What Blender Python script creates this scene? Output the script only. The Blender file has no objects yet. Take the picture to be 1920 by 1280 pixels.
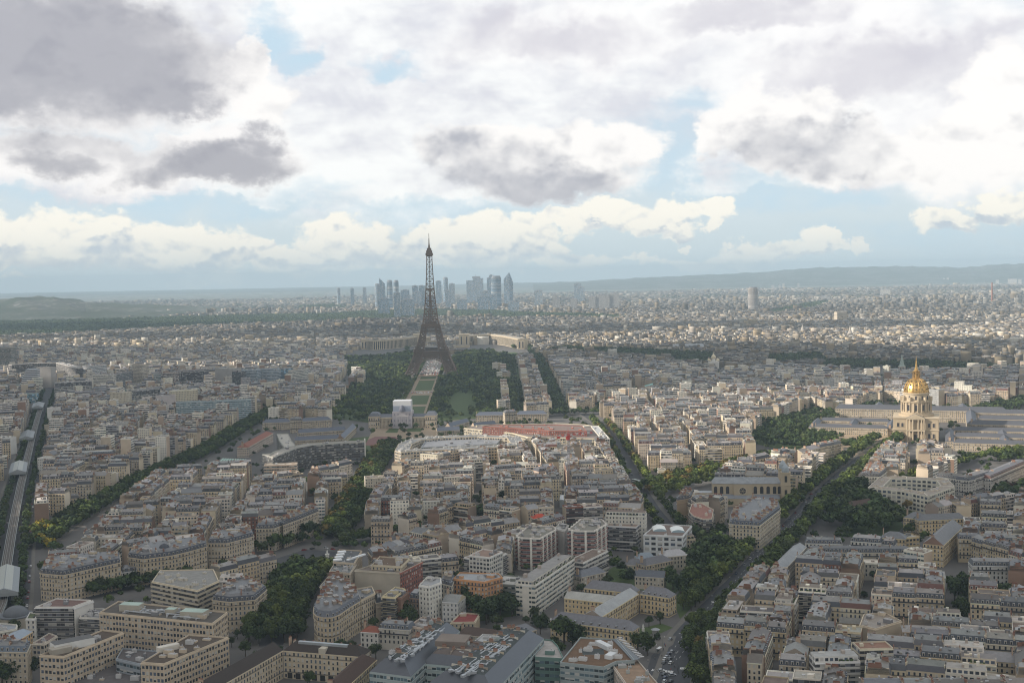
import bpy, math, random, numpy as np
from math import sin, cos, pi, radians, atan2, hypot, sqrt, floor
random.seed(7)
C = bpy.context.scene.collection
# ---------------------------------------------------------------- camera
F_PX = 2250.0; CAM_Z = 228.0; PITCH = radians(3.22); ROLL = radians(1.1)
scene = bpy.context.scene
cam_data = bpy.data.cameras.new('camera'); cam = bpy.data.objects.new('camera', cam_data); C.objects.link(cam)
cam_data.sensor_width = 36.0; cam_data.lens = 36.0 * F_PX / 1920.0
cam_data.clip_start = 1.0; cam_data.clip_end = 90000.0
# forward, right, up vectors of the camera, horizontal heading +Y
_f = (0.0, cos(PITCH), -sin(PITCH)); _r0 = (1.0, 0.0, 0.0); _u0 = (0.0, sin(PITCH), cos(PITCH))
_r = tuple(cos(ROLL)*a - sin(ROLL)*b for a, b in zip(_r0, _u0))
_u = tuple(sin(ROLL)*a + cos(ROLL)*b for a, b in zip(_r0, _u0))
from mathutils import Matrix, Vector
cam.matrix_world = Matrix(((_r[0], _u[0], -_f[0], 0), (_r[1], _u[1], -_f[1], 0), (_r[2], _u[2], -_f[2], CAM_Z), (0, 0, 0, 1)))
scene.camera = cam
def ray(px, py):
    a = (px - 960.0) / F_PX; b = -(py - 640.0) / F_PX
    return tuple(_f[i] + a*_r[i] + b*_u[i] for i in range(3))
def at(px, py, z=0.0):
    """ground-plan position of a point seen at (px, py) that stands z metres high"""
    d = ray(px, py); t = (z - CAM_Z) / d[2]
    return (d[0]*t, d[1]*t)
def proj(x, y, z):
    v = (x, y, z - CAM_Z); dd = sum(v[i]*_f[i] for i in range(3))
    return (960 + F_PX*sum(v[i]*_r[i] for i in range(3))/dd, 640 - F_PX*sum(v[i]*_u[i] for i in range(3))/dd, dd)
SUN_E = 5.0; CLOUD_E = 0.89; HAZE = 6.6e-5; HAZE_C = (0.50, 0.655, 0.79)
# ground-plan patches that lie in cloud shadow: centre x, y, half widths, number of puffs
CLOUDS = [(0, 720, 850, 420, 60), (-850, 2000, 700, 700, 80), (1000, 2750, 1200, 700, 80), (-1100, 3500, 800, 450, 40), (-300, 4600, 2200, 350, 50), (-2200, 6000, 900, 600, 30)]
# ---------------------------------------------------------------- exposure, world, sun
vs = scene.view_settings
vs.view_transform = 'Standard'; vs.look = 'None'; vs.gamma = 1.0; vs.exposure = 0.4
SUN_AZ = radians(-98.0); SUN_EL = radians(25.0)
sun_data = bpy.data.lights.new('sun', 'SUN'); sun_data.energy = SUN_E; sun_data.angle = radians(0.53); sun_data.color = (1.0, 0.89, 0.76)
sun = bpy.data.objects.new('sun', sun_data); C.objects.link(sun)
_sd = Vector((sin(SUN_AZ)*cos(SUN_EL), cos(SUN_AZ)*cos(SUN_EL), sin(SUN_EL)))
sun.rotation_euler = _sd.to_track_quat('Z', 'Y').to_euler(); sun.location = _sd * 3000
world = bpy.data.worlds.new('World'); scene.world = world; world.use_nodes = True
class NT:
    """small helper to write node maths"""
    def __init__(s, nt): s.nt = nt; s.n = nt.nodes; s.l = nt.links
    def node(s, t, **k):
        n = s.n.new(t)
        for a, b in k.items(): setattr(n, a, b)
        return n
    def put(s, sock, v):
        if isinstance(v, (int, float)): sock.default_value = v
        elif isinstance(v, tuple): sock.default_value = v if len(v) == len(sock.default_value) else (*v, 1.0)
        else: s.l.new(v, sock)
    def m(s, op, a, b=None, c=None, clamp=False):
        n = s.n.new('ShaderNodeMath'); n.operation = op; n.use_clamp = clamp
        for i, v in enumerate((a, b, c)):
            if v is not None: s.put(n.inputs[i], v)
        return n.outputs[0]
    def ss(s, x, a, b):            # smoothstep a..b
        n = s.n.new('ShaderNodeMapRange'); n.interpolation_type = 'SMOOTHSTEP'
        for i, v in enumerate((x, a, b)): s.put(n.inputs[i], v)
        n.inputs[3].default_value = 0.0; n.inputs[4].default_value = 1.0
        return n.outputs[0]
    def mix(s, f, a, b, kind='MIX'):
        n = s.n.new('ShaderNodeMix'); n.data_type = 'RGBA'; n.blend_type = kind
        s.put(n.inputs[0], f); s.put(n.inputs[6], a); s.put(n.inputs[7], b)
        return n.outputs[2]
    def noise(s, vec, scale, detail=4.0, rough=0.5, out=0, dist=0.0, lac=2.0):
        n = s.n.new('ShaderNodeTexNoise'); s.l.new(vec, n.inputs['Vector'])
        n.inputs['Scale'].default_value = scale; n.inputs['Detail'].default_value = detail; n.inputs['Roughness'].default_value = rough
        n.inputs['Distortion'].default_value = dist; n.inputs['Lacunarity'].default_value = lac
        return n.outputs[out]
    def comb(s, x, y, z=0.0):
        n = s.n.new('ShaderNodeCombineXYZ'); s.put(n.inputs[0], x); s.put(n.inputs[1], y); s.put(n.inputs[2], z); return n.outputs[0]
def srgb(r, g, b):
    f = lambda c: (c/255/12.92) if c/255 <= 0.04045 else ((c/255+0.055)/1.055)**2.4
    return (f(r), f(g), f(b))
def build_world():
    nt = world.node_tree; nt.nodes.clear(); w = NT(nt)
    sky = w.node('ShaderNodeTexSky'); sky.sky_type = 'NISHITA'; sky.sun_disc = False
    sky.sun_elevation = SUN_EL; sky.sun_rotation = SUN_AZ; sky.altitude = 200.0; sky.air_density = 1.0; sky.dust_density = 1.5; sky.ozone_density = 1.5
    tc = w.node('ShaderNodeTexCoord'); sep = w.node('ShaderNodeSeparateXYZ'); nt.links.new(tc.outputs['Generated'], sep.inputs[0])
    X, Y, Z = sep.outputs
    az = w.m('ARCTAN2', X, Y); el = w.m('ARCSINE', Z)
    def azel(px, py):
        d = Vector(ray(px, py)).normalized(); return atan2(d.x, d.y), math.asin(d.z)
    P = w.comb(az, w.m('MULTIPLY', el, 1.35))
    n1 = w.noise(P, 8.0, 7.0, 0.56)                   # large billows
    P2 = w.comb(az, w.m('MULTIPLY', el, 1.5), 3.1)
    n2 = w.noise(P2, 26.0, 5.0, 0.62)                 # fine edges
    P3 = w.comb(w.m('MULTIPLY', az, 0.45), w.m('MULTIPLY', el, 2.2), 7.7)
    n3 = w.noise(P3, 9.0, 6.0, 0.6, dist=0.3)         # streaky veil
    Pu = w.comb(w.m('ADD', az, -0.006), w.m('MULTIPLY', w.m('ADD', el, 0.016), 1.35))
    rel = w.m('SUBTRACT', w.noise(P, 15.0, 4.0, 0.55), w.noise(Pu, 15.0, 4.0, 0.55))      # + on tops, - on bellies
    rel2 = w.m('SUBTRACT', w.noise(P, 40.0, 4.0, 0.5), w.noise(w.comb(az, w.m('MULTIPLY', w.m('ADD', el, 0.005), 1.35)), 40.0, 4.0, 0.5))
    def vor(vec, sc, det=3.0):
        n = w.node('ShaderNodeTexVoronoi'); n.feature = 'F1'; n.normalize = True
        nt.links.new(vec, n.inputs['Vector']); n.inputs['Scale'].default_value = sc; n.inputs['Detail'].default_value = det; n.inputs['Roughness'].default_value = 0.55; n.inputs['Lacunarity'].default_value = 2.2
        return n.outputs['Distance']
    wp = w.node('ShaderNodeTexNoise'); nt.links.new(P, wp.inputs['Vector']); wp.inputs['Scale'].default_value = 12.0; wp.inputs['Detail'].default_value = 5.0
    def warp(vec):
        a = w.node('ShaderNodeVectorMath', operation='SUBTRACT'); nt.links.new(wp.outputs['Color'], a.inputs[0]); a.inputs[1].default_value = (.5, .5, .5)
        b = w.node('ShaderNodeVectorMath', operation='SCALE'); nt.links.new(a.outputs[0], b.inputs[0]); b.inputs['Scale'].default_value = 0.06
        c = w.node('ShaderNodeVectorMath', operation='ADD'); nt.links.new(vec, c.inputs[0]); nt.links.new(b.outputs[0], c.inputs[1]); return c.outputs[0]
    v1 = vor(warp(P), 17.0, 2.0); v2 = vor(warp(w.comb(w.m('ADD', az, -0.008), w.m('MULTIPLY', w.m('ADD', el, 0.012), 1.35))), 17.0, 2.0)
    PUFF = w.m('SUBTRACT', 0.32, v1)
    v3 = vor(warp(P), 46.0, 1.5); v4 = vor(warp(w.comb(w.m('ADD', az, -0.003), w.m('MULTIPLY', w.m('ADD', el, 0.0055), 1.35))), 46.0, 1.5)
    PUFF_F = w.m('SUBTRACT', 0.32, v3); REL_F = w.m('ADD', w.m('MULTIPLY', w.m('SUBTRACT', v4, v3), 2.4), w.m('MULTIPLY', rel2, 1.0))
    REL = w.m('ADD', w.m('ADD', w.m('MULTIPLY', rel, 1.8), w.m('MULTIPLY', rel2, 0.8)), w.m('MULTIPLY', w.m('SUBTRACT', v2, v1), 2.6))
    REL0 = REL
    # edge roughening shared by all the clouds: coordinates pushed about by the noise
    wob = w.node('ShaderNodeTexNoise'); nt.links.new(P, wob.inputs['Vector']); wob.inputs['Scale'].default_value = 17.0; wob.inputs['Detail'].default_value = 6.0; wob.inputs['Roughness'].default_value = 0.62
    ws = w.node('ShaderNodeSeparateColor'); nt.links.new(wob.outputs['Color'], ws.inputs[0])
    azw = w.m('ADD', az, w.m('MULTIPLY', w.m('SUBTRACT', ws.outputs[0], 0.5), 0.085))
    elw = w.m('ADD', el, w.m('MULTIPLY', w.m('SUBTRACT', ws.outputs[1], 0.5), 0.07))
    def blobs(lst, a=azw, e=elw):
        """max over ellipses (px, py, rx, ry[, gain]) of 1-r^2 ; flat=rounded above, flatter below"""
        acc = None
        for b in lst:
            ca, ce = azel(b[0], b[1]); rx = b[2]/F_PX; ry = b[3]/F_PX; g = b[4] if len(b) > 4 else 1.0
            dx = w.m('DIVIDE', w.m('SUBTRACT', a, ca), rx); dy = w.m('DIVIDE', w.m('SUBTRACT', e, ce), ry)
            r2 = w.m('ADD', w.m('MULTIPLY', dx, dx), w.m('MULTIPLY', dy, dy))
            v = w.m('MULTIPLY_ADD', r2, -g, g)
            acc = v if acc is None else w.m('MAXIMUM', acc, v)
        return acc
    N1 = w.m('SUBTRACT', n1, 0.5); N2 = w.m('SUBTRACT', n2, 0.5); N3 = w.m('SUBTRACT', n3, 0.5)
    # clear sky behind: blue high up, pale and milky low down
    low = w.ss(el, 0.0, 0.16)
    clear = w.mix(low, srgb(212, 226, 231), srgb(206, 219, 231))
    holes = blobs(SKY_HOLES, azw, elw)
    hol = w.ss(w.m('ADD', w.m('ADD', holes, w.m('MULTIPLY', N2, 2.2)), w.m('MULTIPLY', N1, 1.6)), -0.5, 1.2)
    blue = w.mix(w.m('MULTIPLY', hol, 0.8), clear, srgb(194, 220, 236))
    # veil of high cloud
    vm = w.m('ADD', blobs(SKY_VEIL), w.m('MULTIPLY', N3, 1.9))
    vm = w.m('SUBTRACT', vm, w.m('MULTIPLY', w.m('MAXIMUM', holes, 0.0), 1.3))
    va = w.ss(w.m('ADD', vm, w.m('MULTIPLY', N2, 1.1)), -0.35, 0.75)
    vcol = w.mix(w.ss(w.m('ADD', w.m('ADD', N1, w.m('MULTIPLY', REL, 0.25)), w.m('MULTIPLY', N3, 0.8)), -0.3, 0.16), srgb(221, 221, 228), srgb(255, 255, 253))
    col = w.mix(w.m('MULTIPLY', va, 0.93), blue, vcol)
    # cumulus: a body (bright) and its shaded belly, for each family
    def family(col, body, belly, lit, shade, edge=(0.0, 0.28), amp=0.9, bl=(-0.1, 0.7), op=1.0, mott=0.35, puff=0.9, fine=False):
        d = w.m('ADD', blobs(body), w.m('MULTIPLY', N1, amp)); d = w.m('ADD', d, w.m('MULTIPLY', N2, amp*0.5)); d = w.m('ADD', d, w.m('MULTIPLY', PUFF_F if fine else PUFF, puff)); REL = REL_F if fine else REL0
        a = w.ss(d, edge[0], edge[1])
        s = w.m('ADD', w.m('MAXIMUM', blobs(belly), -0.9), w.m('MULTIPLY', N1, 0.9)); s = w.m('SUBTRACT', s, w.m('MULTIPLY', REL, mott*2.2))
        s = w.m('ADD', s, w.m('MULTIPLY', N2, 0.35))
        s = w.ss(s, bl[0], bl[1])
        s = w.m('MULTIPLY_ADD', s, 0.86, w.m('MULTIPLY', w.ss(w.m('MULTIPLY', REL, -1.0), 0.0, 0.6), 0.3*mott), clamp=True)
        c = w.mix(s, lit, shade)
        return w.mix(w.m('MULTIPLY', a, op), col, c)
    col = family(col, SKY_GREY, SKY_GREY_BELLY, srgb(253, 251, 250), srgb(211, 208, 216), edge=(-0.3, 1.0), bl=(-0.7, 1.0), op=0.85)
    col = family(col, SKY_LOW, SKY_LOW_BELLY, srgb(255, 251, 240), srgb(198, 208, 218), edge=(-0.15, 0.42), puff=1.5, fine=True, amp=0.7, bl=(-0.8, 1.1), mott=0.8)
    col = family(col, SKY_MID, SKY_MID_BELLY, srgb(255, 252, 249), srgb(184, 185, 193), edge=(-0.1, 0.45), amp=0.9, bl=(-0.8, 1.5), mott=0.6, puff=1.3)
    col = family(col, SKY_DARK, SKY_DARK_BELLY, srgb(253, 250, 248), srgb(163, 163, 172), edge=(-0.3, 0.7), amp=0.8, bl=(-0.9, 1.3), mott=0.28, puff=0.8)
    # thin haze of the lowest degrees of sky
    hz = w.m('SUBTRACT', 1.0, w.ss(el, -0.02, 0.05))
    col = w.mix(w.m('MULTIPLY', hz, 0.75), col, srgb(202, 219, 226))
    # sky behind and beside the camera: an even grey-white cloud deck
    front = w.ss(w.m('ABSOLUTE', az), 0.75, 1.5)
    deck = w.mix(w.ss(n1, 0.35, 0.65), (0.62, 0.605, 0.59), (0.95, 0.91, 0.85))
    col = w.mix(front, col, deck)
    top = w.ss(el, 0.42, 0.9)
    col = w.mix(top, col, w.mix(w.ss(n1, 0.35, 0.65), (0.60, 0.63, 0.67), (0.94, 0.925, 0.90)))
    bg1 = w.node('ShaderNodeBackground'); nt.links.new(sky.outputs[0], bg1.inputs[0]); bg1.inputs[1].default_value = 0.1
    bg2 = w.node('ShaderNodeBackground'); nt.links.new(col, bg2.inputs[0]); bg2.inputs[1].default_value = CLOUD_E*0.93
    mx = w.node('ShaderNodeMixShader'); mx.inputs[0].default_value = 0.95
    nt.links.new(bg1.outputs[0], mx.inputs[1]); nt.links.new(bg2.outputs[0], mx.inputs[2])
    out = w.node('ShaderNodeOutputWorld'); nt.links.new(mx.outputs[0], out.inputs[0])
    world.cycles.sampling_method = 'NONE'
SKY_HOLES = [(500, 65, 70, 60), (740, 120, 90, 40), (560, 110, 50, 45), (1290, 175, 90, 45, .7), (620, 345, 120, 40, .5), (850, 395, 200, 30, .5), (1500, 375, 200, 28, .6), (1800, 455, 250, 40, .5), (300, 385, 400, 22, .5), (1430, 340, 100, 30, .4), (1260, 300, 45, 90, .5)]
SKY_VEIL = [(760, 230, 420, 190, 1.4), (1100, 80, 800, 160, 1.5), (300, 20, 600, 160, 1.3), (1750, 200, 420, 170, 1.3), (150, 330, 350, 70, 1.0), (1450, 300, 300, 60, .6), (620, 60, 400, 120, .7), (500, 210, 160, 120, 1.6)]
SKY_GREY = [(1060, 70, 300, 75), (1640, 110, 330, 110), (1450, 30, 300, 60), (1850, 240, 250, 130), (1700, 300, 120, 70)]
SKY_GREY_BELLY = [(1000, 75, 220, 50), (1700, 130, 260, 60), (1400, 20, 160, 30)]
SKY_LOW = [(30, 465, 90, 42), (160, 445, 110, 58), (270, 460, 120, 48), (400, 470, 110, 52), (520, 478, 100, 36), (610, 458, 80, 44), (685, 465, 70, 48), (760, 478, 70, 34), (830, 462, 80, 42), (905, 450, 75, 52), (985, 450, 70, 50), (1060, 490, 120, 20), (1140, 405, 110, 34), (1230, 408, 90, 36), (1340, 398, 45, 26), (1060, 410, 50, 28),
           (1440, 472, 120, 26), (1330, 488, 120, 14), (1250, 492, 90, 10), (1545, 462, 50, 20), (1610, 462, 26, 14), (1280, 450, 18, 8), (1790, 405, 65, 30), (1890, 380, 50, 28), (20, 500, 40, 12), (20, 528, 40, 5)]
SKY_LOW_BELLY = [(170, 500, 240, 22), (220, 465, 50, 22, .6), (700, 490, 80, 18, .9), (330, 495, 120, 14, .9), (980, 480, 110, 14, .7), (880, 480, 60, 14, .6), (1210, 432, 120, 8, .7), (1400, 500, 160, 6, .5), (1800, 425, 80, 12, .9), (1880, 395, 60, 12, .8), (1480, 488, 90, 10, .8), (600, 485, 90, 12, .8), (1000, 470, 60, 20, .5), (780, 470, 30, 30, .4), (470, 490, 120, 8, .6)]
SKY_MID = [(450, 130, 55, 60, 1.2), (500, 200, 60, 50), (430, 100, 30, 24), (1010, 310, 210, 78), (1130, 265, 110, 60), (900, 265, 110, 50), (1400, 240, 100, 75), (1480, 260, 140, 80), (1600, 290, 120, 60), (1750, 290, 160, 60), (1870, 220, 90, 120), (1340, 265, 50, 50)]
SKY_MID_BELLY = [(1000, 362, 215, 55, 1.4), (900, 335, 120, 55, 1.0), (860, 290, 70, 50, .7), (990, 290, 60, 30, .6), (1510, 275, 140, 50, .9), (1420, 300, 110, 30, .5), (1130, 345, 60, 26, .8), (1240, 320, 60, 20, .3)]
SKY_DARK = [(120, 120, 330, 135, 1.4), (300, 150, 140, 70, 1.2), (380, 180, 60, 40), (130, 300, 220, 60), (400, 290, 180, 58, 1.3), (490, 285, 75, 45), (300, 320, 220, 34), (90, 325, 130, 26)]
SKY_DARK_BELLY = [(60, 90, 380, 125, 1.5), (280, 150, 160, 60, 1.4), (370, 180, 50, 30, 1.2), (410, 305, 160, 42, 1.6), (480, 275, 50, 36, 1.2), (110, 312, 90, 30, 1.1), (20, 180, 150, 40, 1.2), (130, 275, 200, 25, .5), (500, 340, 40, 15, .8)]
build_world()
# ---------------------------------------------------------------- helpers
R = random.Random(11)
MATS = []; MI = {}
def mat(name, fn):
    m = bpy.data.materials.new(name); m.use_nodes = True; nt = m.node_tree; nt.nodes.clear(); w = NT(nt)
    b = w.node('ShaderNodeBsdfPrincipled'); o = w.node('ShaderNodeOutputMaterial'); nt.links.new(b.outputs[0], o.inputs[0])
    fn(w, b); MI[name] = len(MATS); MATS.append(m); return m
def tint(w):
    a = w.node('ShaderNodeAttribute'); a.attribute_name = 'tint'; return a.outputs['Color']
def objpos(w):
    g = w.node('ShaderNodeNewGeometry'); return g.outputs['Position']
def plain(name, col=None, rough=0.7, metal=0.0, var=0.25, scale=0.25, spec=0.3, bump=None):
    def fn(w, b):
        c = tint(w) if col is None else col
        n = w.noise(objpos(w), scale, 5.0, 0.6)
        if col is None: base = w.mix(1.0, c, w.comb(*[w.m('MULTIPLY_ADD', n, var*2, 1.0-var)]*3), 'MULTIPLY')
        else: base = w.mix(1.0, (*col, 1.0), w.comb(*[w.m('MULTIPLY_ADD', n, var*2, 1.0-var)]*3), 'MULTIPLY')
        w.put(b.inputs['Base Color'], base); b.inputs['Roughness'].default_value = rough; b.inputs['Metallic'].default_value = metal
        b.inputs['Specular IOR Level'].default_value = spec
    return mat(name, fn)
def facade(name, hw=0.2, v0=0.12, v1=0.74, glass=(0.035, 0.04, 0.05), frame=0.05, blinds=0.3, band=0.0, balc=True, glassr=0.25, ledge=0.0):
    """wall with window openings laid out in its own UV: u counts bays, v counts storeys (down from the eaves)"""
    def fn(w, b):
        uv = w.node('ShaderNodeUVMap'); uv.uv_map = 'uv'; sp = w.node('ShaderNodeSeparateXYZ'); w.l.new(uv.outputs[0], sp.inputs[0])
        U, V = sp.outputs[0], sp.outputs[1]
        fu = w.m('FRACT', U); fv = w.m('FRACT', V); iu = w.m('FLOOR', U); iv = w.m('FLOOR', V)
        du = w.m('ABSOLUTE', w.m('SUBTRACT', fu, 0.5))
        inu = w.m('LESS_THAN', du, hw); inv = w.m('MULTIPLY', w.m('GREATER_THAN', fv, v0), w.m('LESS_THAN', fv, v1))
        win = w.m('MULTIPLY', inu, inv)
        inu2 = w.m('LESS_THAN', du, hw+frame); inv2 = w.m('MULTIPLY', w.m('GREATER_THAN', fv, v0-frame*0.4), w.m('LESS_THAN', fv, v1+frame*0.8))
        fr = w.m('MULTIPLY', inu2, inv2)
        wn = w.node('ShaderNodeTexWhiteNoise'); wn.noise_dimensions = '2D'; w.l.new(w.comb(iu, iv), wn.inputs['Vector'])
        rnd = wn.outputs['Value']
        bl = w.m('MULTIPLY', w.m('LESS_THAN', rnd, blinds), w.m('GREATER_THAN', fv, w.m('MULTIPLY_ADD', rnd, 1.2, v0)))
        n = w.noise(objpos(w), 0.12, 5.0, 0.65); n2 = w.noise(objpos(w), 1.3, 3.0, 0.6)
        dirt = w.m('ADD', w.m('MULTIPLY_ADD', n, 0.5, 0.62), w.m('MULTIPLY', n2, 0.25))
        wall = w.mix(1.0, tint(w), w.comb(dirt, dirt, dirt), 'MULTIPLY')
        wall = w.mix(w.m('MULTIPLY', fr, 0.55), wall, (0.62, 0.58, 0.52))
        g = w.mix(w.m('MULTIPLY', bl, 0.85), w.mix(w.m('MULTIPLY', w.m('GREATER_THAN', rnd, 0.75), 1.0), glass, (glass[0]*2.6, glass[1]*2.8, glass[2]*3.0)), (0.5, 0.49, 0.46))
        c = w.mix(win, wall, g)
        if balc:      # iron balconies on the top and on the third storey down, a dark line at each floor painting in the cornice shadow
            top = w.m('COMPARE', iv, -1.0, 0.1); thr = w.m('COMPARE', iv, -4.0, 0.1); bb = w.m('MULTIPLY', w.m('ADD', top, thr), w.m('LESS_THAN', fv, 0.26))
            c = w.mix(w.m('MULTIPLY', bb, 0.62), c, (0.05, 0.05, 0.055))
            li = w.m('LESS_THAN', fv, 0.07); c = w.mix(w.m('MULTIPLY', li, 0.28), c, (0.12, 0.10, 0.08))
        if ledge:
            li = w.m('GREATER_THAN', fv, 1.0-ledge); c = w.mix(w.m('MULTIPLY', li, 0.8), c, (0.6, 0.58, 0.54))
        w.put(b.inputs['Base Color'], c)
        w.put(b.inputs['Roughness'], w.m('MULTIPLY_ADD', w.m('MULTIPLY', win, w.m('SUBTRACT', 1.0, bl)), glassr-0.8, 0.8)); b.inputs['Specular IOR Level'].default_value = 0.35
    return mat(name, fn)
facade('stone_facade')
facade('modern_facade', hw=0.33, v0=0.18, v1=0.72, balc=False, frame=0.03, blinds=0.35)
facade('balcony_facade', hw=0.49, v0=0.30, v1=0.93, balc=False, frame=0.0, blinds=0.25, glass=(0.05, 0.05, 0.055), ledge=0.0, glassr=0.5)
facade('office_facade', hw=0.44, v0=0.2, v1=0.66, balc=False, frame=0.0, blinds=0.3, glass=(0.04, 0.055, 0.06))
facade('glass_facade', hw=0.46, v0=0.06, v1=0.94, balc=False, frame=0.0, blinds=0.12, glass=(0.10, 0.16, 0.20), glassr=0.15)
facade('far_glass', hw=0.46, v0=0.06, v1=0.94, balc=False, frame=0.0, blinds=0.25, glass=(0.085, 0.125, 0.16), glassr=0.35)
facade('plain_facade', hw=0.17, v0=0.2, v1=0.7, balc=False, frame=0.03, blinds=0.3)
plain('render_wall', None, 0.85, var=0.28, scale=0.10)
def _zinc(w, b):
    n = w.noise(objpos(w), 0.18, 6.0, 0.65); n2 = w.noise(objpos(w), 1.1, 3.0, 0.6)
    k = w.m('ADD', w.m('MULTIPLY_ADD', n, 0.8, 0.14), w.m('MULTIPLY', n2, 0.5))
    c = w.mix(1.0, tint(w), w.comb(k, k, k), 'MULTIPLY')
    c = w.mix(w.m('MULTIPLY', w.ss(n2, 0.58, 0.72), 0.35), c, (0.13, 0.095, 0.075))
    w.put(b.inputs['Base Color'], c); b.inputs['Roughness'].default_value = 0.48; b.inputs['Specular IOR Level'].default_value = 0.5
mat('zinc_roof', _zinc)
plain('slate', None, 0.55, var=0.35, scale=0.6, spec=0.4)
plain('flat_roof', None, 0.9, var=0.4, scale=0.3)
plain('clay', None, 0.85, var=0.3, scale=1.0)
plain('metal', None, 0.4, metal=0.3, var=0.15, scale=0.5, spec=0.5)
plain('paint', None, 0.5, var=0.08, scale=0.3, spec=0.4)
plain('dark_glass', None, 0.12, var=0.2, scale=0.05, spec=0.8)
plain('car_paint', None, 0.25, metal=0.2, var=0.04, scale=1.0, spec=0.6)
plain('bark', (0.07, 0.055, 0.04), 0.9)
def _leaf(w, b):
    oi = w.node('ShaderNodeObjectInfo')
    n = w.noise(objpos(w), 0.06, 3.0, 0.6); n2 = w.noise(objpos(w), 0.5, 3.0, 0.6)
    k = w.m('ADD', w.m('MULTIPLY_ADD', n, 1.0, 0.35), w.m('MULTIPLY', n2, 0.5))
    c = w.mix(1.0, tint(w), w.comb(k, k, w.m('MULTIPLY', k, 0.9)), 'MULTIPLY')
    c = w.mix(0.35, c, w.mix(1.0, c, oi.outputs['Color'], 'MULTIPLY'))
    w.put(b.inputs['Base Color'], c); b.inputs['Roughness'].default_value = 0.75; b.inputs['Specular IOR Level'].default_value = 0.2
    b.inputs['Transmission Weight'].default_value = 0.0
mat('leaves', _leaf)
def _gold(w, b):
    n = w.noise(objpos(w), 0.5, 4.0, 0.6)
    w.put(b.inputs['Base Color'], w.mix(w.ss(n, .35, .65), (0.36, 0.225, 0.075), (0.74, 0.49, 0.19))); b.inputs['Metallic'].default_value = 0.85; b.inputs['Roughness'].default_value = 0.38
mat('gilding', _gold)
plain('iron', (0.165, 0.118, 0.088), 0.6, var=0.15)
plain('asphalt', (0.062, 0.063, 0.068), 0.85, var=0.3, scale=0.08)
plain('pavement', (0.15, 0.14, 0.125), 0.9, var=0.25, scale=0.12)
plain('grass', (0.065, 0.095, 0.03), 0.95, var=0.3, scale=0.1)
plain('earth', (0.30, 0.235, 0.165), 0.95, var=0.25, scale=0.08)
plain('cloud_white', None, 1.0, var=0.02, spec=0.0)
plain('line_paint', (0.7, 0.7, 0.68), 0.7, var=0.2, scale=1.5)
plain('track', (0.19, 0.095, 0.085), 0.9, var=0.2, scale=0.2)
def _ground(w, b):
    p = objpos(w); n = w.noise(p, 0.02, 6.0, 0.6); n2 = w.noise(p, 0.004, 6.0, 0.65)
    near = w.mix(n, (0.075, 0.073, 0.073), (0.14, 0.13, 0.12))
    vo = w.node('ShaderNodeTexVoronoi'); w.l.new(p, vo.inputs['Vector']); vo.inputs['Scale'].default_value = 0.02
    sp = w.node('ShaderNodeSeparateColor'); w.l.new(vo.outputs['Color'], sp.inputs[0])
    town = w.mix(w.ss(sp.outputs[0], 0.3, 0.95), (0.14, 0.14, 0.14), (0.33, 0.31, 0.29))
    far = w.mix(w.ss(n2, 0.44, 0.58), (0.06, 0.085, 0.04), town)
    d = w.node('ShaderNodeVectorMath', operation='LENGTH'); w.l.new(p, d.inputs[0])
    w.put(b.inputs['Base Color'], w.mix(w.ss(d.outputs['Value'], 5500.0, 9000.0), near, far)); b.inputs['Roughness'].default_value = 0.95
mat('city_ground', _ground)
def _hill(w, b):
    p = objpos(w); n = w.noise(p, 0.0022, 7.0, 0.65)
    vo = w.node('ShaderNodeTexVoronoi'); w.l.new(p, vo.inputs['Vector']); vo.inputs['Scale'].default_value = 0.03
    sp = w.node('ShaderNodeSeparateColor'); w.l.new(vo.outputs['Color'], sp.inputs[0])
    c = w.mix(w.ss(n, 0.4, 0.6), (0.030, 0.046, 0.022), (0.058, 0.070, 0.052))
    w.put(b.inputs['Base Color'], w.mix(w.m('MULTIPLY', w.ss(sp.outputs[1], 0.78, 0.9), w.ss(n, 0.48, 0.56)), c, (0.17, 0.165, 0.155))); b.inputs['Roughness'].default_value = 1.0
mat('hill_cover', _hill)

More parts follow.
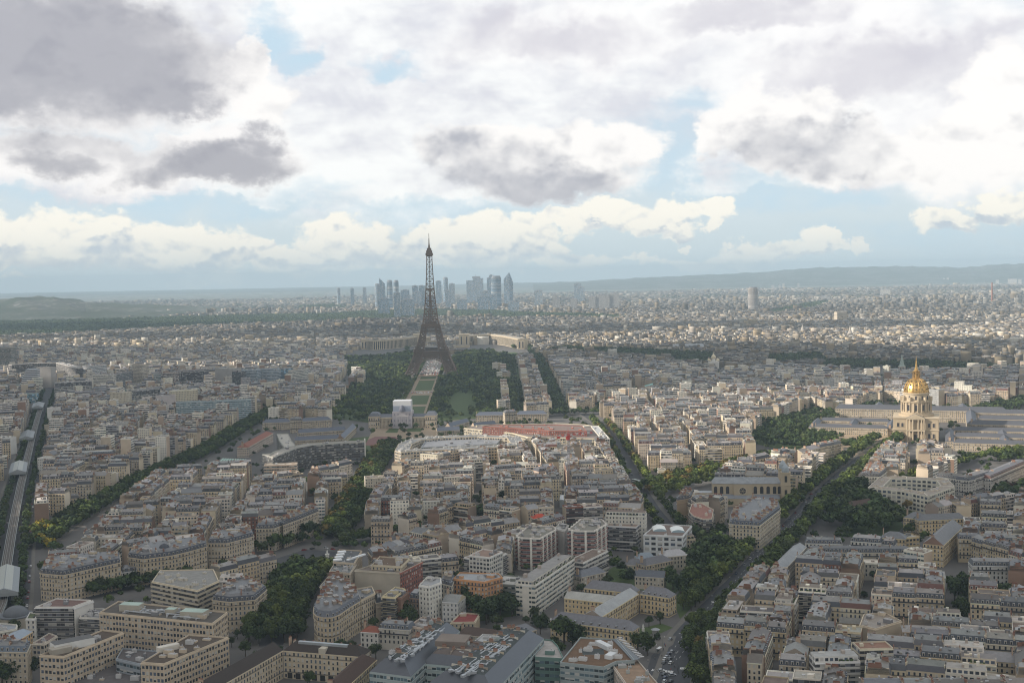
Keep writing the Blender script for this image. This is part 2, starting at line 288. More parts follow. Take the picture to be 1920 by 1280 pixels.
class MB:
    """collects faces and links them as one mesh object"""
    def __init__(s): s.v = []; s.f = []; s.m = []; s.c = []; s.uv = []; s.np = []
    def face(s, pts, m, c, uv=None):
        n = len(s.v); s.v.extend(pts); s.f.append(tuple(range(n, n+len(pts)))); s.m.append(MI[m]); s.c.append(c)
        s.uv.extend(uv if uv else [(0.0, 0.0)]*len(pts))
    def frame(s, x, y, z, a):
        ca, sa = cos(a), sin(a)
        return lambda p: (x + p[0]*ca - p[1]*sa, y + p[0]*sa + p[1]*ca, z + p[2])
    def box(s, T, x0, x1, y0, y1, z0, z1, m, c, top=None, topc=None, bay=2.7, fl=3.1, uo=0.0, faces='FBLRT', blank=None, blankc=None):
        """box in the frame T; sides get UVs in bays and storeys; 'blank' = material of the left and right party walls"""
        def side(a, b, mm, cc):
            L = hypot(b[0]-a[0], b[1]-a[1]); nb = max(1, round(L/bay)); nf = (z1-z0)/fl
            s.face([T((a[0], a[1], z0)), T((b[0], b[1], z0)), T((b[0], b[1], z1)), T((a[0], a[1], z1))], mm, cc,
                   [(uo, -nf), (uo+nb, -nf), (uo+nb, 0.0), (uo, 0.0)])
        bm_ = blank or m; bc = blankc or c
        if 'F' in faces: side((x0, y0), (x1, y0), m, c)
        if 'B' in faces: side((x1, y1), (x0, y1), m, c)
        if 'R' in faces: side((x1, y0), (x1, y1), bm_, bc)
        if 'L' in faces: side((x0, y1), (x0, y0), bm_, bc)
        if 'T' in faces: s.face([T((x0, y0, z1)), T((x1, y0, z1)), T((x1, y1, z1)), T((x0, y1, z1))], top or m, topc or c)
        if 'D' in faces: s.face([T((x0, y0, z0)), T((x0, y1, z0)), T((x1, y1, z0)), T((x1, y0, z0))], top or m, topc or c)
    def bar(s, a, b, r, m, c, n=4, r2=None):
        a = Vector(a); b = Vector(b); d = (b-a).normalized(); up = Vector((0, 0, 1)) if abs(d.z) < 0.95 else Vector((1, 0, 0))
        u = d.cross(up).normalized(); v = d.cross(u); r2 = r if r2 is None else r2
        ra = [tuple(a + (u*cos(2*pi*(k+.5)/n) + v*sin(2*pi*(k+.5)/n))*r) for k in range(n)]; rb = [tuple(b + (u*cos(2*pi*(k+.5)/n) + v*sin(2*pi*(k+.5)/n))*r2) for k in range(n)]
        for k in range(n): s.face([ra[k], rb[k], rb[(k+1) % n], ra[(k+1) % n]][::-1], m, c)
        s.face(rb[::-1], m, c); s.face(ra, m, c)
    def lathe(s, T, prof, m, c, n=24, ph=0.0, uvf=None):
        """prof: list of (r, z[, material, colour])"""
        for i in range(len(prof)-1):
            r0, z0 = prof[i][:2]; r1, z1 = prof[i+1][:2]; mm = prof[i][2] if len(prof[i]) > 2 else m; cc = prof[i][3] if len(prof[i]) > 3 else c
            for k in range(n):
                a0 = ph+2*pi*k/n; a1 = ph+2*pi*(k+1)/n
                q = [T((r0*cos(a0), r0*sin(a0), z0)), T((r0*cos(a1), r0*sin(a1), z0)), T((r1*cos(a1), r1*sin(a1), z1)), T((r1*cos(a0), r1*sin(a0), z1))]
                if r1 < 1e-6: q = q[:3]
                s.face(q, mm, cc, ([(k, uvf*z0), (k+1, uvf*z0), (k+1, uvf*z1), (k, uvf*z1)][:len(q)] if uvf else None))
    def tri_roof(s, T, x0, x1, y0, y1, z, h, m, c, hip=0.0, over=0.3, wallm='render_wall', wallc=None):
        """ridge along x; hip = how far the ridge ends stand in from the gables"""
        ym = (y0+y1)/2; a0, a1, b0, b1 = x0-over, x1+over, y0-over, y1+over
        p = [(a0, b0, z), (a1, b0, z), (a1, b1, z), (a0, b1, z), (x0-over+hip if hip else a0, ym, z+h), (x1+over-hip if hip else a1, ym, z+h)]
        p = [T(q) for q in p]
        s.face([p[0], p[1], p[5], p[4]], m, c); s.face([p[2], p[3], p[4], p[5]], m, c)
        s.face([p[3], p[0], p[4]], m if hip else wallm, c if hip else (wallc or c)); s.face([p[1], p[2], p[5]], m if hip else wallm, c if hip else (wallc or c))
    def mansard(s, T, x0, x1, y0, y1, z, h1, ins, h2, lowm, lowc, upm, upc, ends=False):
        e = ins if ends else 0.0
        a = [(x0, y0, z), (x1, y0, z), (x1, y1, z), (x0, y1, z)]; b = [(x0+e, y0+ins, z+h1), (x1-e, y0+ins, z+h1), (x1-e, y1-ins, z+h1), (x0+e, y1-ins, z+h1)]
        ym = (y0+y1)/2; e2 = e*2.5 if ends else 0.0
        r = [(x0+e2, ym, z+h1+h2), (x1-e2, ym, z+h1+h2)]
        a = [T(q) for q in a]; b = [T(q) for q in b]; r = [T(q) for q in r]
        s.face([a[0], a[1], b[1], b[0]], lowm, lowc); s.face([a[2], a[3], b[3], b[2]], lowm, lowc)
        s.face([a[1], a[2], b[2], b[1]], lowm if ends else 'render_wall', lowc if ends else upc); s.face([a[3], a[0], b[0], b[3]], lowm if ends else 'render_wall', lowc if ends else upc)
        s.face([b[0], b[1], r[1], r[0]], upm, upc); s.face([b[2], b[3], r[0], r[1]], upm, upc)
        s.face([b[1], b[2], r[1]], upm, upc); s.face([b[3], b[0], r[0]], upm, upc)
    def prism(s, poly, z0, z1, m, c, top=None, topc=None, bay=2.7, fl=3.1, uo=0.0):
        n = len(poly)
        for i in range(n):
            a, b = poly[i], poly[(i+1) % n]; L = hypot(b[0]-a[0], b[1]-a[1]); nb = max(1, round(L/bay)); nf = (z1-z0)/fl
            s.face([(*a, z0), (*b, z0), (*b, z1), (*a, z1)], m, c, [(uo, -nf), (uo+nb, -nf), (uo+nb, 0), (uo, 0)])
        s.face([(*p, z1) for p in poly], top or m, topc or c)
    def stamp(s, V, F, m, col, pos, scl, rot):
        """many transformed copies of a template, joined (numpy). V (n,3), F list of equal-length faces (k,q)"""
        s.np.append((np.asarray(V, float), np.asarray(F, int), MI[m], np.asarray(col, float), np.asarray(pos, float), np.asarray(scl, float), np.asarray(rot, float)))
    def build(s, name, parent=None, origin=None, smooth=False):
        nv = len(s.v); V = np.array(s.v, float).reshape(-1, 3)
        if origin is not None and nv: V = V - np.array(origin, float)
        loops = np.fromiter((i for f in s.f for i in f), int) if s.f else np.zeros(0, int)
        tot = np.array([len(f) for f in s.f], int); mi = np.array(s.m, int); col = np.array([(*c[:3], 1.0) for c in s.c], float).reshape(-1, 4); uv = np.array(s.uv, float).reshape(-1, 2)
        for (tv, tf, m, c, p, sc, ro) in s.np:
            k = len(p); ca, sa = np.cos(ro)[:, None], np.sin(ro)[:, None]; t = tv[None]*sc[:, None, :]
            x = t[..., 0]*ca - t[..., 1]*sa + p[:, 0:1]; y = t[..., 0]*sa + t[..., 1]*ca + p[:, 1:2]; z = t[..., 2] + p[:, 2:3]
            W = np.stack([x, y, z], -1).reshape(-1, 3); Lp = (tf[None] + (np.arange(k)*len(tv))[:, None, None] + len(V)).reshape(-1)
            V = np.concatenate([V, W]); loops = np.concatenate([loops, Lp]); tot = np.concatenate([tot, np.full(k*len(tf), tf.shape[1])])
            mi = np.concatenate([mi, np.full(k*len(tf), m)])
            cc = c if c.ndim == 3 else np.repeat(c[:, None, :], len(tf), 1); cc = cc.reshape(-1, 3); col = np.concatenate([col, np.concatenate([cc, np.ones((len(cc), 1))], 1)])
            uv = np.concatenate([uv, np.zeros((len(Lp), 2))])
        me = bpy.data.meshes.new(name); me.vertices.add(len(V)); me.vertices.foreach_set('co', V.astype(np.float32).ravel())
        me.loops.add(len(loops)); me.loops.foreach_set('vertex_index', loops.astype(np.int32))
        me.polygons.add(len(tot)); st = np.concatenate([[0], np.cumsum(tot)[:-1]]) if len(tot) else np.zeros(0)
        me.polygons.foreach_set('loop_start', st.astype(np.int32))
        used = np.unique(mi); remap = np.zeros(len(MATS), np.int32); remap[used] = np.arange(len(used))
        for u in used: me.materials.append(MATS[u])
        me.polygons.foreach_set('material_index', remap[mi])
        if smooth: me.polygons.foreach_set('use_smooth', np.ones(len(tot), bool))
        ul = me.uv_layers.new(name='uv'); ul.data.foreach_set('uv', uv.astype(np.float32).ravel())
        at_ = me.attributes.new('tint', 'FLOAT_COLOR', 'FACE'); at_.data.foreach_set('color', col.astype(np.float32).ravel())
        me.update(calc_edges=True)
        o = bpy.data.objects.new(name, me); C.objects.link(o)
        if parent is not None: o.parent = parent
        elif origin is not None: o.location = origin
        return o
def tag(o, label=None, cat=None, group=None, kind=None):
    for k, v in (('label', label), ('category', cat), ('group', group), ('kind', kind)):
        if v: o[k] = v
    return o
def empty(name, loc, rz=0.0):
    o = bpy.data.objects.new(name, None); C.objects.link(o); o.location = loc; o.rotation_euler = (0, 0, rz); o.empty_display_size = 1.0; return o
def ID(x=0, y=0, z=0, a=0): return MB().frame(x, y, z, a)
def inst(src_mesh, name, parent, loc, rz=0.0, sc=(1, 1, 1)):
    o = bpy.data.objects.new(name, src_mesh); C.objects.link(o); o.parent = parent; o.location = loc; o.rotation_euler = (0, 0, rz); o.scale = sc; return o
# ---- plan geometry
def area(p): return 0.5*sum(p[i][0]*p[(i+1) % len(p)][1]-p[(i+1) % len(p)][0]*p[i][1] for i in range(len(p)))
def ccw(p): return p if area(p) > 0 else p[::-1]
def clip(p, n, d):              # keep n.x <= d
    out = []
    for i in range(len(p)):
        a, b = p[i], p[(i+1) % len(p)]; da = n[0]*a[0]+n[1]*a[1]-d; db = n[0]*b[0]+n[1]*b[1]-d
        if da <= 0: out.append(a)
        if (da < 0 < db) or (db < 0 < da):
            t = da/(da-db); out.append((a[0]+(b[0]-a[0])*t, a[1]+(b[1]-a[1])*t))
    return out
def inside(x, y, p):
    c = False; j = len(p)-1
    for i in range(len(p)):
        if (p[i][1] > y) != (p[j][1] > y) and x < (p[j][0]-p[i][0])*(y-p[i][1])/(p[j][1]-p[i][1])+p[i][0]: c = not c
        j = i
    return c
def seg_dist(x, y, a, b):
    dx, dy = b[0]-a[0], b[1]-a[1]; L = dx*dx+dy*dy; t = 0 if L == 0 else max(0, min(1, ((x-a[0])*dx+(y-a[1])*dy)/L))
    return hypot(x-a[0]-t*dx, y-a[1]-t*dy)
def poly_px(s, z=0.0):
    v = [float(t) for t in s.replace(',', ' ').split()]
    return [at(v[i], v[i+1], z) for i in range(0, len(v), 2)]
# ---- footprints already taken (separating-axis test with a coarse grid)
class Taken:
    def __init__(s): s.g = {}
    def corners(s, x, y, a, w, d):
        ca, sa = cos(a), sin(a); return [(x+ca*i*w/2-sa*j*d/2, y+sa*i*w/2+ca*j*d/2) for i, j in ((-1, -1), (1, -1), (1, 1), (-1, 1))]
    def cells(s, q):
        xs = [p[0] for p in q]; ys = [p[1] for p in q]
        for i in range(int(min(xs)//40), int(max(xs)//40)+1):
            for j in range(int(min(ys)//40), int(max(ys)//40)+1): yield (i, j)
    def hit(s, q, slack=0.6):
        seen = set()
        for c in s.cells(q):
            for k, r in s.g.get(c, ()):
                if k in seen: continue
                seen.add(k)
                if s.sat(q, r, slack): return True
        return False
    def sat(s, a, b, sl):
        for P in (a, b):
            for i in range(len(P)):
                ex, ey = P[(i+1) % len(P)][0]-P[i][0], P[(i+1) % len(P)][1]-P[i][1]; L = hypot(ex, ey)
                if L < 1e-6: continue
                nx, ny = ey/L, -ex/L; A = [nx*p[0]+ny*p[1] for p in a]; B = [nx*p[0]+ny*p[1] for p in b]
                if min(max(A), max(B))-max(min(A), min(B)) < sl: return False
        return True
    def add(s, q):
        k = id(q); s.keep = getattr(s, 'keep', []); s.keep.append(q)
        for c in s.cells(q): s.g.setdefault(c, []).append((k, q))
TK = Taken()
LM = []                          # named landmarks for the labels: (name, x, y)
# ---------------------------------------------------------------- palettes (linear albedo)
STONE = [(0.46, 0.375, 0.255), (0.54, 0.455, 0.33), (0.41, 0.34, 0.24), (0.60, 0.53, 0.42), (0.50, 0.405, 0.27), (0.36, 0.31, 0.24), (0.56, 0.47, 0.33)]
WHITE = [(0.70, 0.67, 0.60), (0.60, 0.56, 0.49), (0.72, 0.68, 0.59)]
PARTY = [(0.48, 0.41, 0.31), (0.55, 0.47, 0.35), (0.40, 0.32, 0.24), (0.58, 0.54, 0.46), (0.24, 0.16, 0.12), (0.32, 0.27, 0.22)]
ZINC = [(0.20, 0.198, 0.197), (0.165, 0.165, 0.168), (0.25, 0.245, 0.235), (0.19, 0.185, 0.175), (0.36, 0.345, 0.32), (0.23, 0.21, 0.185), (0.14, 0.142, 0.148), (0.28, 0.275, 0.27), (0.13, 0.115, 0.10)]
SLATE = [(0.060, 0.066, 0.080), (0.085, 0.088, 0.098), (0.05, 0.054, 0.064), (0.105, 0.105, 0.11)]
FLAT = [(0.17, 0.13, 0.11), (0.24, 0.225, 0.21), (0.13, 0.125, 0.12), (0.34, 0.32, 0.295), (0.20, 0.17, 0.145), (0.42, 0.40, 0.37)]
CLAY = (0.20, 0.095, 0.065); TILE = (0.13, 0.06, 0.05); BRICK = (0.22, 0.10, 0.07)
def jit(c, k=0.06):
    f = 1+R.uniform(-k, k)*2; return tuple(max(0.01, x*f*(1+R.uniform(-k, k)*0.4)) for x in c)
CNAME = {0: 'buff', 1: 'cream', 2: 'dull beige', 3: 'pale cream', 4: 'yellowish', 5: 'grey-beige', 6: 'warm cream'}
# ---- small shared meshes for the near houses
def shared(name, fn):
    mb = MB(); fn(mb); o = mb.build(name); me = o.data; bpy.data.objects.remove(o); return me
def _win(white, tall=2.0):
    def fn(mb):
        T = ID(); mb.box(T, -0.62, 0.62, -0.07, 0.0, 0.0, tall, 'paint', (0.55, 0.52, 0.46), faces='FLRT')
        mb.box(T, -0.5, 0.5, -0.10, -0.07, 0.08, tall-0.1, 'paint' if white else 'dark_glass', (0.5, 0.49, 0.46) if white else (0.035, 0.04, 0.05), faces='FLRT')
        if white == 2: mb.box(T, -0.5, 0.5, -0.12, -0.10, 0.08, tall*0.45, 'dark_glass', (0.035, 0.04, 0.05), faces='FLRT')
    return fn
ME_WIN = [shared('window', _win(0)), shared('window_blind', _win(2)), shared('window_shut', _win(1))]
def _dorm(w=1.25, h=1.75):
    def fn(mb):
        T = ID(); mb.box(T, -w/2, w/2, -0.1, 1.7, 0, h, 'paint', (0.50, 0.46, 0.40), faces='F')
        mb.box(T, -w/2, w/2, -0.1, 1.7, 0, h, 'slate', (0.12, 0.13, 0.15), faces='LR')
        mb.box(T, -w/2+0.22, w/2-0.22, -0.14, -0.1, 0.12, h-0.28, 'dark_glass', (0.03, 0.035, 0.045), faces='FLRT')
        mb.face([T((-w/2-.1, -0.2, h)), T((w/2+.1, -0.2, h)), T((w/2+.1, 1.9, h+0.25)), T((-w/2-.1, 1.9, h+0.25))], 'zinc_roof', (0.25, 0.27, 0.30))
    return fn
ME_DORM = shared('dormer', _dorm())
def emit_chim(mb, T, x, y, z, L, hh=1.5, ax='y', col=(0.40, 0.30, 0.22)):
    dx, dy = (0.32, L/2) if ax == 'y' else (L/2, 0.32)
    mb.box(T, x-dx, x+dx, y-dy, y+dy, z, z+hh, 'render_wall', col, faces='FBLRT')
    mb.box(T, x-dx*0.55 if ax == 'y' else x-dx+.15, x+dx*0.55 if ax == 'y' else x+dx-.15, y-dy+.15 if ax == 'y' else y-dy*.55, y+dy-.15 if ax == 'y' else y+dy*.55, z+hh, z+hh+0.55, 'clay', CLAY, faces='FBLRT')
ME_CH = [shared('chimney', (lambda L, c: (lambda mb: emit_chim(mb, ID(), 0, 0, 0, L, 1.5, 'y', c)))(L, c)) for L, c in ((2.2, (0.40, 0.31, 0.23)), (3.4, (0.22, 0.125, 0.09)), (2.8, (0.46, 0.40, 0.32)))]
ZMOD = [1.0]
def rand_spec(x, y, a, w, d, h=None, style=None, near=True):
    r = R.random()/ZMOD[0]; k = R.randrange(len(STONE)); S = dict(x=x, y=y, a=a, w=w, d=d, seed=R.random(), near=near)
    S['style'] = style or ('mansard' if r < 0.72 else 'flat' if r < 0.88 else 'gable' if r < .94 else 'terrace')
    S['wk'] = k; S['wall'] = jit(STONE[k]); S['wn'] = CNAME[k]
    if S['style'] in ('flat', 'terrace') and R.random() < 0.65: S['wall'] = jit(R.choice(WHITE)); S['wn'] = 'white'
    if R.random() < 0.03: S['wall'] = jit(BRICK); S['wn'] = 'red brick'
    S['party'] = jit(R.choice(PARTY)); S['zinc'] = jit(R.choice(ZINC), 0.1); S['slate'] = jit(R.choice(SLATE), 0.1)
    if R.random() < 0.06: S['slate'] = jit(TILE); S['tile'] = True
    S['flat'] = jit(R.choice(FLAT), 0.08); S['h'] = h if h else R.choice([17, 18.5, 20, 20, 21.5, 21.5, 23]) + R.uniform(-0.7, 0.7)
    S['fac'] = 'stone_facade' if S['style'] in ('mansard', 'gable') else R.choice(['modern_facade', 'balcony_facade', 'balcony_facade', 'plain_facade', 'office_facade'])
    return S
def emit_house(S, get, T, lod=0, flags=''):
    """get(part name) gives the MB that part goes into; T the frame; lod 0 fine .. 2 coarse. Returns dormer/chimney/window places when lod == 'obj'"""
    w, d, h = S['w'], S['d'], S['h']; x0, x1, y0, y1 = -w/2, w/2, -d/2, d/2; st = S['style']; rr = random.Random(S['seed'])
    uo = int(rr.random()*500)*1.0; fl = 3.1; free = S.get('free', False); places = []
    W = get('wall'); F = S['fac']; fn = F
    if lod == 'obj' and S.get('winobj'): fn = 'render_wall'
    W.box(T, x0, x1, y0, y1, 0, h, fn, S['wall'], faces='F', uo=uo)
    W.box(T, x0, x1, y0, y1, 0, h, F, S['wall'], faces='B', uo=uo+50)
    W.box(T, x0, x1, y0, y1, 0, h, F if free else 'render_wall', S['wall'] if free else S['party'], faces='LR', uo=uo+90)
    if lod == 'obj':
        cw = (0.52, 0.47, 0.38) if st in ('mansard', 'gable') else S['wall']
        cw = tuple(min(0.6, c*1.15) for c in S['wall'])
        W.box(T, x0, x1, y0-0.4, y0-0.002, h-0.45, h+0.1, 'render_wall', cw, faces='FLRTD')
        if st == 'mansard':
            for z in (h-fl-0.1, h-fl*4-0.1):
                Bc = get('balcony%d' % z)
                if z > 3: Bc.box(T, x0+0.1, x1-0.1, y0-0.85, y0-0.002, z-0.2, z, 'render_wall', cw, faces='FLRTD'); Bc.box(T, x0+0.1, x1-0.1, y0-0.85, y0-0.75, z, z+0.85, 'paint', (0.04, 0.04, 0.045), faces='FBLRT')
        if F == 'balcony_facade':
            for j in range(1, int(h/fl)+1):
                z = h-fl*j; Bc = get('balcony%d' % z)
                if z > 2: Bc.box(T, x0+.2, x1-.2, y0-1.0, y0-.002, z-.1, z+.12, 'render_wall', S['wall'], faces='FLRTD'); Bc.box(T, x0+.2, x1-.2, y0-1.0, y0-.92, z+.12, z+.95, 'paint', S.get('rail', rr.choice([(0.5, 0.49, 0.46), (0.06, 0.06, 0.065)])), faces='FBLRT')
        elif F in ('modern_facade', 'office_facade', 'plain_facade'):
            for j in range(1, int(h/fl)+1):
                z = h-fl*j+fl*.12; W.box(T, x0, x1, y0-.22, y0-.002, z-.1, z+.08, 'render_wall', cw, faces='FLRTD')
        if S.get('winobj'):
            nb = max(2, round(w/2.7)); nf = int((h-1)/fl)
            for i in range(nb):
                for j in range(min(nf, 7)):
                    z = h-fl*(j+1)+0.45
                    if z < 0.3: continue
                    places.append(('window', x0+(i+0.5)*w/nb, y0-0.01, z, rr.choice([0, 0, 0, 1, 2, 0])))
    Rf = get('roof')
    if st == 'mansard':
        h1 = 3.0 if S.get('h1') is None else S['h1']; ins = 1.1; h2 = rr.uniform(0.9, 2.0)
        Rf.mansard(T, x0, x1, y0, y1, h+0.001, h1, ins, h2, 'slate', S['slate'], 'zinc_roof', S['zinc'], ends=free)
        if lod != 2:
            for sx in (x0, x1-0.45):
                if free: continue
                zt = h+h1+rr.uniform(0.3, 1.0); Rf.box(T, sx, sx+0.45, y0+0.9, y1-0.9, h, zt, 'render_wall', S['party'], faces='FBLRT')
            n = max(1, int(w/2.7)); 
            for k in range(n):
                px = x0+(k+0.5)*w/n
                if lod == 'obj': places.append(('dormer', px, y0+0.35, h+0.55, 0))
                else:
                    Rf.box(T, px-0.6, px+0.6, y0+0.25, y0+1.5, h+0.5, h+2.3, 'zinc_roof', S['zinc'], faces='LRT')
                    Rf.box(T, px-0.6, px+0.6, y0+0.25, y0+1.5, h+0.5, h+2.3, 'paint', (0.34, 0.33, 0.31) if k % 3 else (0.06, 0.065, 0.075), faces='F')
                    if lod == 0 and k % 2: Rf.box(T, px-0.6, px+0.6, y1-1.5, y1-0.25, h+0.5, h+2.2, 'zinc_roof', S['zinc'], faces='BLRT')
        nc = 1 if lod == 2 else rr.choice([2, 3, 3, 4])
        for k in range(nc):
            cx = (x0+0.3) if k % 2 else (x1-0.3)
            if free: cx *= 0.6
            cy = rr.uniform(y0+2.6, y1-2.6); L = rr.uniform(1.8, 3.6)
            if lod == 'obj': places.append(('chimney', cx, cy, h+h1+0.2, rr.randrange(3)))
            else: emit_chim(Rf, T, cx, cy, h+h1-0.2, L, rr.uniform(1.6, 2.4), 'y', rr.choice([(0.34, 0.27, 0.2), (0.24, 0.14, 0.10), (0.42, 0.38, 0.32)]))
        if lod != 2:
            for k in range(rr.randrange(4, 10)):         # roof lights and hatches
                qx = rr.uniform(x0+1.5, x1-2); qy = rr.uniform(y0+2, y1-2.6); Rf.box(T, qx, qx+rr.uniform(.7, 1.6), qy, qy+rr.uniform(.7, 1.3), h+h1+0.1, h+h1+h2*0.6+rr.uniform(0.3, 1.0), 'zinc_roof', rr.choice([(0.5, 0.51, 0.53), (0.06, 0.065, 0.07), (0.3, 0.2, 0.15), S['zinc'], (0.4, 0.38, 0.33)]), faces='FBLRT')
    elif st in ('flat', 'terrace'):
        Rf.box(T, x0, x1, y0, y1, h, h+0.002, 'flat_roof', S['flat'], faces='T')
        for q in ((x0, x1, y0, y0+0.3), (x0, x1, y1-0.3, y1), (x0, x0+0.3, y0+.3, y1-.3), (x1-0.3, x1, y0+.3, y1-.3)):
            Rf.box(T, *q, h, h+0.75, 'render_wall', S['wall'], faces='FBLRT')
        if st == 'terrace' and lod != 2:
            i = 2.2; Rf.box(T, x0+0.4, x1-0.4, y0+i, y1-i*0.6, h+0.002, h+2.9, 'modern_facade', S['wall'], top='flat_roof', topc=S['flat'], uo=uo)
            for k in range(int(w/2)):
                if rr.random() < .6: q = x0+0.8+k*2; Rf.box(T, q, q+rr.uniform(.6, 1.6), y0+0.4, y0+1.1, h+.3, h+rr.uniform(1.0, 1.7), 'leaves', (0.05, 0.075, 0.025), faces='FBLRT')
            h += 2.9
        if lod != 2 or rr.random() < .5:
            for k in range(rr.randrange(2, 6)):
                qx = rr.uniform(x0+1, max(x0+1.1, x1-4)); qy = rr.uniform(y0+2.5, max(y0+2.6, y1-4)); bw = rr.uniform(1, 3.6); bh = rr.uniform(0.6, 2.6)
                Rf.box(T, qx, qx+bw, qy, qy+rr.uniform(1, 3), h, h+bh, 'render_wall', rr.choice([S['wall'], (0.5, 0.5, 0.5), (0.2, 0.2, 0.2), (0.35, 0.3, 0.26)]), faces='FBLRT')
    elif st in ('gable', 'hip'):
        Rf.tri_roof(T, x0, x1, y0, y1, h, S.get('rh', d*0.28), S.get('rmat', 'slate' if rr.random() < .4 else 'zinc_roof'), S.get('rcol', S['zinc']), hip=(d*0.45 if st == 'hip' else 0.0), wallc=S['party'])
        if lod != 2: emit_chim(Rf, T, x0+1.0, 0.5, h+1.0, 2.6, d*0.28+1.2)
    return places
def house_thing(S, name='apartment_building', label=None, cat='apartment building', group=None):
    root = empty(name, (S['x'], S['y'], S.get('z', 0.0)), S['a']); P = {}
    def get(k):
        if k not in P: P[k] = MB()
        return P[k]
    T = ID(); pl = emit_house(S, get, T, 'obj'); objs = {}
    for k in P:
        if P[k].v: objs[k] = P[k].build(k.rstrip('0123456789-'), root)
    for q in pl:
        if q[0] == 'window': inst(ME_WIN[q[4]], 'window', root, q[1:4])
        elif q[0] == 'dormer': inst(ME_DORM, 'dormer', objs['roof'], q[1:4])
        else: inst(ME_CH[q[4]], 'chimney', objs['roof'], q[1:4], 0, (1, 1, R.uniform(1.0, 1.5)))
    tag(root, label, cat, group); return root
AUTO = []                       # (root, look words, x, y, kind) labelled at the end
MASS = MB()
COUNTS = {}
def add_foot(x, y, a, w, d): TK.add(TK.corners(x, y, a, w, d))
# ---- hero buildings given by their eaves line: A left end, B right end (pixels of the eaves at height h), depth d away from the camera
def bar(Ax, Ay, Bx, By, h, d, style='mansard', wall=(0.46, 0.40, 0.31), fac=None, name='apartment_building', label=None, cat='apartment building', group=None, **k):
    A = at(Ax, Ay, h); B = at(Bx, By, h); w = hypot(B[0]-A[0], B[1]-A[1]); a = atan2(B[1]-A[1], B[0]-A[0])
    cx = (A[0]+B[0])/2 - sin(a)*d/2; cy = (A[1]+B[1])/2 + cos(a)*d/2
    S = rand_spec(cx, cy, a, w, d, h, style); S['wall'] = wall; S['fac'] = fac or ('stone_facade' if style in ('mansard', 'gable', 'hip') else 'modern_facade'); S['free'] = True; S.update(k)
    S['cx'] = cx; add_foot(cx, cy, a, w, d); return S
def hero(S, name, label, cat, winobj=True, group=None):
    S['winobj'] = winobj and S['w']*S['h'] < 900 and S['fac'] in ('stone_facade', 'plain_facade', 'modern_facade'); o = house_thing(S, name, label, cat, group); return o
def complex_thing(name, label, cat, specs, group=None):
    """one thing made of several wings: an Empty with each wing's wall and roof under it"""
    ox, oy = specs[0]['x'], specs[0]['y']; root = empty(name, (ox, oy, 0)); tag(root, label, cat, group)
    for S in specs:
        P = {}
        def get(k):
            if k not in P: P[k] = MB()
            return P[k]
        T = ID(S['x']-ox, S['y']-oy, 0, S['a']); pl = emit_house(S, get, T, 'obj'); ob = {}
        for k in P:
            if P[k].v: ob[k] = P[k].build(k.rstrip('0123456789-'), root)
        for q in pl:
            me = ME_WIN[q[4]] if q[0] == 'window' else ME_DORM if q[0] == 'dormer' else ME_CH[q[4]]
            inst(me, q[0], ob['roof'] if q[0] != 'window' else root, T(q[1:4]), S['a'])
    return root
def offset_poly(p, d):          # inward for ccw
    n = len(p); out = []
    for i in range(n):
        a, b, c = p[i-1], p[i], p[(i+1) % n]
        e1 = (b[0]-a[0], b[1]-a[1]); e2 = (c[0]-b[0], c[1]-b[1]); l1 = hypot(*e1) or 1; l2 = hypot(*e2) or 1
        n1 = (-e1[1]/l1, e1[0]/l1); n2 = (-e2[1]/l2, e2[0]/l2); bx, by = n1[0]+n2[0], n1[1]+n2[1]; k = (bx*n1[0]+by*n1[1]) or 1
        k = max(k, 0.35); out.append((b[0]+bx*d/k, b[1]+by*d/k))
    return out
def along(p, step, inset=0.0, z=0.0, closed=True):
    out = []
    for i in range(len(p) if closed else len(p)-1):
        a, b = p[i], p[(i+1) % len(p)]; L = hypot(b[0]-a[0], b[1]-a[1]); n = int(L/step)
        for k in range(n):
            t = (k+0.5)/n; an = atan2(b[1]-a[1], b[0]-a[0]); out.append((a[0]+(b[0]-a[0])*t-sin(an)*inset, a[1]+(b[1]-a[1])*t+cos(an)*inset, z, an))
    return out
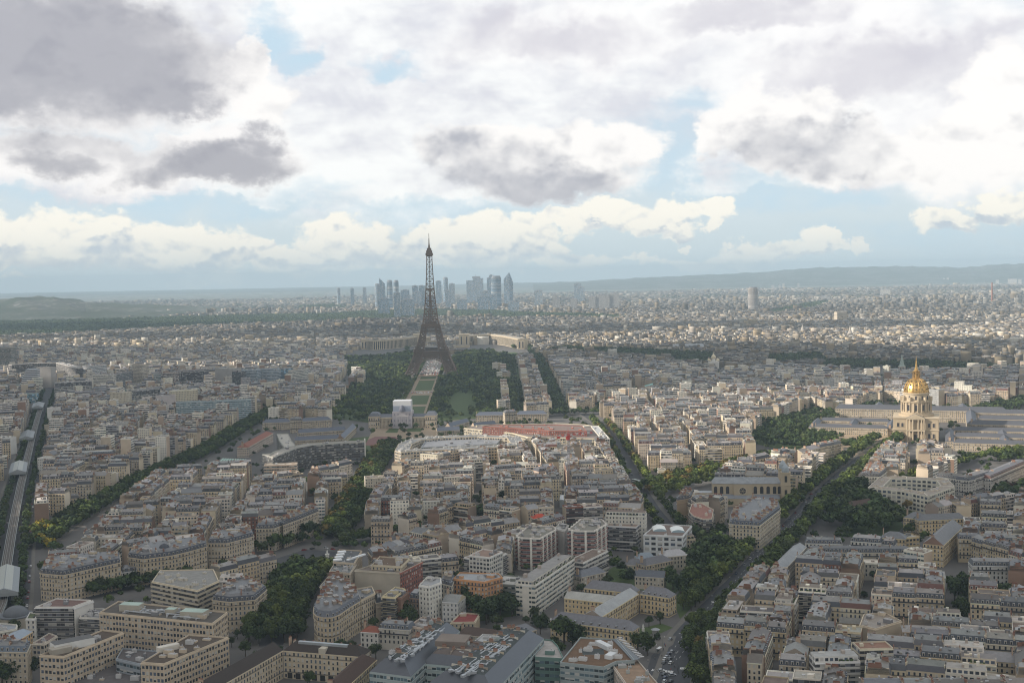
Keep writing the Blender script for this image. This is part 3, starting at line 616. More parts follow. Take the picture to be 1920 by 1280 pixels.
def poly_hero(pts, h, name, label, cat, fac='stone_facade', wall=(0.46, 0.40, 0.31), roof='mansard', roofc=None, topm='zinc_roof', topc=None, h1=3.2, ins=1.2, dorm=True, court=None, clutter=6, group=None, fl=3.1, bay=2.7, chim=True, low='slate', cornice=True, parapet=0.8, clutc=None, z0=0.0, root=None, reg=True, relief=None, rail=None, fins=0):
    """building on any outline; pts = eaves outline (pixels at height h, or ready ground points)"""
    relief = fac in ('balcony_facade', 'modern_facade', 'office_facade', 'plain_facade') if relief is None else relief
    p = poly_px(pts, h) if isinstance(pts, str) else pts; p = ccw(p); ox = sum(q[0] for q in p)/len(p); oy = sum(q[1] for q in p)/len(p)
    own = root is None
    if own: root = empty(name, (ox, oy, 0)); tag(root, label, cat, group); root['px0'] = 0; del root['px0']
    else: ox, oy = root.location.x, root.location.y
    q = [(x-ox, y-oy) for x, y in p]; roofc = roofc or jit(R.choice(SLATE)); topc = topc or jit(R.choice(ZINC))
    if reg: TK.add(offset_poly(p, 0.5) if len(p) > 3 else p)
    W = MB(); Rf = MB(); T = ID()
    n = len(q); uo = int(R.random()*300)
    for i in range(n):
        a, b = q[i], q[(i+1) % n]; L = hypot(b[0]-a[0], b[1]-a[1]); nb = max(1, round(L/bay)); nf = (h-z0)/fl
        W.face([(*a, z0), (*b, z0), (*b, h), (*a, h)], fac, wall, [(uo, -nf), (uo+nb, -nf), (uo+nb, 0), (uo, 0)]); uo += nb+7
    if cornice:
        o = offset_poly(q, -0.45); cw = tuple(min(.62, c*1.12) for c in wall)
        for lev in ((h-0.5, h+0.08), (h-fl-0.15, h-fl+0.05)) if roof == 'mansard' else ((h-0.4, h+0.05),):
            for i in range(n):
                a, b, c, d = o[i], o[(i+1) % n], q[(i+1) % n], q[i]
                W.face([(*a, lev[0]), (*b, lev[0]), (*b, lev[1]), (*a, lev[1])], 'render_wall', cw); W.face([(*a, lev[1]), (*b, lev[1]), (*c, lev[1]), (*d, lev[1])], 'render_wall', cw); W.face([(*d, lev[0]), (*c, lev[0]), (*b, lev[0]), (*a, lev[0])], 'render_wall', cw)
    if relief and h-z0 > 6:
        bal = fac == 'balcony_facade'; o = offset_poly(q, -1.0 if bal else -.25); o2 = offset_poly(q, -.92); rc = rail or (0.07, 0.07, 0.075)
        for j in range(1, int((h-z0)/fl)+1):
            z = h-fl*j+(0 if bal else fl*.14)
            if z < z0+1.5: continue
            rl_ = MB()
            for i in range(n):
                a, b, c, d = o[i], o[(i+1) % n], q[(i+1) % n], q[i]
                for e in ([(*a, z-.12), (*b, z-.12), (*b, z+.1), (*a, z+.1)], [(*a, z+.1), (*b, z+.1), (*c, z+.1), (*d, z+.1)], [(*d, z-.12), (*c, z-.12), (*b, z-.12), (*a, z-.12)]): rl_.face(e, 'render_wall', tuple(min(.65, c_*1.08) for c_ in wall))
                if bal:
                    a2, b2 = o2[i], o2[(i+1) % n]; rl_.face([(*a, z+.1), (*b, z+.1), (*b, z+1.0), (*a, z+1.0)], 'paint', rc); rl_.face([(*b2, z+.1), (*a2, z+.1), (*a2, z+1.0), (*b2, z+1.0)], 'paint', rc); rl_.face([(*a, z+1.0), (*b, z+1.0), (*b2, z+1.0), (*a2, z+1.0)], 'paint', rc)
            rl_.build('balcony' if bal else 'ledge', root)
        if fins:
            for (x, y, z, an) in along(q, fins): rl_ = MB(); rl_.box(ID(x, y, 0, an), -.8, .8, -1.25, -.002, z0, h+.6, 'render_wall', tuple(min(.68, c_*1.15) for c_ in wall), faces='FLRT'); rl_.build('pillar', root)
        if fac in ('modern_facade', 'plain_facade'):
            rl_ = MB()
            for i in range(n):
                a, b = q[i], q[(i+1) % n]; L = hypot(b[0]-a[0], b[1]-a[1]); nb = max(1, round(L/bay)); an = atan2(b[1]-a[1], b[0]-a[0]); TT = ID(a[0], a[1], 0, an)
                for k in range(nb+1): rl_.box(TT, L*k/nb-.14, L*k/nb+.14, -.28, -.002, z0+.5, h-.5, 'render_wall', tuple(min(.65, c_*1.08) for c_ in wall), faces='FLRT')
            rl_.build('mullion_pattern', root)
    wall_o = W.build('wall', root)
    top = h
    if roof == 'mansard':
        r = offset_poly(q, ins); top = h+h1
        for i in range(n):
            a, b, c, d = q[i], q[(i+1) % n], r[(i+1) % n], r[i]
            Rf.face([(*a, h), (*b, h), (*c, top), (*d, top)], low, roofc)
        r2 = offset_poly(r, 3.0) if area(offset_poly(r, 3.0)) > 30 else None
        if r2:
            for i in range(n): Rf.face([(*r[i], top), (*r[(i+1) % n], top), (*r2[(i+1) % n], top+1.1), (*r2[i], top+1.1)], topm, topc)
            Rf.face([(*x, top+1.1) for x in r2], topm, topc)
        else: Rf.face([(*x, top) for x in r], topm, topc)
        ring = r
    else:
        Rf.face([(*x, h+0.002) for x in q], topm, topc)
        ii = offset_poly(q, 0.35)
        for i in range(n):
            a, b, c, d = q[i], q[(i+1) % n], ii[(i+1) % n], ii[i]
            Rf.face([(*a, h+.002), (*b, h+.002), (*b, h+parapet), (*a, h+parapet)], 'render_wall', wall); Rf.face([(*c, h), (*d, h), (*d, h+parapet), (*c, h+parapet)], 'render_wall', wall); Rf.face([(*a, h+parapet), (*b, h+parapet), (*c, h+parapet), (*d, h+parapet)], 'render_wall', tuple(c_*1.1 for c_ in wall))
        ring = ii
    roof_o = Rf.build('roof', root)
    if roof == 'mansard' and area(q) > 250:
        for (x, y, z, an) in along(offset_poly(r, 0.2), 12.5, 0.0, top):
            pw = MB(); TT = ID(x, y, top-0.4, an); L_ = R.uniform(5.5, 9); pw.box(TT, -.2, .2, 0.3, L_, 0, 1.9, 'render_wall', R.choice(PARTY)); pw.box(TT, -.35, .35, L_*.45, L_*.45+2.4, 1.9, 3.2, 'render_wall', (0.3, 0.19, 0.14)); pw.box(TT, -.2, .2, L_*.45+.2, L_*.45+2.2, 3.2, 3.7, 'clay', CLAY)
            for e in range(2): sx = R.uniform(1.5, 9); sy = R.uniform(1, 5); sk = MB(); sk.box(TT, sx, sx+1, sy, sy+.8, .4, 1.5+sy*.1, 'zinc_roof', R.choice([(0.5, 0.52, 0.55), (0.16, 0.17, 0.2)])); sk.build('skylight', roof_o)
            pw.build('party_wall', roof_o)
    if roof == 'mansard' and dorm:
        for (x, y, z, an) in along(q, 3.1, 0.35, h+0.55): inst(ME_DORM, 'dormer', roof_o, (x, y, z), an)
    if chim and roof == 'mansard':
        for (x, y, z, an) in along(offset_poly(r, 1.5), 9.0, 0.0, top+0.3): inst(R.choice(ME_CH), 'chimney', roof_o, (x, y, z), an)
    xs = [a for a, _ in ring]; ys = [b for _, b in ring]; c = 0; tries = 0
    while c < clutter and tries < 200:
        tries += 1; x, y = R.uniform(min(xs), max(xs)), R.uniform(min(ys), max(ys)); s = R.uniform(0.8, 2.6)
        if all(inside(x+i, y+j, ring) for i in (-s, s) for j in (-s, s)):
            m = MB(); an = atan2(q[1][1]-q[0][1], q[1][0]-q[0][0]); TT = ID(x, y, top+(0.9 if roof == 'mansard' else 0.0), an); hh = R.uniform(0.8, 2.4)
            m.box(TT, -s, s, -s*0.6, s*0.6, 0, hh, 'render_wall', clutc or R.choice([(0.45, 0.45, 0.45), wall, (0.2, 0.2, 0.21)]), top='flat_roof', topc=(0.35, 0.34, 0.33)); m.bar(TT((s*.4, 0, hh)), TT((s*.4, 0, hh+0.9)), 0.25, 'metal', (0.5, 0.5, 0.52), 6)
            m.build('roof_unit', roof_o); c += 1
    return root

def ring_hero(pts, h, width, name, label, cat, **k):
    p = ccw(poly_px(pts, h)); TK.add(p); inn = offset_poly(p, width); n = len(p); r = None
    for i in range(n):
        q = [p[i], p[(i+1) % n], inn[(i+1) % n], inn[i]]
        r = poly_hero(q, h+.004*i, name, label, cat, roof='flat', cornice=False, parapet=.25, reg=False, root=r, **k)
    return r
# ---------------------------------------------------------------- lattice tower
def eiffel():
    x, y = at(810, 703); ang = radians(3.0)
    root = empty('lattice_tower', (x, y, 0), ang); tag(root, 'tall brown iron lattice tower on four arched legs rising above the park', 'tower')
    IC = (0.125, 0.085, 0.062)
    prof = [(0, 61.5, 25.5), (14, 54.5, 23.5), (28, 48.0, 22), (43, 42, 20), (57, 37.0, 18.5), (72, 31.2, 16), (86, 26.8, 14), (101, 23.2, 12.6), (115.7, 20.6, 11.6)]
    for sx in (-1, 1):
        for sy in (-1, 1):
            mb = MB()
            for i in range(len(prof)-1):
                z0, o0, w0 = prof[i]; z1, o1, w1 = prof[i+1]
                if abs(z0-57) < 1: z0 += 0.5
                c0 = [(sx*(o0-a*w0), sy*(o0-b*w0), z0) for a, b in ((0, 0), (1, 0), (1, 1), (0, 1))]; c1 = [(sx*(o1-a*w1), sy*(o1-b*w1), z1) for a, b in ((0, 0), (1, 0), (1, 1), (0, 1))]
                t = 1.5-0.5*i/8
                for k in range(4):
                    mb.bar(c0[k], c1[k], t, 'iron', IC); mb.bar(c0[k], c1[(k+1) % 4], t*0.52, 'iron', IC); mb.bar(c0[(k+1) % 4], c1[k], t*0.52, 'iron', IC); mb.bar(c1[k], c1[(k+1) % 4], t*0.6, 'iron', IC)
                    m0 = [(c0[k][j]+c0[(k+1) % 4][j])/2 for j in range(3)]; m1 = [(c1[k][j]+c1[(k+1) % 4][j])/2 for j in range(3)]; mm0 = [(c0[k][j]+c1[k][j])/2 for j in range(3)]; mm1 = [(c0[(k+1) % 4][j]+c1[(k+1) % 4][j])/2 for j in range(3)]
                    for pa, pb in ((m0, mm0), (mm0, m1), (m1, mm1), (mm1, m0)): mb.bar(pa, pb, t*0.34, 'iron', IC)
            mb.build('leg', root)
    # masonry feet
    for sx in (-1, 1):
        for sy in (-1, 1):
            mb = MB(); T = ID(sx*49, sy*49); mb.box(T, -14.5, 14.5, -14.5, 14.5, 0.0, 3.0, 'render_wall', (0.4, 0.37, 0.31)); mb.build('footing', root)
    # arches with their lattice spandrel, one on each side
    for k in range(4):
        mb = MB(); T = ID(0, 0, 0, k*pi/2); pts = []
        for i in range(25):
            t = pi*i/24; pts.append((-37.5*cos(t), 8+31*sin(t)))
        for dy in (-0.6, 1.2):
            for i in range(24):
                (xa, za), (xb, zb) = pts[i], pts[i+1]
                off = lambda z: 61.5 - z*(61.5-34.0)/57.0
                A = (xa, -off(za)+dy+2, za); B = (xb, -off(zb)+dy+2, zb); A2 = (xa*1.1, -off(za)+dy+2, za+3.6); B2 = (xb*1.1, -off(zb)+dy+2, zb+3.6)
                mb.bar(T(A), T(B), 1.2, 'iron', IC); mb.bar(T(A2), T(B2), 1.0, 'iron', IC); mb.bar(T(A), T(B2), 0.5, 'iron', IC); mb.bar(T(A2), T(B), 0.5, 'iron', IC)
                if dy > 0 and za > 26 and i % 2 == 0: mb.bar(T(A2), T((A2[0], -39+dy, 45)), .5, 'iron', IC); mb.bar(T(A2), T((A2[0]+4, -39+dy, 45)), .4, 'iron', IC); mb.bar(T(A2), T((A2[0]-4, -39+dy, 45)), .4, 'iron', IC)
        mb.build('arch', root)
    # girders between the legs, under and at the platforms
    def girder(z0, z1, half, n, t, name, y_off):
        for k in range(4):
            mb = MB(); T = ID(0, 0, 0, k*pi/2)
            for i in range(n):
                xa = -half+2*half*i/n; xb = -half+2*half*(i+1)/n
                for a, b in (((xa, z0), (xb, z0)), ((xa, z1), (xb, z1)), ((xa, z0), (xb, z1)), ((xb, z0), (xa, z1)), ((xa, z0), (xa, z1))):
                    mb.bar(T((a[0], -y_off, a[1])), T((b[0], -y_off, b[1])), t, 'iron', IC)
            mb.build(name, root)
    girder(44.5, 52.0, 37.5, 22, 0.9, 'girder', 37.0); girder(107, 112.5, 19.5, 12, 0.45, 'girder', 20.0); girder(100, 103, 17.5, 8, 0.4, 'girder', 21.3)
    mb = MB(); T = ID(); mb.box(T, -39, 39, -39, 39, 51.0, 55.5, 'iron', IC, faces='FBLRTD'); 
    for s in (-1, 1):
        for z0, z1, o in ((55.5, 57.2, 40.5), (61.0, 62.2, 39.0)):
            mb.box(T, -o, o, s*o-1.2, s*o+1.2, z0, z1, 'iron', IC, faces='FBLRTD'); mb.box(T, s*o-1.2, s*o+1.2, -o+1.2, o-1.2, z0+0.01, z1-0.01, 'iron', IC, faces='FBLRTD')
        for i in range(28):
            q = -36+72*i/27; mb.bar((q, s*39.5, 57.2), (q, s*38.5, 61.0), 0.35, 'iron', IC); mb.bar((s*39.5, q, 57.2), (s*38.5, q, 61.0), 0.35, 'iron', IC)
    mb.build('first_platform', root)
    for (px_, py_, w_, d_) in ((-21, 0, 9, 32), (21, 0, 9, 32), (0, 24, 28, 8)):
        mb = MB(); T = ID(px_, py_); mb.box(T, -w_/2, w_/2, -d_/2, d_/2, 55.5, 62.5, 'dark_glass', (0.12, 0.13, 0.14), top='metal', topc=(0.45, 0.46, 0.47)); mb.build('pavilion', root)
    mb = MB(); T = ID(); mb.box(T, -22, 22, -22, 22, 112.0, 115.0, 'iron', IC, faces='FBLRTD'); mb.box(T, -20.6, 20.6, -20.6, 20.6, 115.0, 118.0, 'iron', IC, faces='FBLRTD'); mb.box(T, -13, 13, -13, 13, 118, 121.5, 'iron', IC)
    mb.build('second_platform', root)
    # shaft: four posts that draw together, braced all round
    mb = MB(); sh = [(116, 18.6), (128, 16.2), (140, 14.6), (152, 13.2), (164, 12.0), (176, 10.9), (187, 10.0), (198, 9.2), (209, 8.6), (220, 8.0), (231, 7.4), (242, 6.9), (253, 6.5), (264, 6.2), (274, 6.0)]
    for i in range(len(sh)-1):
        z0, a = sh[i]; z1, b = sh[i+1]; t = 1.7-0.7*i/14
        for k in range(4):
            T = ID(0, 0, 0, k*pi/2); mb.bar(T((-a, -a, z0)), T((-b, -b, z1)), t, 'iron', IC); f = max(0.0, 0.42-0.05*i)
            mb.bar(T((-a*f, -a, z0)), T((-b*max(0.0, f-.05), -b, z1)), t*0.7, 'iron', IC); mb.bar(T((a*f, -a, z0)), T((b*max(0.0, f-.05), -b, z1)), t*0.7, 'iron', IC)
            mb.bar(T((-b, -b, z1)), T((b, -b, z1)), t*0.6, 'iron', IC); zm = (z0+z1)/2; c = (a+b)/2
            for (p, q) in (((-a, -a, z0), (-c*f, -c, zm)), ((-c*f, -c, zm), (-b, -b, z1)), ((a, -a, z0), (c*f, -c, zm)), ((c*f, -c, zm), (b, -b, z1)), ((-a*f, -a, z0), (b*f, -b, z1)), ((a*f, -a, z0), (-b*f, -b, z1)), ((-c, -c, zm), (c, -c, zm))): mb.bar(T(p), T(q), t*0.42, 'iron', IC)
        mb.bar((0, 0, z0), (0, 0, z1), 1.0, 'iron', IC)
    mb.build('shaft', root)
    mb = MB(); T = ID(); mb.lathe(T, [(14.5, 194.5), (14.5, 197.5), (9, 197.5)], 'iron', IC, 4, pi/4); mb.build('middle_platform', root)
    mb = MB(); mb.lathe(T, [(6.4, 271), (9.2, 274), (9.2, 279), (7.4, 279.2), (7.4, 285), (5.4, 285.2), (5.2, 290), (2.4, 291), (2.0, 296), (1.3, 299)], 'iron', IC, 8, pi/8); mb.build('top_cabin', root)
    mb = MB(); mb.bar((0, 0, 299), (0, 0, 312), 1.25, 'iron', (0.3, 0.27, 0.25), 6, 0.9); mb.bar((0, 0, 312), (0, 0, 324), 0.6, 'iron', (0.3, 0.27, 0.25), 6, 0.4); mb.bar((-1.6, 0, 321.5), (1.6, 0, 321.5), 0.3, 'iron', IC); mb.build('antenna', root)
    LM.append(('the tall iron tower', x, y))
# ---------------------------------------------------------------- gold domed church
def gold_dome():
    x, y = at(1718, 822); ang = radians(-20); root = empty('domed_church', (x, y, 0), ang); tag(root, 'square stone church with a tall drum and a gilded ribbed dome and spire', 'church')
    ST = (0.42, 0.345, 0.245); ST2 = (0.47, 0.395, 0.285); RF = (0.13, 0.135, 0.15); T = ID(); TK.add(TK.corners(x, y, ang, 62, 62))
    mb = MB(); mb.box(T, -28, 28, -28, 28, 0, 31, 'render_wall', ST, top='slate', topc=RF)
    for z in (14.6, 30.0): 
        mb.box(T, -28.9, 28.9, -28.9, 28.9, z, z+1.2, 'render_wall', ST2, faces='FBLRTD')
    mb.build('wall', root)
    def win(px, z, w, h, face=0, name='window'):
        m = MB(); TT = ID(0, 0, 0, face*pi/2); m.box(TT, px-w/2-.5, px+w/2+.5, -28.35, -28.003, z-.5, z+h+.5, 'render_wall', ST2, faces='FLRTD'); m.box(TT, px-w/2, px+w/2, -28.45, -28.35, z, z+h, 'dark_glass', (0.05, 0.05, 0.06), faces='FLRT'); m.build(name, root)
    for f in range(4):
        for px in (-22, -16.5, 16.5, 22):
            win(px, 4.5, 2.6, 6, f); win(px, 19, 2.6, 5, f)
        if f: win(0, 5, 3, 7, f); win(0, 18, 3, 7, f)
    m = MB(); m.box(T, -11.5, 11.5, -33, -28.003, 0, 1.2, 'render_wall', ST2)
    for z0, z1 in ((1.2, 14.0), (16.0, 29.0)):
        m.box(T, -11.5, 11.5, -32.6, -28.003, z1, z1+1.7, 'render_wall', ST2, faces='FLRTD')
    m.tri_roof(T, -0.01, 0.01, -12, 12, 0, 0, 'slate', RF)
    A = [T((-12, -33, 30.8)), T((12, -33, 30.8)), T((0, -33, 36.5))]; B = [T((-12, -27, 30.8)), T((12, -27, 30.8)), T((0, -27, 36.5))]
    m.face(A, 'render_wall', ST2); m.face([A[1], B[1], B[2], A[2]], 'slate', RF); m.face([B[0], A[0], A[2], B[2]], 'slate', RF); m.box(T, -2, 2, -28.6, -28.003, 1.3, 9, 'dark_glass', (0.04, 0.04, 0.04), faces='FLRT')
    m.build('portico', root)
    for px in (-10.5, -7.3, -3.3, 3.3, 7.3, 10.5):
        for z0, z1 in ((1.2, 14.0), (16.0, 29.0)):
            c = MB(); c.bar((px, -31.8, z0), (px, -31.8, z1), 0.75, 'render_wall', ST2, 10); c.build('column', root)
    m = MB(); m.lathe(T, [(22.5, 31), (22.5, 34), (19.2, 34), (19.2, 37), (18.4, 37), (18.4, 49.0), (19.8, 49.3), (20, 51), (18, 51.2)], 'render_wall', ST, 32); m.lathe(T, [(18, 51.2), (16.2, 52), (16.2, 60), (17.4, 60.4), (17.6, 61.6), (15.4, 62)], 'render_wall', ST2, 32)
    m.build('drum', root)
    for k in range(24):
        a = 2*pi*(k+.5)/24; c = MB(); TT = ID(19.2*cos(a), 19.2*sin(a)); c.bar(TT((0, 0, 37)), TT((0, 0, 49)), 0.62, 'render_wall', ST2, 8)
        if k % 2 == 0: c.box(ID(0, 0, 0, a), 16.0, 20.4, -0.9, 0.9, 50.8, 56.5, 'render_wall', ST2)
        c.build('buttress' if k % 2 == 0 else 'column', root)
    for k in range(12):
        a = 2*pi*k/12; w_ = MB(); TT = ID(0, 0, 0, a); w_.box(TT, 18.0, 18.7, -1.25, 1.25, 39, 46.5, 'dark_glass', (0.05, 0.05, 0.06)); w_.build('window', root)
        w_ = MB(); w_.box(TT, 16, 16.4, -1.1, 1.1, 53, 58, 'dark_glass', (0.05, 0.05, 0.06)); w_.build('window', root)
    d = MB(); pr = []
    for i in range(15):
        t = (pi/2)*i/14*0.97; pr.append((15.1*cos(t)**.9+0.6, 62+18.6*sin(t)))
    d.lathe(T, pr, 'gilding', (0.8, 0.55, 0.18), 48)
    d.build('dome', root)
    for k in range(12):
        a = 2*pi*(k+.5)/12; r = MB()
        for i in range(14):
            p, q = pr[i], pr[i+1]; r.bar((p[0]*cos(a), p[0]*sin(a), p[1]), (q[0]*cos(a), q[0]*sin(a), q[1]), 0.75-0.025*i, 'gilding', (0.8, 0.55, 0.18), 6)
        r.build('dome_rib', root)
        for zi in (2, 5, 8):
            r = MB(); pp = pr[zi]; a2 = a+pi/12; r.bar((pp[0]*cos(a2)*1.0, pp[0]*sin(a2), pp[1]), ((pp[0]+.5)*cos(a2), (pp[0]+.5)*sin(a2), pp[1]+1.6), 0.8, 'slate', (0.16, 0.12, 0.06), 6); r.build('trophy', root)
    l = MB(); l.lathe(T, [(4.8, 79.6), (5.0, 80), (5.0, 80.8), (4.2, 81), (3.2, 81.2), (3.4, 89), (4.2, 89.5), (4.2, 90.3), (2.4, 91), (2.2, 93.5), (1.5, 94), (0.9, 100), (0.35, 106), (0.1, 107.5)], 'gilding', (0.8, 0.55, 0.18), 12)
    for k in range(8):
        a = 2*pi*k/8; l.bar((4.3*cos(a), 4.3*sin(a), 81), (4.3*cos(a), 4.3*sin(a), 89.5), 0.5, 'gilding', (0.8, 0.55, 0.18), 6)
    l.build('lantern', root)
    s = MB(); s.bar((0, 0, 107.5), (0, 0, 110), 0.16, 'gilding', (0.8, 0.55, 0.18), 4); s.bar((-.8, 0, 109), (.8, 0, 109), 0.14, 'gilding', (0.8, 0.55, 0.18), 4); s.build('cross', root)
    LM.append(('the gold domed church', x, y))
    # nave running back from the dome, and the court ranges either side
    ca, sa = cos(ang), sin(ang)
    def rel(u, v): return (x+u*ca-v*sa, y+u*sa+v*ca)
    H = []
    def rng(u, v, w, d, h, rot=0, st='hip'):
        if d > w and st == 'hip': w, d, rot = d, w, rot+pi/2
        p = rel(u, v); S = rand_spec(p[0], p[1], ang+rot, w, d, h, st); S['wall'] = (0.42, 0.355, 0.26); S['free'] = True; S['fac'] = 'stone_facade'; S['rmat'] = 'slate'; S['rcol'] = (0.085, 0.09, 0.105); S['rh'] = min(7.0, d*0.42); add_foot(p[0], p[1], ang+rot, w, d); return S
    S = rng(0, 62, 62, 24, 20, pi/2, 'gable'); S['rh'] = 10; H = [S]
    complex_thing('church_nave', 'long stone nave with a steep slate roof behind the gold domed church', 'church', H)
    G = []
    for u in (70, 168): G.append(rng(u, 118, 13, 130, 15))
    for v in (48, 182): G.append(rng(122, v, 108, 13, 15.5))
    G.append(rng(119, 115, 82, 12, 14.6))
    complex_thing('hospice_range', 'stone hospice ranges with slate roofs round courts right of the gold dome', 'barracks', G)
    G = []
    for v in (25, -35, -95): G.append(rng(105, v, 118, 11, 9.5+0.2*(v % 3)))
    for u in (42, 106, 170): G.append(rng(u, -35, 11, 104, 9.2))
    complex_thing('hospice_wing', 'low slate roofed hospice wings in front right of the gold dome', 'barracks', G)
    G = []
    for v in (22, 96): G.append(rng(-85, v, 96, 11, 9.5+0.2*(v % 5)))
    for u in (-136, -85, -34): G.append(rng(u, 59, 11, 78, 9.2))
    complex_thing('hospice_wing', 'low slate roofed hospice wings round courts left of the gold dome', 'barracks', G)
    G = [rng(0, 190, 240, 15, 17)]; G += [rng(u, 225, 14, 60, 16) for u in (-60, 60)]
    complex_thing('hospice_range', 'long slate roofed hospice range far behind the gold dome', 'barracks', G)
# ---------------------------------------------------------------- military school
def school():
    A = at(692, 803); B = at(819, 801); w = hypot(B[0]-A[0], B[1]-A[1]); a = atan2(B[1]-A[1], B[0]-A[0]); cx, cy = (A[0]+B[0])/2, (A[1]+B[1])/2+9
    root = empty('military_school', (cx, cy, 0), a); tag(root, 'colonnaded stone palace with slate roofs behind its wrapped central pavilion', 'palace'); add_foot(cx, cy, a, w, 26); T = ID()
    ST = (0.44, 0.37, 0.27); SL = (0.11, 0.12, 0.145); e = w/2
    for x0, x1, h, d in ((-e, -e+17, 17.5, 11), (e-17, e, 17.5, 11), (-e+17, -15, 15.5, 8), (15, e-17, 15.5, 8)):
        m = MB(); m.box(T, x0, x1, -d, d, 0, h, 'stone_facade', ST, bay=3.6, fl=7.0); m.box(T, x0-.3, x1+.3, -d-.5, d+.5, h, h+.9, 'render_wall', (0.5, 0.43, 0.33), faces='FBLRTD'); m.build('wall', root)
        m = MB()
        if h > 16: m.mansard(T, x0, x1, -d, d, h+.9, 4.5, 3, 1.6, 'slate', SL, 'slate', SL, True)
        else: m.tri_roof(T, x0, x1, -d, d, h+.9, 4.2, 'slate', SL)
        m.build('roof', root)
    for s in (-1, 1):
        for k in range(8):
            px = s*(18+k*(e-17-20)/7); m = MB(); m.bar((px, -9.6, 0), (px, -9.6, 14.6), 0.7, 'render_wall', (0.5, 0.43, 0.33), 8); m.build('column', root)
        m = MB(); m.box(T, min(s*16, s*(e-17)), max(s*16, s*(e-17)), -10.6, -8.55, 14.6, 16.0, 'render_wall', (0.5, 0.43, 0.33), faces='FLRTD'); m.build('entablature', root)
    m = MB(); m.box(T, -14.8, 14.8, -13.5, 12, 0, 25, 'paint', (0.42, 0.39, 0.42))
    for px in (-8, -4.5, -1.2, 1.2, 4.5, 8): m.box(T, px-.45, px+.45, -13.9, -13.503, 6, 17, 'paint', (0.52, 0.49, 0.5), faces='FLRT')
    for px in (-11.5, 11.5, -6, 6, 0):
        for z in (3, 10, 19): m.box(T, px-.9, px+.9, -13.7, -13.503, z, z+3.6, 'paint', (0.26, 0.25, 0.29), faces='FLRT')
    m.box(T, -9.5, 9.5, -14.0, -13.503, 17.3, 18.4, 'paint', (0.55, 0.52, 0.52), faces='FLRTD'); m.face([T((-9.5, -13.8, 18.4)), T((9.5, -13.8, 18.4)), T((0, -13.8, 22.2))], 'paint', (0.52, 0.49, 0.5)); m.box(T, -1.6, 1.6, -13.75, -13.503, 0, 4.2, 'dark_glass', (0.05, 0.05, 0.05), faces='FLRT')
    m.build('printed_wrap', root)
    m = MB(); m.box(T, -13.8, 13.2, -11, 11, 25.0, 41.0, 'paint', (0.60, 0.61, 0.63)); m.box(T, -13.8, 13.2, -11.2, -11.003, 25.2, 33.5, 'paint', (0.30, 0.34, 0.42), faces='FLRT')
    m.lathe(ID(0, -11.3), [(5.2, 26), (4.6, 29), (3.4, 32), (1.6, 34.0), (0.05, 35)], 'slate', (0.13, 0.14, 0.18), 12); m.build('scaffold_box', root)
    LM.append(('the wrapped pavilion', cx, cy))
    # outer ranges
    def rg(ax, ay, bx, by, h, d, st='hip', **k): return bar(ax, ay, bx, by, h, d, st, (0.44, 0.37, 0.27), rmat='slate', rcol=(0.10, 0.115, 0.15), rh=5.0, **k)
    complex_thing('barrack_range', 'long stone barrack range with a domed slate pavilion left of the wrapped pavilion', 'barracks', [rg(492, 793, 545, 791, 12, 12), rg(565, 790, 622, 787, 12, 12), rg(544, 789, 567, 788, 18, 15, 'mansard')])
    complex_thing('barrack_range', 'long stone barrack range with a slate pavilion right of the wrapped pavilion', 'barracks', [rg(892, 779, 948, 778, 12, 12), rg(968, 777, 1025, 776, 12, 12), rg(947, 775, 969, 774, 18, 15, 'mansard')])
    complex_thing('barrack_range', 'low dark roofed sheds round a court left of the running track', 'barracks', [rg(560, 812, 648, 806, 10, 10, 'gable'), rg(553, 826, 640, 822, 9, 10, 'gable'), rg(645, 822, 668, 800, 9, 10, 'gable')])
    complex_thing('barrack_range', 'low buildings with slate roofs beside the court right of the wrapped pavilion', 'barracks', [rg(820, 808, 862, 806, 9, 10, 'gable'), rg(845, 800, 880, 790, 9, 9, 'gable'), rg(890, 799, 930, 795, 9, 9, 'gable')])
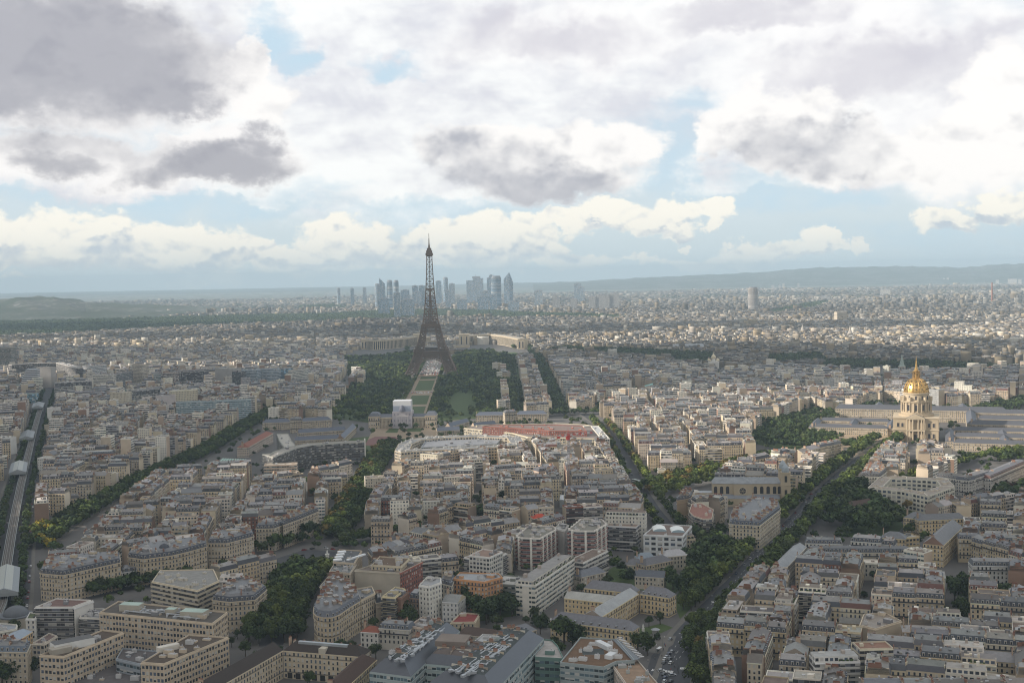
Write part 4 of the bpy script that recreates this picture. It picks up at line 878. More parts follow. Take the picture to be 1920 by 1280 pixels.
# ---------------------------------------------------------------- palace wings behind the tower
def palace():
    STP = (0.50, 0.42, 0.30)
    for side, lab, pts in ((-1, 'left curved colonnaded palace wing with a square end pavilion behind the iron tower', [(683, 637), (700, 638), (722, 637), (745, 635), (765, 633), (783, 630)]), (1, 'right curved colonnaded palace wing with a square end pavilion behind the iron tower', [(870, 630), (895, 628), (920, 627), (945, 630), (965, 634), (977, 636)])):
        h = 30; g = [at(px, py, h) for px, py in pts]; ox, oy = g[0]; root = empty('palace_wing', (ox, oy, 0)); tag(root, lab, 'palace', 'curved palace wings behind the tower')
        w_ = MB(); rf = MB()
        for i in range(len(g)-1):
            a, b = g[i], g[i+1]; L = hypot(b[0]-a[0], b[1]-a[1]); an = atan2(b[1]-a[1], b[0]-a[0]); T = ID(a[0]-ox, a[1]-oy, 0, an)
            w_.box(T, 0, L, 0, 22, 0, h, 'render_wall', (0.56, 0.48, 0.35), faces='FBLR'); w_.box(T, -.3, L+.3, -1.2, 0-.003, h-3.2, h-.1, 'render_wall', (0.54, 0.46, 0.34), faces='FLRTD')
            rf.box(T, 0, L, 0, 22, h, h+1.2, 'flat_roof', (0.36, 0.33, 0.28)); n = int(L/6.5)
            for k in range(n):
                q = (k+.5)*L/n; m = MB(); m.box(T, q-1.9, q+1.9, -0.15, -0.003, 1.5, h-4, 'dark_glass', (0.055, 0.055, 0.06), faces='FLRT'); m.build('window', root)
            TK.add(TK.corners(a[0]+cos(an)*L/2-sin(an)*11, a[1]+sin(an)*L/2+cos(an)*11, an, L, 24)); TK.add(TK.corners((a[0]+b[0])/2, (a[1]+b[1])/2-220, 0, abs(b[0]-a[0])+40, 430))
        w_.build('wall', root); rf.build('roof', root)
        ends = ((g[0], 18, 30), (g[-1], 30, 36))
        for (p, ww, hh) in (ends if side < 0 else ((g[0], 34, 36), (g[-1], 20, 30))):
            m = MB(); T = ID(p[0]-ox, p[1]-oy, 0, 0); m.box(T, -ww/2, ww/2, -6, 26, 0, hh, 'render_wall', (0.53, 0.45, 0.33)); m.box(T, -ww/2-.6, ww/2+.6, -6.6, 26.6, hh, hh+1.2, 'render_wall', (0.54, 0.46, 0.34), faces='FBLRTD')
            for q in (-ww*.25, ww*.25): m.box(T, q-1.7, q+1.7, -6.2, -6.003, 4, hh-7, 'dark_glass', (0.06, 0.06, 0.065), faces='FLRT')
            m.build('pavilion', root); TK.add(TK.corners(p[0], p[1]+10, 0, ww, 34))
    m = MB(); g = at(862, 652); m.box(ID(g[0], g[1]), -30, 30, 0, 40, 0, 9, 'render_wall', STP, top='pavement', topc=(0.2, 0.2, 0.2)); o = m.build('palace_terrace', origin=(g[0], g[1], 0)); tag(o, 'flat stone terrace between the palace wings just right of the iron tower', 'terrace'); TK.add(TK.corners(g[0], g[1]+20, 0, 62, 42))
# ---------------------------------------------------------------- far towers
def tower(px, top, base, wpx, d=30, fac='glass_facade', wall=(0.30, 0.33, 0.36), shape='box', label='', name='office_tower', cat='office tower', dist=None, group=None, glass=None):
    """a tower whose foot stands where the city plain is seen at image row 'base'"""
    if dist:
        r = ray(px, base); t = dist/r[1]; x, y = r[0]*t, dist
    else: x, y = at(px, base)
    D = y; h = 0.0; r = ray(px, top); h = CAM_Z + r[2]*(D/r[1]); w = wpx*D/F_PX
    root = empty(name, (x, y, 0), -atan2(x, y)); tag(root, label, cat, group); m = MB(); T = ID(); rf = MB(); TC = (0.3, 0.31, 0.33)
    if shape == 'box':
        m.box(T, -w/2, w/2, 0, d, 0, h, fac, wall, bay=4.2, fl=3.7, faces='FBLR'); rf.box(T, -w/2, w/2, 0, d, h, h+1.5, 'metal', TC, faces='FBLRT'); rf.box(T, -w*.25, w*.2, d*.2, d*.7, h+1.5, h+6, 'metal', TC)
    elif shape == 'steps':
        m.box(T, -w/2, -w*.12, 0, d, 0, h*.86, fac, wall, bay=4.2, fl=3.7); m.box(T, -w*.12+.1, w/2, -3, d, 0, h*.93, fac, tuple(c*1.1 for c in wall), bay=4.2, fl=3.7); rf.box(T, -w*.15, w*.33, 5, d-5, h*.93, h, 'metal', TC); rf.bar((w*.05, d/2, h), (w*.05, d/2, h+16), 0.9, 'metal', TC, 4)
    elif shape == 'slant':
        P = [(-w/2, 0), (w/2, 0), (w/2, d), (-w/2, d)]; z = [h, h*.82, h*.82, h]
        for i in range(4):
            a, b = P[i], P[(i+1) % 4]; L = hypot(b[0]-a[0], b[1]-a[1]); nb = round(L/4.2); m.face([(*a, 0), (*b, 0), (*b, z[(i+1) % 4]), (*a, z[i])], fac, wall, [(0, -h/3.7), (nb, -h/3.7), (nb, (z[(i+1) % 4]-h)/3.7), (0, (z[i]-h)/3.7)])
        rf.face([(*P[i], z[i]) for i in range(4)], 'metal', TC)
    elif shape == 'round':
        m.lathe(ID(0, d/2), [(w/2, 0), (w/2, h)], fac, wall, 20, uvf=1/3.7); rf.lathe(ID(0, d/2), [(w/2, h), (w*.35, h+2), (w*.35, h+6), (0.01, h+6.2)], 'metal', TC, 20)
    elif shape == 'ellipse':
        n = 24; q = [(w/2*cos(2*pi*k/n), d/2+d/2*sin(2*pi*k/n)) for k in range(n)]; m.prism(q, 0, h*.96, fac, wall, bay=4.2, fl=3.7); rf.prism([(a*.8, d/2+(b-d/2)*.8) for a, b in q], h*.96, h, 'metal', TC)
    elif shape == 'crest':      # curved tower whose crown rises to a peak on one side
        P = [(-w/2, 0), (w*.1, -3), (w/2, 0), (w/2, d), (-w/2, d)]; z = [h*.80, h, h*.72, h*.72, h*.80]
        for i in range(5):
            a, b = P[i], P[(i+1) % 5]; L = hypot(b[0]-a[0], b[1]-a[1]); nb = max(1, round(L/4.2)); m.face([(*a, 0), (*b, 0), (*b, z[(i+1) % 5]), (*a, z[i])], fac, wall, [(0, -h/3.7), (nb, -h/3.7), (nb, (z[(i+1) % 5]-h)/3.7), (0, (z[i]-h)/3.7)])
        rf.face([(*P[i], z[i]) for i in range(3)]+[(w/2, d, h*.72)], 'metal', TC); rf.face([(-w/2, 0, h*.8), (w/2, d, h*.72), (-w/2, d, h*.8)], 'metal', TC)
    m.build('body', root); rf.build('roof', root)
    return root
def far_towers():
    B = (0.20, 0.26, 0.33); G = (0.34, 0.36, 0.38); Wt = (0.52, 0.50, 0.46); DB = (0.12, 0.17, 0.23)
    L = [(635, 541, 562, 7, 24, 'round', G, 'slim grey tower standing alone, leftmost of the far towers'), (661, 541, 563, 7, 24, 'box', B, 'slim dark blue tower, second from the left of the far towers'), (684, 540, 560, 7, 24, 'box', Wt, 'pale white tower, third from the left of the far towers'),
         (708, 533, 571, 10, 30, 'round', G, 'rounded grey tower just left of the slant topped blue tower'), (717.5, 521, 573, 11, 30, 'slant', B, 'tall blue glass tower with a slanted pointed top'), (731.5, 525, 573, 11, 32, 'ellipse', B, 'left half of the pair of rounded blue towers beside the slanted tower'), (743.5, 525, 574, 10, 32, 'ellipse', DB, 'right darker half of the pair of rounded blue towers'),
         (745, 549, 583, 13, 30, 'box', G, 'grey slab tower in front of the rounded pair'), (760, 544, 572, 17, 30, 'box', B, 'broad blue block between the rounded pair and the twin dark towers'), (779, 536, 572, 11, 30, 'box', DB, 'dark tower, left of the twins behind the iron tower'), (792, 536, 572, 13, 30, 'box', DB, 'dark tower, right of the twins just left of the iron tower'), (783, 547, 573, 16, 28, 'box', G, 'pale grey slab in front of the twin dark towers'),
         (823, 527, 566, 11, 30, 'box', B, 'dark blue tower just right of the iron tower'), (836, 521, 566, 10, 30, 'round', B, 'tall rounded blue tower second right of the iron tower'), (848, 532, 565, 11, 28, 'box', Wt, 'pale cream tower third right of the iron tower'), (841, 545, 574, 11, 28, 'box', G, 'shorter grey tower in front of the pale cream one'),
         (891, 518, 564, 33, 40, 'steps', G, 'massive stepped grey office tower with an antenna'), (918, 521, 562, 9, 30, 'box', DB, 'narrow dark tower between the stepped tower and the curved ones'), (931, 517, 574, 20, 40, 'ellipse', DB, 'dark blue curved glass tower right of the stepped tower'), (911, 546, 576, 12, 28, 'box', G, 'grey slab below the dark curved tower'), (922, 516, 560, 9, 30, 'box', B, 'blue tower with a flat cap behind the dark curved tower'),
         (954, 510, 572, 18, 40, 'crest', B, 'blue tower with a curved crest rising to a point'), (925, 553, 577, 15, 26, 'box', B, 'low blue office block at the foot of the curved towers'), (905, 556, 577, 20, 26, 'box', B, 'low dark glass block at the foot of the stepped tower'),
         (1010, 545, 573, 16, 35, 'box', Wt, 'white sunlit tower standing alone right of the skyline'), (1083.5, 532, 562, 14, 32, 'box', G, 'tall grey slab, left of the two towers standing together on the right'), (1090, 538, 566, 13, 30, 'box', G, 'shorter grey slab in front of the tall one on the right'), (808, 556, 575, 20, 26, 'box', B, 'low blue office block hidden behind the iron tower'),
         (866, 562, 577, 20, 26, 'box', G, 'low grey block between the iron tower and the stepped tower'), (963, 566, 580, 22, 26, 'box', G, 'low pale block at the right foot of the crested tower'), (765, 562, 582, 26, 26, 'box', G, 'low grey block right of the grey slab tower'), (720, 560, 580, 22, 26, 'box', B, 'low blue block at the foot of the slant topped tower')]
    for px, tp, bs, w, d, sh, c, lab in L:
        tower(px, tp, bs, w*0.96, d, 'far_glass', tuple(min(.6, q*1.25) for q in c), sh, lab, dist=min(9800, 7500+(576-bs)*160) + (px % 7)*30, group='towers of the far business quarter')
    for i, (px, w, tp) in enumerate([(1130, 26, 553), (1110, 12, 556), (1152, 18, 551), (1075, 12, 560), (1045, 10, 560), (1040, 8, 553)]):
        tower(px, tp, 566, w, 25, 'modern_facade', (0.44, 0.44, 0.43), 'box', ['long grey slab block right of the two far grey slabs', 'small grey block just right of the two far grey slabs', 'grey slab block at the right end of the far long slab', 'small grey block left of the two far grey slabs', 'low grey block between the sunlit tower and the grey slabs', 'small tower block right of the sunlit tower'][i], 'apartment_slab', 'apartment block', dist=6900)
    tower(1412, 538, 585, 18, 30, 'office_facade', (0.40, 0.36, 0.33), 'ellipse', 'lone tall brown grey hotel tower with rounded ends rising from the rooftops', 'hotel_tower', 'tower'); LM.append(('the lone brown tower', *at(1412, 585)))
    # small far blocks on the right
    rr = random.Random(5); k = 0
    for (px, tp, bs, w) in [(1449, 535, 541, 6), (1462, 535, 541, 5), (1469, 532, 541, 4), (1497, 531, 541, 4), (1666, 522, 530, 4), (1777, 521, 529, 4), (1770, 522, 529, 4), (1788, 522, 528, 4), (1794, 523, 528, 4), (1644, 518, 526, 3), (1489, 525, 529, 8), (1594, 519, 524, 5), (1870, 525, 532, 6), (1898, 523, 532, 16), (1912, 524, 532, 6), (1660, 543, 554, 18), (1545, 556, 566, 22)]:
        k += 1; o = tower(px, tp, bs, w, 22, 'modern_facade', rr.choice([(0.55, 0.53, 0.48), (0.42, 0.41, 0.4)]), 'box', None, 'apartment_slab', 'apartment block'); AUTO.append((o, 'small pale far apartment tower', o.location.x, o.location.y, 'far_tower'))
    # triumphal arch
    x, y = at(1576, 607); root = empty('triumphal_arch', (x, y, 0), radians(18)); tag(root, 'massive stone triumphal arch standing among the far rooftops', 'arch'); ST = (0.50, 0.44, 0.35); T = ID(); sc = 1.0
    m = MB()
    for s in (-1, 1): m.box(T, min(s*7.5, s*22.5), max(s*7.5, s*22.5), -11, 11, 0, 30, 'render_wall', ST)
    m.box(T, -22.5, 22.5, -11, 11, 30, 49, 'render_wall', ST, faces='FBLRTD'); m.box(T, -23.5, 23.5, -12, 12, 37.5, 39.5, 'render_wall', (0.36, 0.31, 0.25), faces='FBLRTD'); m.box(T, -23.0, 23.0, -11.5, 11.5, 46.5, 47.8, 'render_wall', (0.36, 0.31, 0.25), faces='FBLRTD')
    for i in range(12):
        t0 = pi*i/12; t1 = pi*(i+1)/12
        for s in (-11.003, 11.003): m.face([(-7.5*cos(t0), s, 22+7.8*sin(t0)), (-7.5*cos(t1), s, 22+7.8*sin(t1)), (-7.5*cos(t1), s, 30.1), (-7.5*cos(t0), s, 30.1)], 'render_wall', ST)
    m.build('masonry', root)
    for s in (-1, 1):
        r = MB(); r.box(T, s*15-3.5, s*15+3.5, -11.8, -11.003, 8, 20, 'render_wall', (0.42, 0.37, 0.3)); r.box(T, s*15-4, s*15+4, -11.5, -11.003, 24, 31, 'render_wall', (0.42, 0.37, 0.3)); r.build('relief', root)
    TK.add(TK.corners(x, y, 0, 70, 70)); LM.append(('the triumphal arch', x, y))
    # far chimney, spires and small domes
    def spire(px, top, base, r, lab, cone=(0.34, 0.42, 0.38), body=(0.42, 0.37, 0.3), n=8, frac=.5, mt='slate'):
        x, y = at(px, base); rr_ = ray(px, top); h = CAM_Z+rr_[2]*(y/rr_[1]); o = empty('church_spire', (x, y, 0)); tag(o, lab, 'church spire'); a = MB(); a.box(ID(), -r, r, -r, r, 0, h*frac, 'stone_facade', body, bay=3, fl=8); a.build('tower', o); b = MB(); b.lathe(ID(), [(r*1.3, h*frac), (r*.9, h*frac+2), (0.05, h)], mt, cone, n); b.build('spire', o); TK.add(TK.corners(x, y, 0, r*3, r*3)); return x, y
    spire(1691, 664, 698, 6, 'grey church spire with a green tip left of the gold dome', (0.30, 0.36, 0.32), frac=.35); x, y = spire(250, 722, 762, 6, 'pale stone church spire rising over the left rooftops', (0.42, 0.39, 0.34)); LM.append(('the pale stone spire', x, y))
    spire(1505, 608, 630, 7, 'stone church spire among rooftops left of the far arch', (0.4, 0.37, 0.33)); spire(1594, 610, 640, 7, 'slender church spire below the far arch', (0.4, 0.37, 0.33)); spire(895, 591, 612, 3.5, 'thin reddish spire behind the palace wing', (0.42, 0.26, 0.2), frac=.2); spire(416, 606, 620, 5, 'small far spire at the edge of the wood on the left', (0.42, 0.3, 0.22))
    x, y = at(237, 765); o = empty('church_dome', (x, y, 0)); tag(o, 'dark green church dome beside the pale stone spire', 'church dome'); a = MB(); a.lathe(ID(), [(13, 0), (13, 17), (11, 17.5), (11, 20)], 'stone_facade', (0.42, 0.36, 0.28), 16, uvf=.15); a.build('drum', o); a = MB(); a.lathe(ID(), [(12*cos(t*pi/16), 20+9*sin(t*pi/16)) for t in range(8)]+[(1.2, 29.5), (1, 33), (.05, 35)], 'slate', (0.10, 0.17, 0.15), 20); a.build('dome', o); TK.add(TK.corners(x, y, 0, 30, 30))
    a = MB(); x, y = at(1860, 572); a.bar((x, y, 0), (x, y, 128), 5, 'clay', (0.30, 0.13, 0.09), 10, 3.4); o = a.build('factory_chimney', origin=(x, y, 0)); tag(o, 'tall brick red factory chimney among the far right rooftops', 'chimney')
    # onion domes
    x, y = at(1338, 690); o = empty('domed_cathedral', (x, y, 0)); tag(o, 'white cathedral with five small pale gold onion domes by the river trees', 'church'); a = MB(); a.box(ID(), -11, 11, -11, 11, 0, 16, 'render_wall', (0.62, 0.6, 0.56)); a.build('wall', o)
    for dx, dy, r, z in ((0, 0, 5.5, 22), (-10, -8, 2.7, 17), (10, -8, 2.7, 17), (-10, 8, 2.7, 17), (10, 8, 2.7, 17)):
        a = MB(); a.lathe(ID(dx, dy), [(r*.8, 14), (r*.8, z)], 'render_wall', (0.62, 0.6, 0.56), 12); a.lathe(ID(dx, dy), [(r*.8, z), (r*1.05, z+r*.5), (r*.95, z+r), (r*.5, z+r*1.6), (r*.12, z+r*2.1), (.05, z+r*2.8)], 'metal', (0.60, 0.52, 0.36), 12); a.build('dome', o)
    TK.add(TK.corners(x, y, 0, 34, 34)); LM.append(('the little onion domes', x, y))
eiffel(); gold_dome(); school(); palace(); far_towers()
# ---------------------------------------------------------------- buildings one can pick out in the photo
BEI = (0.50, 0.42, 0.32); BRN = (0.10, 0.075, 0.06); YEL = (0.55, 0.44, 0.27); SL2 = (0.13, 0.135, 0.15)
def lm(name, px, py): LM.append((name, *at(px, py)))
def roof_mark(root, px, py, h, w, d, hh, col, ang=0.0, top=None, name='roof_unit', m='render_wall'):
    """a plant room, skylight or duct on a roof, given by the pixel of its foot at roof height h"""
    g = at(px, py, h); b = MB(); b.box(ID(g[0]-root.location.x, g[1]-root.location.y, h, ang), -w/2, w/2, -d/2, d/2, 0.003, hh, m, col, top=m, topc=top or col); return b.build(name, root)
def ducts(root, quad, h, n, seed=1):
    """silver air ducts lying on a roof, inside the pixel quad"""
    g = poly_px(quad, h); rr = random.Random(seed); ox, oy = root.location.x, root.location.y
    def P(s, t): return tuple((g[0][i]*(1-s)+g[1][i]*s)*(1-t)+(g[3][i]*(1-s)+g[2][i]*s)*t - (ox, oy)[i] for i in (0, 1))
    for k in range(n):
        s, t = rr.uniform(.12, .88), rr.uniform(.04, .92); ds, dt = (rr.uniform(.08, .3), 0) if rr.random() < .4 else (0, rr.uniform(.04, .14)); s2, t2 = min(.92, s+ds), min(.96, t+dt); z = h+rr.uniform(.6, 1.4); m = MB()
        a, b = P(s, t), P(s2, t2); m.bar((*a, z), (*b, z), rr.uniform(.25, .45), 'metal', (0.42, 0.44, 0.46), 6)
        e = P(s2, min(.97, t2+.03)); m.bar((*b, z), (*e, z), .4, 'metal', (0.40, 0.42, 0.44), 6); m.bar((*a, h), (*a, z+.3), .5, 'metal', (0.55, 0.56, 0.58), 6)
        if rr.random() < .5: m.box(ID(a[0], a[1], h, rr.uniform(0, 1)), -1.2, 1.2, -.9, .9, .003, 1.2, 'metal', (0.36, 0.38, 0.40))
        m.build('air_duct', root)
def near():
    # hospital block of four beige wings, bottom left
    r = poly_hero('187,1149 398,1170 426,1149 222,1128', 28, 'hospital_block', 'long beige hospital block of several wings with window strips and ducts on the roof', 'hospital', 'modern_facade', BEI, 'flat', topm='flat_roof', topc=(0.09, 0.08, 0.07), clutter=14, fl=3.4, bay=2.3)
    for q, h, c in (('75,1229 119,1232 231,1187 192,1182', 24, 8), ('265,1243 307,1246 428,1196 354,1191', 24, 10)):
        poly_hero(q, h, '', '', '', 'modern_facade', BEI, 'flat', topm='flat_roof', topc=(0.085, 0.065, 0.05), clutter=c, fl=3.4, bay=2.3, root=r)
    poly_hero('218,1236 262,1246 300,1222 230,1216', 15, '', '', '', 'office_facade', (0.30, 0.33, 0.36), 'flat', topm='flat_roof', topc=(0.10, 0.09, 0.09), clutter=5, fl=3.4, root=r)
    poly_hero('95,1290 260,1290 300,1250 200,1240', 8, '', '', '', 'office_facade', BEI, 'flat', topm='flat_roof', topc=(0.11, 0.10, 0.10), clutter=6, fl=3.4, root=r)
    roof_mark(r, 136, 1212, 24, 22, 9, 4.2, (0.62, 0.62, 0.60), radians(38), top=(0.12, 0.12, 0.12)); roof_mark(r, 113, 1222, 24, 11, 7, 3.0, (0.34, 0.31, 0.26), radians(38))
    roof_mark(r, 315, 1218, 24, 12, 4, 2.8, (0.55, 0.52, 0.46), radians(38)); roof_mark(r, 247, 1143, 28, 13, 7, 4, (0.38, 0.35, 0.29), radians(-12), top=(0.36, 0.45, 0.40)); roof_mark(r, 365, 1155, 28, 15, 8, 3.8, (0.38, 0.35, 0.29), radians(-12), top=(0.36, 0.45, 0.40)); roof_mark(r, 322, 1149, 28, 6, 5, 3, (0.38, 0.35, 0.29), radians(-12), top=(0.36, 0.45, 0.40))
    ducts(r, '195,1146 390,1166 415,1150 230,1132', 28, 26, 3)
    lm('the beige hospital block', 250, 1240)
    o = poly_hero('66,1139 136,1139 171,1126 106,1123', 24, 'apartment_block', 'white apartment block with dark balcony rows and a flat reddish roof left of the hospital', 'apartment block', 'balcony_facade', (0.60, 0.58, 0.54), 'flat', topm='flat_roof', topc=(0.16, 0.10, 0.085), clutter=4)
    poly_hero('138.8,1140.2 139.8,1140.5 175,1127.3 174,1127', 24.02, '', '', '', 'render_wall', (0.66, 0.64, 0.60), 'flat', clutter=0, root=o, reg=False, relief=False, parapet=.9); lm('the white balcony block', 110, 1190)
    poly_hero('49,1161 66,1161 72,1150 56,1149', 18, 'apartment_block', 'narrow white block with a roof terrace beside the dark balcony rows', 'apartment block', 'plain_facade', (0.62, 0.6, 0.56), 'flat', topm='flat_roof', topc=(0.10, 0.12, 0.06), clutter=0)
    poly_hero('150,1158 190,1160 196,1142 158,1141', 18, 'apartment_block', 'stepped white terrace block between the balcony block and the hospital', 'apartment block', 'balcony_facade', (0.52, 0.5, 0.46), 'flat', topm='flat_roof', topc=(0.16, 0.16, 0.17), clutter=8)
    poly_hero('61,1207 83,1208 107,1193 92,1188', 14, 'apartment_block', 'small pale block with a brown flat roof in front of the balcony block', 'apartment block', 'modern_facade', (0.52, 0.47, 0.4), 'flat', topm='flat_roof', topc=(0.14, 0.10, 0.09), clutter=3)
    hero(bar(-8, 1226, 61, 1184, 15, 12, 'gable', (0.55, 0.40, 0.24), 'modern_facade', rmat='metal', rcol=(0.24, 0.28, 0.33), rh=2.0), 'school_building', 'long low building with a blue metal roof and orange wall panels at the left edge', 'school')
    poly_hero('-12,1221 50,1222 57,1207 -10,1203', 21, 'apartment_building', 'blank walled cream building with a blue slate mansard in the bottom left corner', 'apartment building', 'plain_facade', (0.44, 0.39, 0.31), 'mansard', roofc=(0.12, 0.15, 0.19), clutter=2)
    poly_hero('-10,1187 30,1180 32,1172 -10,1168', 14, 'apartment_building', 'low white house with a grey roof above the blue metal roofed school', 'apartment building', 'plain_facade', (0.58, 0.56, 0.5), 'flat', topc=(0.25, 0.27, 0.3), clutter=2)
    x, y = at(31, 1178); o = empty('round_pavilion', (x, y, 0)); tag(o, 'round building with a smooth grey dome beside the viaduct at bottom left', 'domed building'); m = MB(); m.lathe(ID(), [(10.5, 0), (10.5, 9)], 'render_wall', (0.44, 0.40, 0.33), 24); m.build('wall', o); m = MB(); m.lathe(ID(), [(10.8, 9), (10.8, 9.6)]+[(8*cos(t*pi/20), 9.6+5.8*sin(t*pi/20)) for t in range(11)], 'render_wall', (0.13, 0.14, 0.155), 28); m.build('dome', o, smooth=True); TK.add(TK.corners(x, y, 0, 23, 23))
    # corner blocks along the left avenue
    k = dict(clutter=16, topc=(0.155, 0.155, 0.16), roofc=(0.055, 0.062, 0.08))
    poly_hero('75,1074 118,1078 170,1066 226,1054 224,1040 150,1046 88,1050', 20, 'apartment_building', 'long curved corner building with a dark slate mansard beside the elevated railway', 'apartment building', 'stone_facade', (0.47, 0.395, 0.285), **k); lm('the curved corner building by the railway', 150, 1100)
    poly_hero('228,1073 256,1069 258,1062 232,1064', 11, 'house', 'small white house with a grey roof between the two big corner buildings', 'house', 'stone_facade', (0.60, 0.59, 0.56), 'mansard', h1=2.5, clutter=0)
    poly_hero('240,1044 268,1048 322,1041 352,1034 388,1024 384,1010 330,1018 248,1028', 20, 'apartment_building', 'big stone corner building with a small black dome on its roof edge', 'apartment building', 'stone_facade', (0.46, 0.385, 0.275), **k); lm('the building with the black dome', 310, 1075)
    g = at(308, 1031, 22); x, y = g; o = empty('roof_dome', (x, y, 19)); tag(o, 'small black slate dome rising from the big stone corner building', 'dome'); m = MB(); m.lathe(ID(), [(4.2, 0), (4.2, 4)]+[(4.2*cos(t*pi/16), 4+4.2*sin(t*pi/16)) for t in range(8)], 'slate', (0.05, 0.055, 0.07), 16); m.build('shell', o)
    poly_hero('390,1018 425,1018 476,1005 470,992 398,1003', 20, 'apartment_building', 'stone building with a rounded gable beside the black domed corner', 'apartment building', 'stone_facade', (0.47, 0.40, 0.3), **k)
    poly_hero('480,991 515,990 530,984 526,974 486,980', 19, 'apartment_building', 'pale stone building with blue slate mansard behind the trees of the square', 'apartment building', 'stone_facade', (0.48, 0.42, 0.32), clutter=4)
    poly_hero('531,984 562,973 598,958 590,950 545,966 528,974', 20, 'apartment_building', 'stone corner building facing the tree lined round square', 'apartment building', 'stone_facade', (0.48, 0.41, 0.31), clutter=4)
    poly_hero('285,1091 370,1108 410,1090 400,1068 300,1070', 20, 'apartment_block', 'stepped cream block with planted terraces and glazed top floor', 'apartment block', 'balcony_facade', (0.56, 0.49, 0.37), 'flat', rail=(0.5, 0.45, 0.36), topm='flat_roof', topc=(0.24, 0.235, 0.22), clutter=16, clutc=(0.5, 0.47, 0.4)); lm('the planted terrace block', 350, 1130)
    poly_hero('398,1124 430,1128 478,1124 500,1105 470,1090 430,1095', 20, 'apartment_building', 'stone corner building with black iron balconies just right of the hospital', 'apartment building', 'stone_facade', (0.45, 0.38, 0.28), **k); lm('the corner building right of the hospital', 440, 1190)
    # flat iron shaped corner building
    r = poly_hero('588,1148 594,1154 606,1157 622,1157 636,1152 656,1138 676,1126 668,1105 638,1090 622,1082 600,1118 589,1138', 20, 'flatiron_building', 'wedge shaped stone apartment building with rounded front, mansard and dark courtyard', 'apartment building', 'stone_facade', (0.44, 0.365, 0.255), roofc=(0.13, 0.14, 0.165), h1=3.8, topc=(0.15, 0.15, 0.155), clutter=22, clutc=(0.24, 0.2, 0.17)); lm('the wedge shaped corner building', 630, 1200)
    poly_hero('677,1126 703,1113 697,1100 668,1105', 20, 'apartment_building', 'cream building with a setback top floor joined behind the wedge shaped one', 'apartment building', 'stone_facade', (0.50, 0.43, 0.32), 'flat', topc=(0.12, 0.12, 0.12), clutter=3)
    poly_hero('600,1100 622,1106 640,1098 645,1086 618,1078', 17, 'apartment_building', 'grey roofed house crowded with white chimneys behind the wedge shaped building', 'apartment building', 'stone_facade', (0.48, 0.43, 0.35), 'flat', topc=(0.3, 0.31, 0.32), clutter=14, clutc=(0.58, 0.56, 0.52))
    poly_hero('618,1071 656,1076 668,1058 630,1052', 22, 'apartment_building', 'building with a dark cluttered flat roof below the glazed studio roof', 'apartment building', 'plain_facade', (0.42, 0.37, 0.30), 'flat', topc=(0.14, 0.15, 0.15), clutter=10)
    r = poly_hero('625,1054 664,1057 678,1033 636,1031', 24, 'office_block', 'long office block with a dark flat roof edged with bright glazing beside the square', 'office block', 'modern_facade', (0.42, 0.36, 0.28), 'flat', topm='flat_roof', topc=(0.10, 0.105, 0.11), clutter=2); lm('the dark roof with bright edges', 650, 1080)
    for a in (0, 1, 2, 3): roof_mark(r, 633+a*2.6, 1050-a*5, 24, 3, 6, 1.0, (0.75, 0.78, 0.80), radians(-66)); 
    roof_mark(r, 668, 1045, 24, 20, 1.8, 1.0, (0.70, 0.73, 0.75), radians(58))
    r = poly_hero('665,1070 750,1075 791,1055 722,1048 698,1060', 22, 'apartment_block', 'long block with a blank stone side wall and a red brick street front', 'apartment block', 'render_wall', (0.44, 0.40, 0.33), 'flat', topm='flat_roof', topc=(0.16, 0.13, 0.11), clutter=10); lm('the red brick street front', 760, 1100)
    f = poly_px('750.5,1076 792,1055.5 791,1054 749.5,1074.5', 22); poly_hero(f, 22.5, '', '', '', 'stone_facade', (0.27, 0.095, 0.065), 'flat', clutter=0, root=r, reg=False, parapet=.2)
    poly_hero('697,1060 752,1063 768,1048 712,1044', 25, 'apartment_block', 'upper storey block with a brown planted flat roof behind the blank stone wall', 'apartment block', 'plain_facade', (0.50, 0.44, 0.33), 'flat', topm='flat_roof', topc=(0.13, 0.09, 0.06), clutter=6, reg=False)
    hero(bar(710, 1177, 767, 1181, 13, 11, 'mansard', (0.50, 0.47, 0.41), slate=(0.10, 0.115, 0.14)), 'apartment_building', 'cream house with seven dormers in a dark mansard beside the school', 'apartment building')
    hero(bar(676, 1184, 709, 1186, 11, 10, 'hip', (0.56, 0.54, 0.50), rcol=(0.21, 0.075, 0.05), rmat='clay'), 'house', 'white house with a red tiled roof beside the school', 'house'); lm('the red roofed white house', 690, 1205)
    poly_hero('767,1174 806,1182 827,1162 792,1157', 13, 'apartment_building', 'house with a rough brown terrace roof and blank pink end wall', 'apartment building', 'plain_facade', (0.50, 0.42, 0.35), 'flat', topc=(0.20, 0.16, 0.13), clutter=5)
    poly_hero('717,1119 740,1121 760,1105 741,1101', 20, 'apartment_building', 'yellow topped house with bay windows above a brown brick wall', 'apartment building', 'balcony_facade', (0.56, 0.49, 0.32), 'flat', topc=(0.2, 0.2, 0.2), clutter=4)
    poly_hero('738,1120 752,1122 766,1110 752,1106', 19, 'apartment_building', 'narrow brown brick house right of the yellow topped one', 'apartment building', 'render_wall', (0.24, 0.15, 0.11), 'flat', topc=(0.1, 0.1, 0.1), clutter=2)
    poly_hero('705,1130 716,1128 712,1112 702,1114', 15, 'apartment_building', 'tall blank plastered wall house left of the yellow topped one', 'apartment building', 'render_wall', (0.44, 0.38, 0.3), 'mansard', clutter=0, dorm=False)
    poly_hero('768,1120 785,1122 792,1112 776,1110', 15, 'apartment_building', 'narrow house with a dark blue mansard and brick side beside the big tree', 'apartment building', 'stone_facade', (0.28, 0.20, 0.15), 'mansard', roofc=(0.07, 0.085, 0.11), clutter=0)
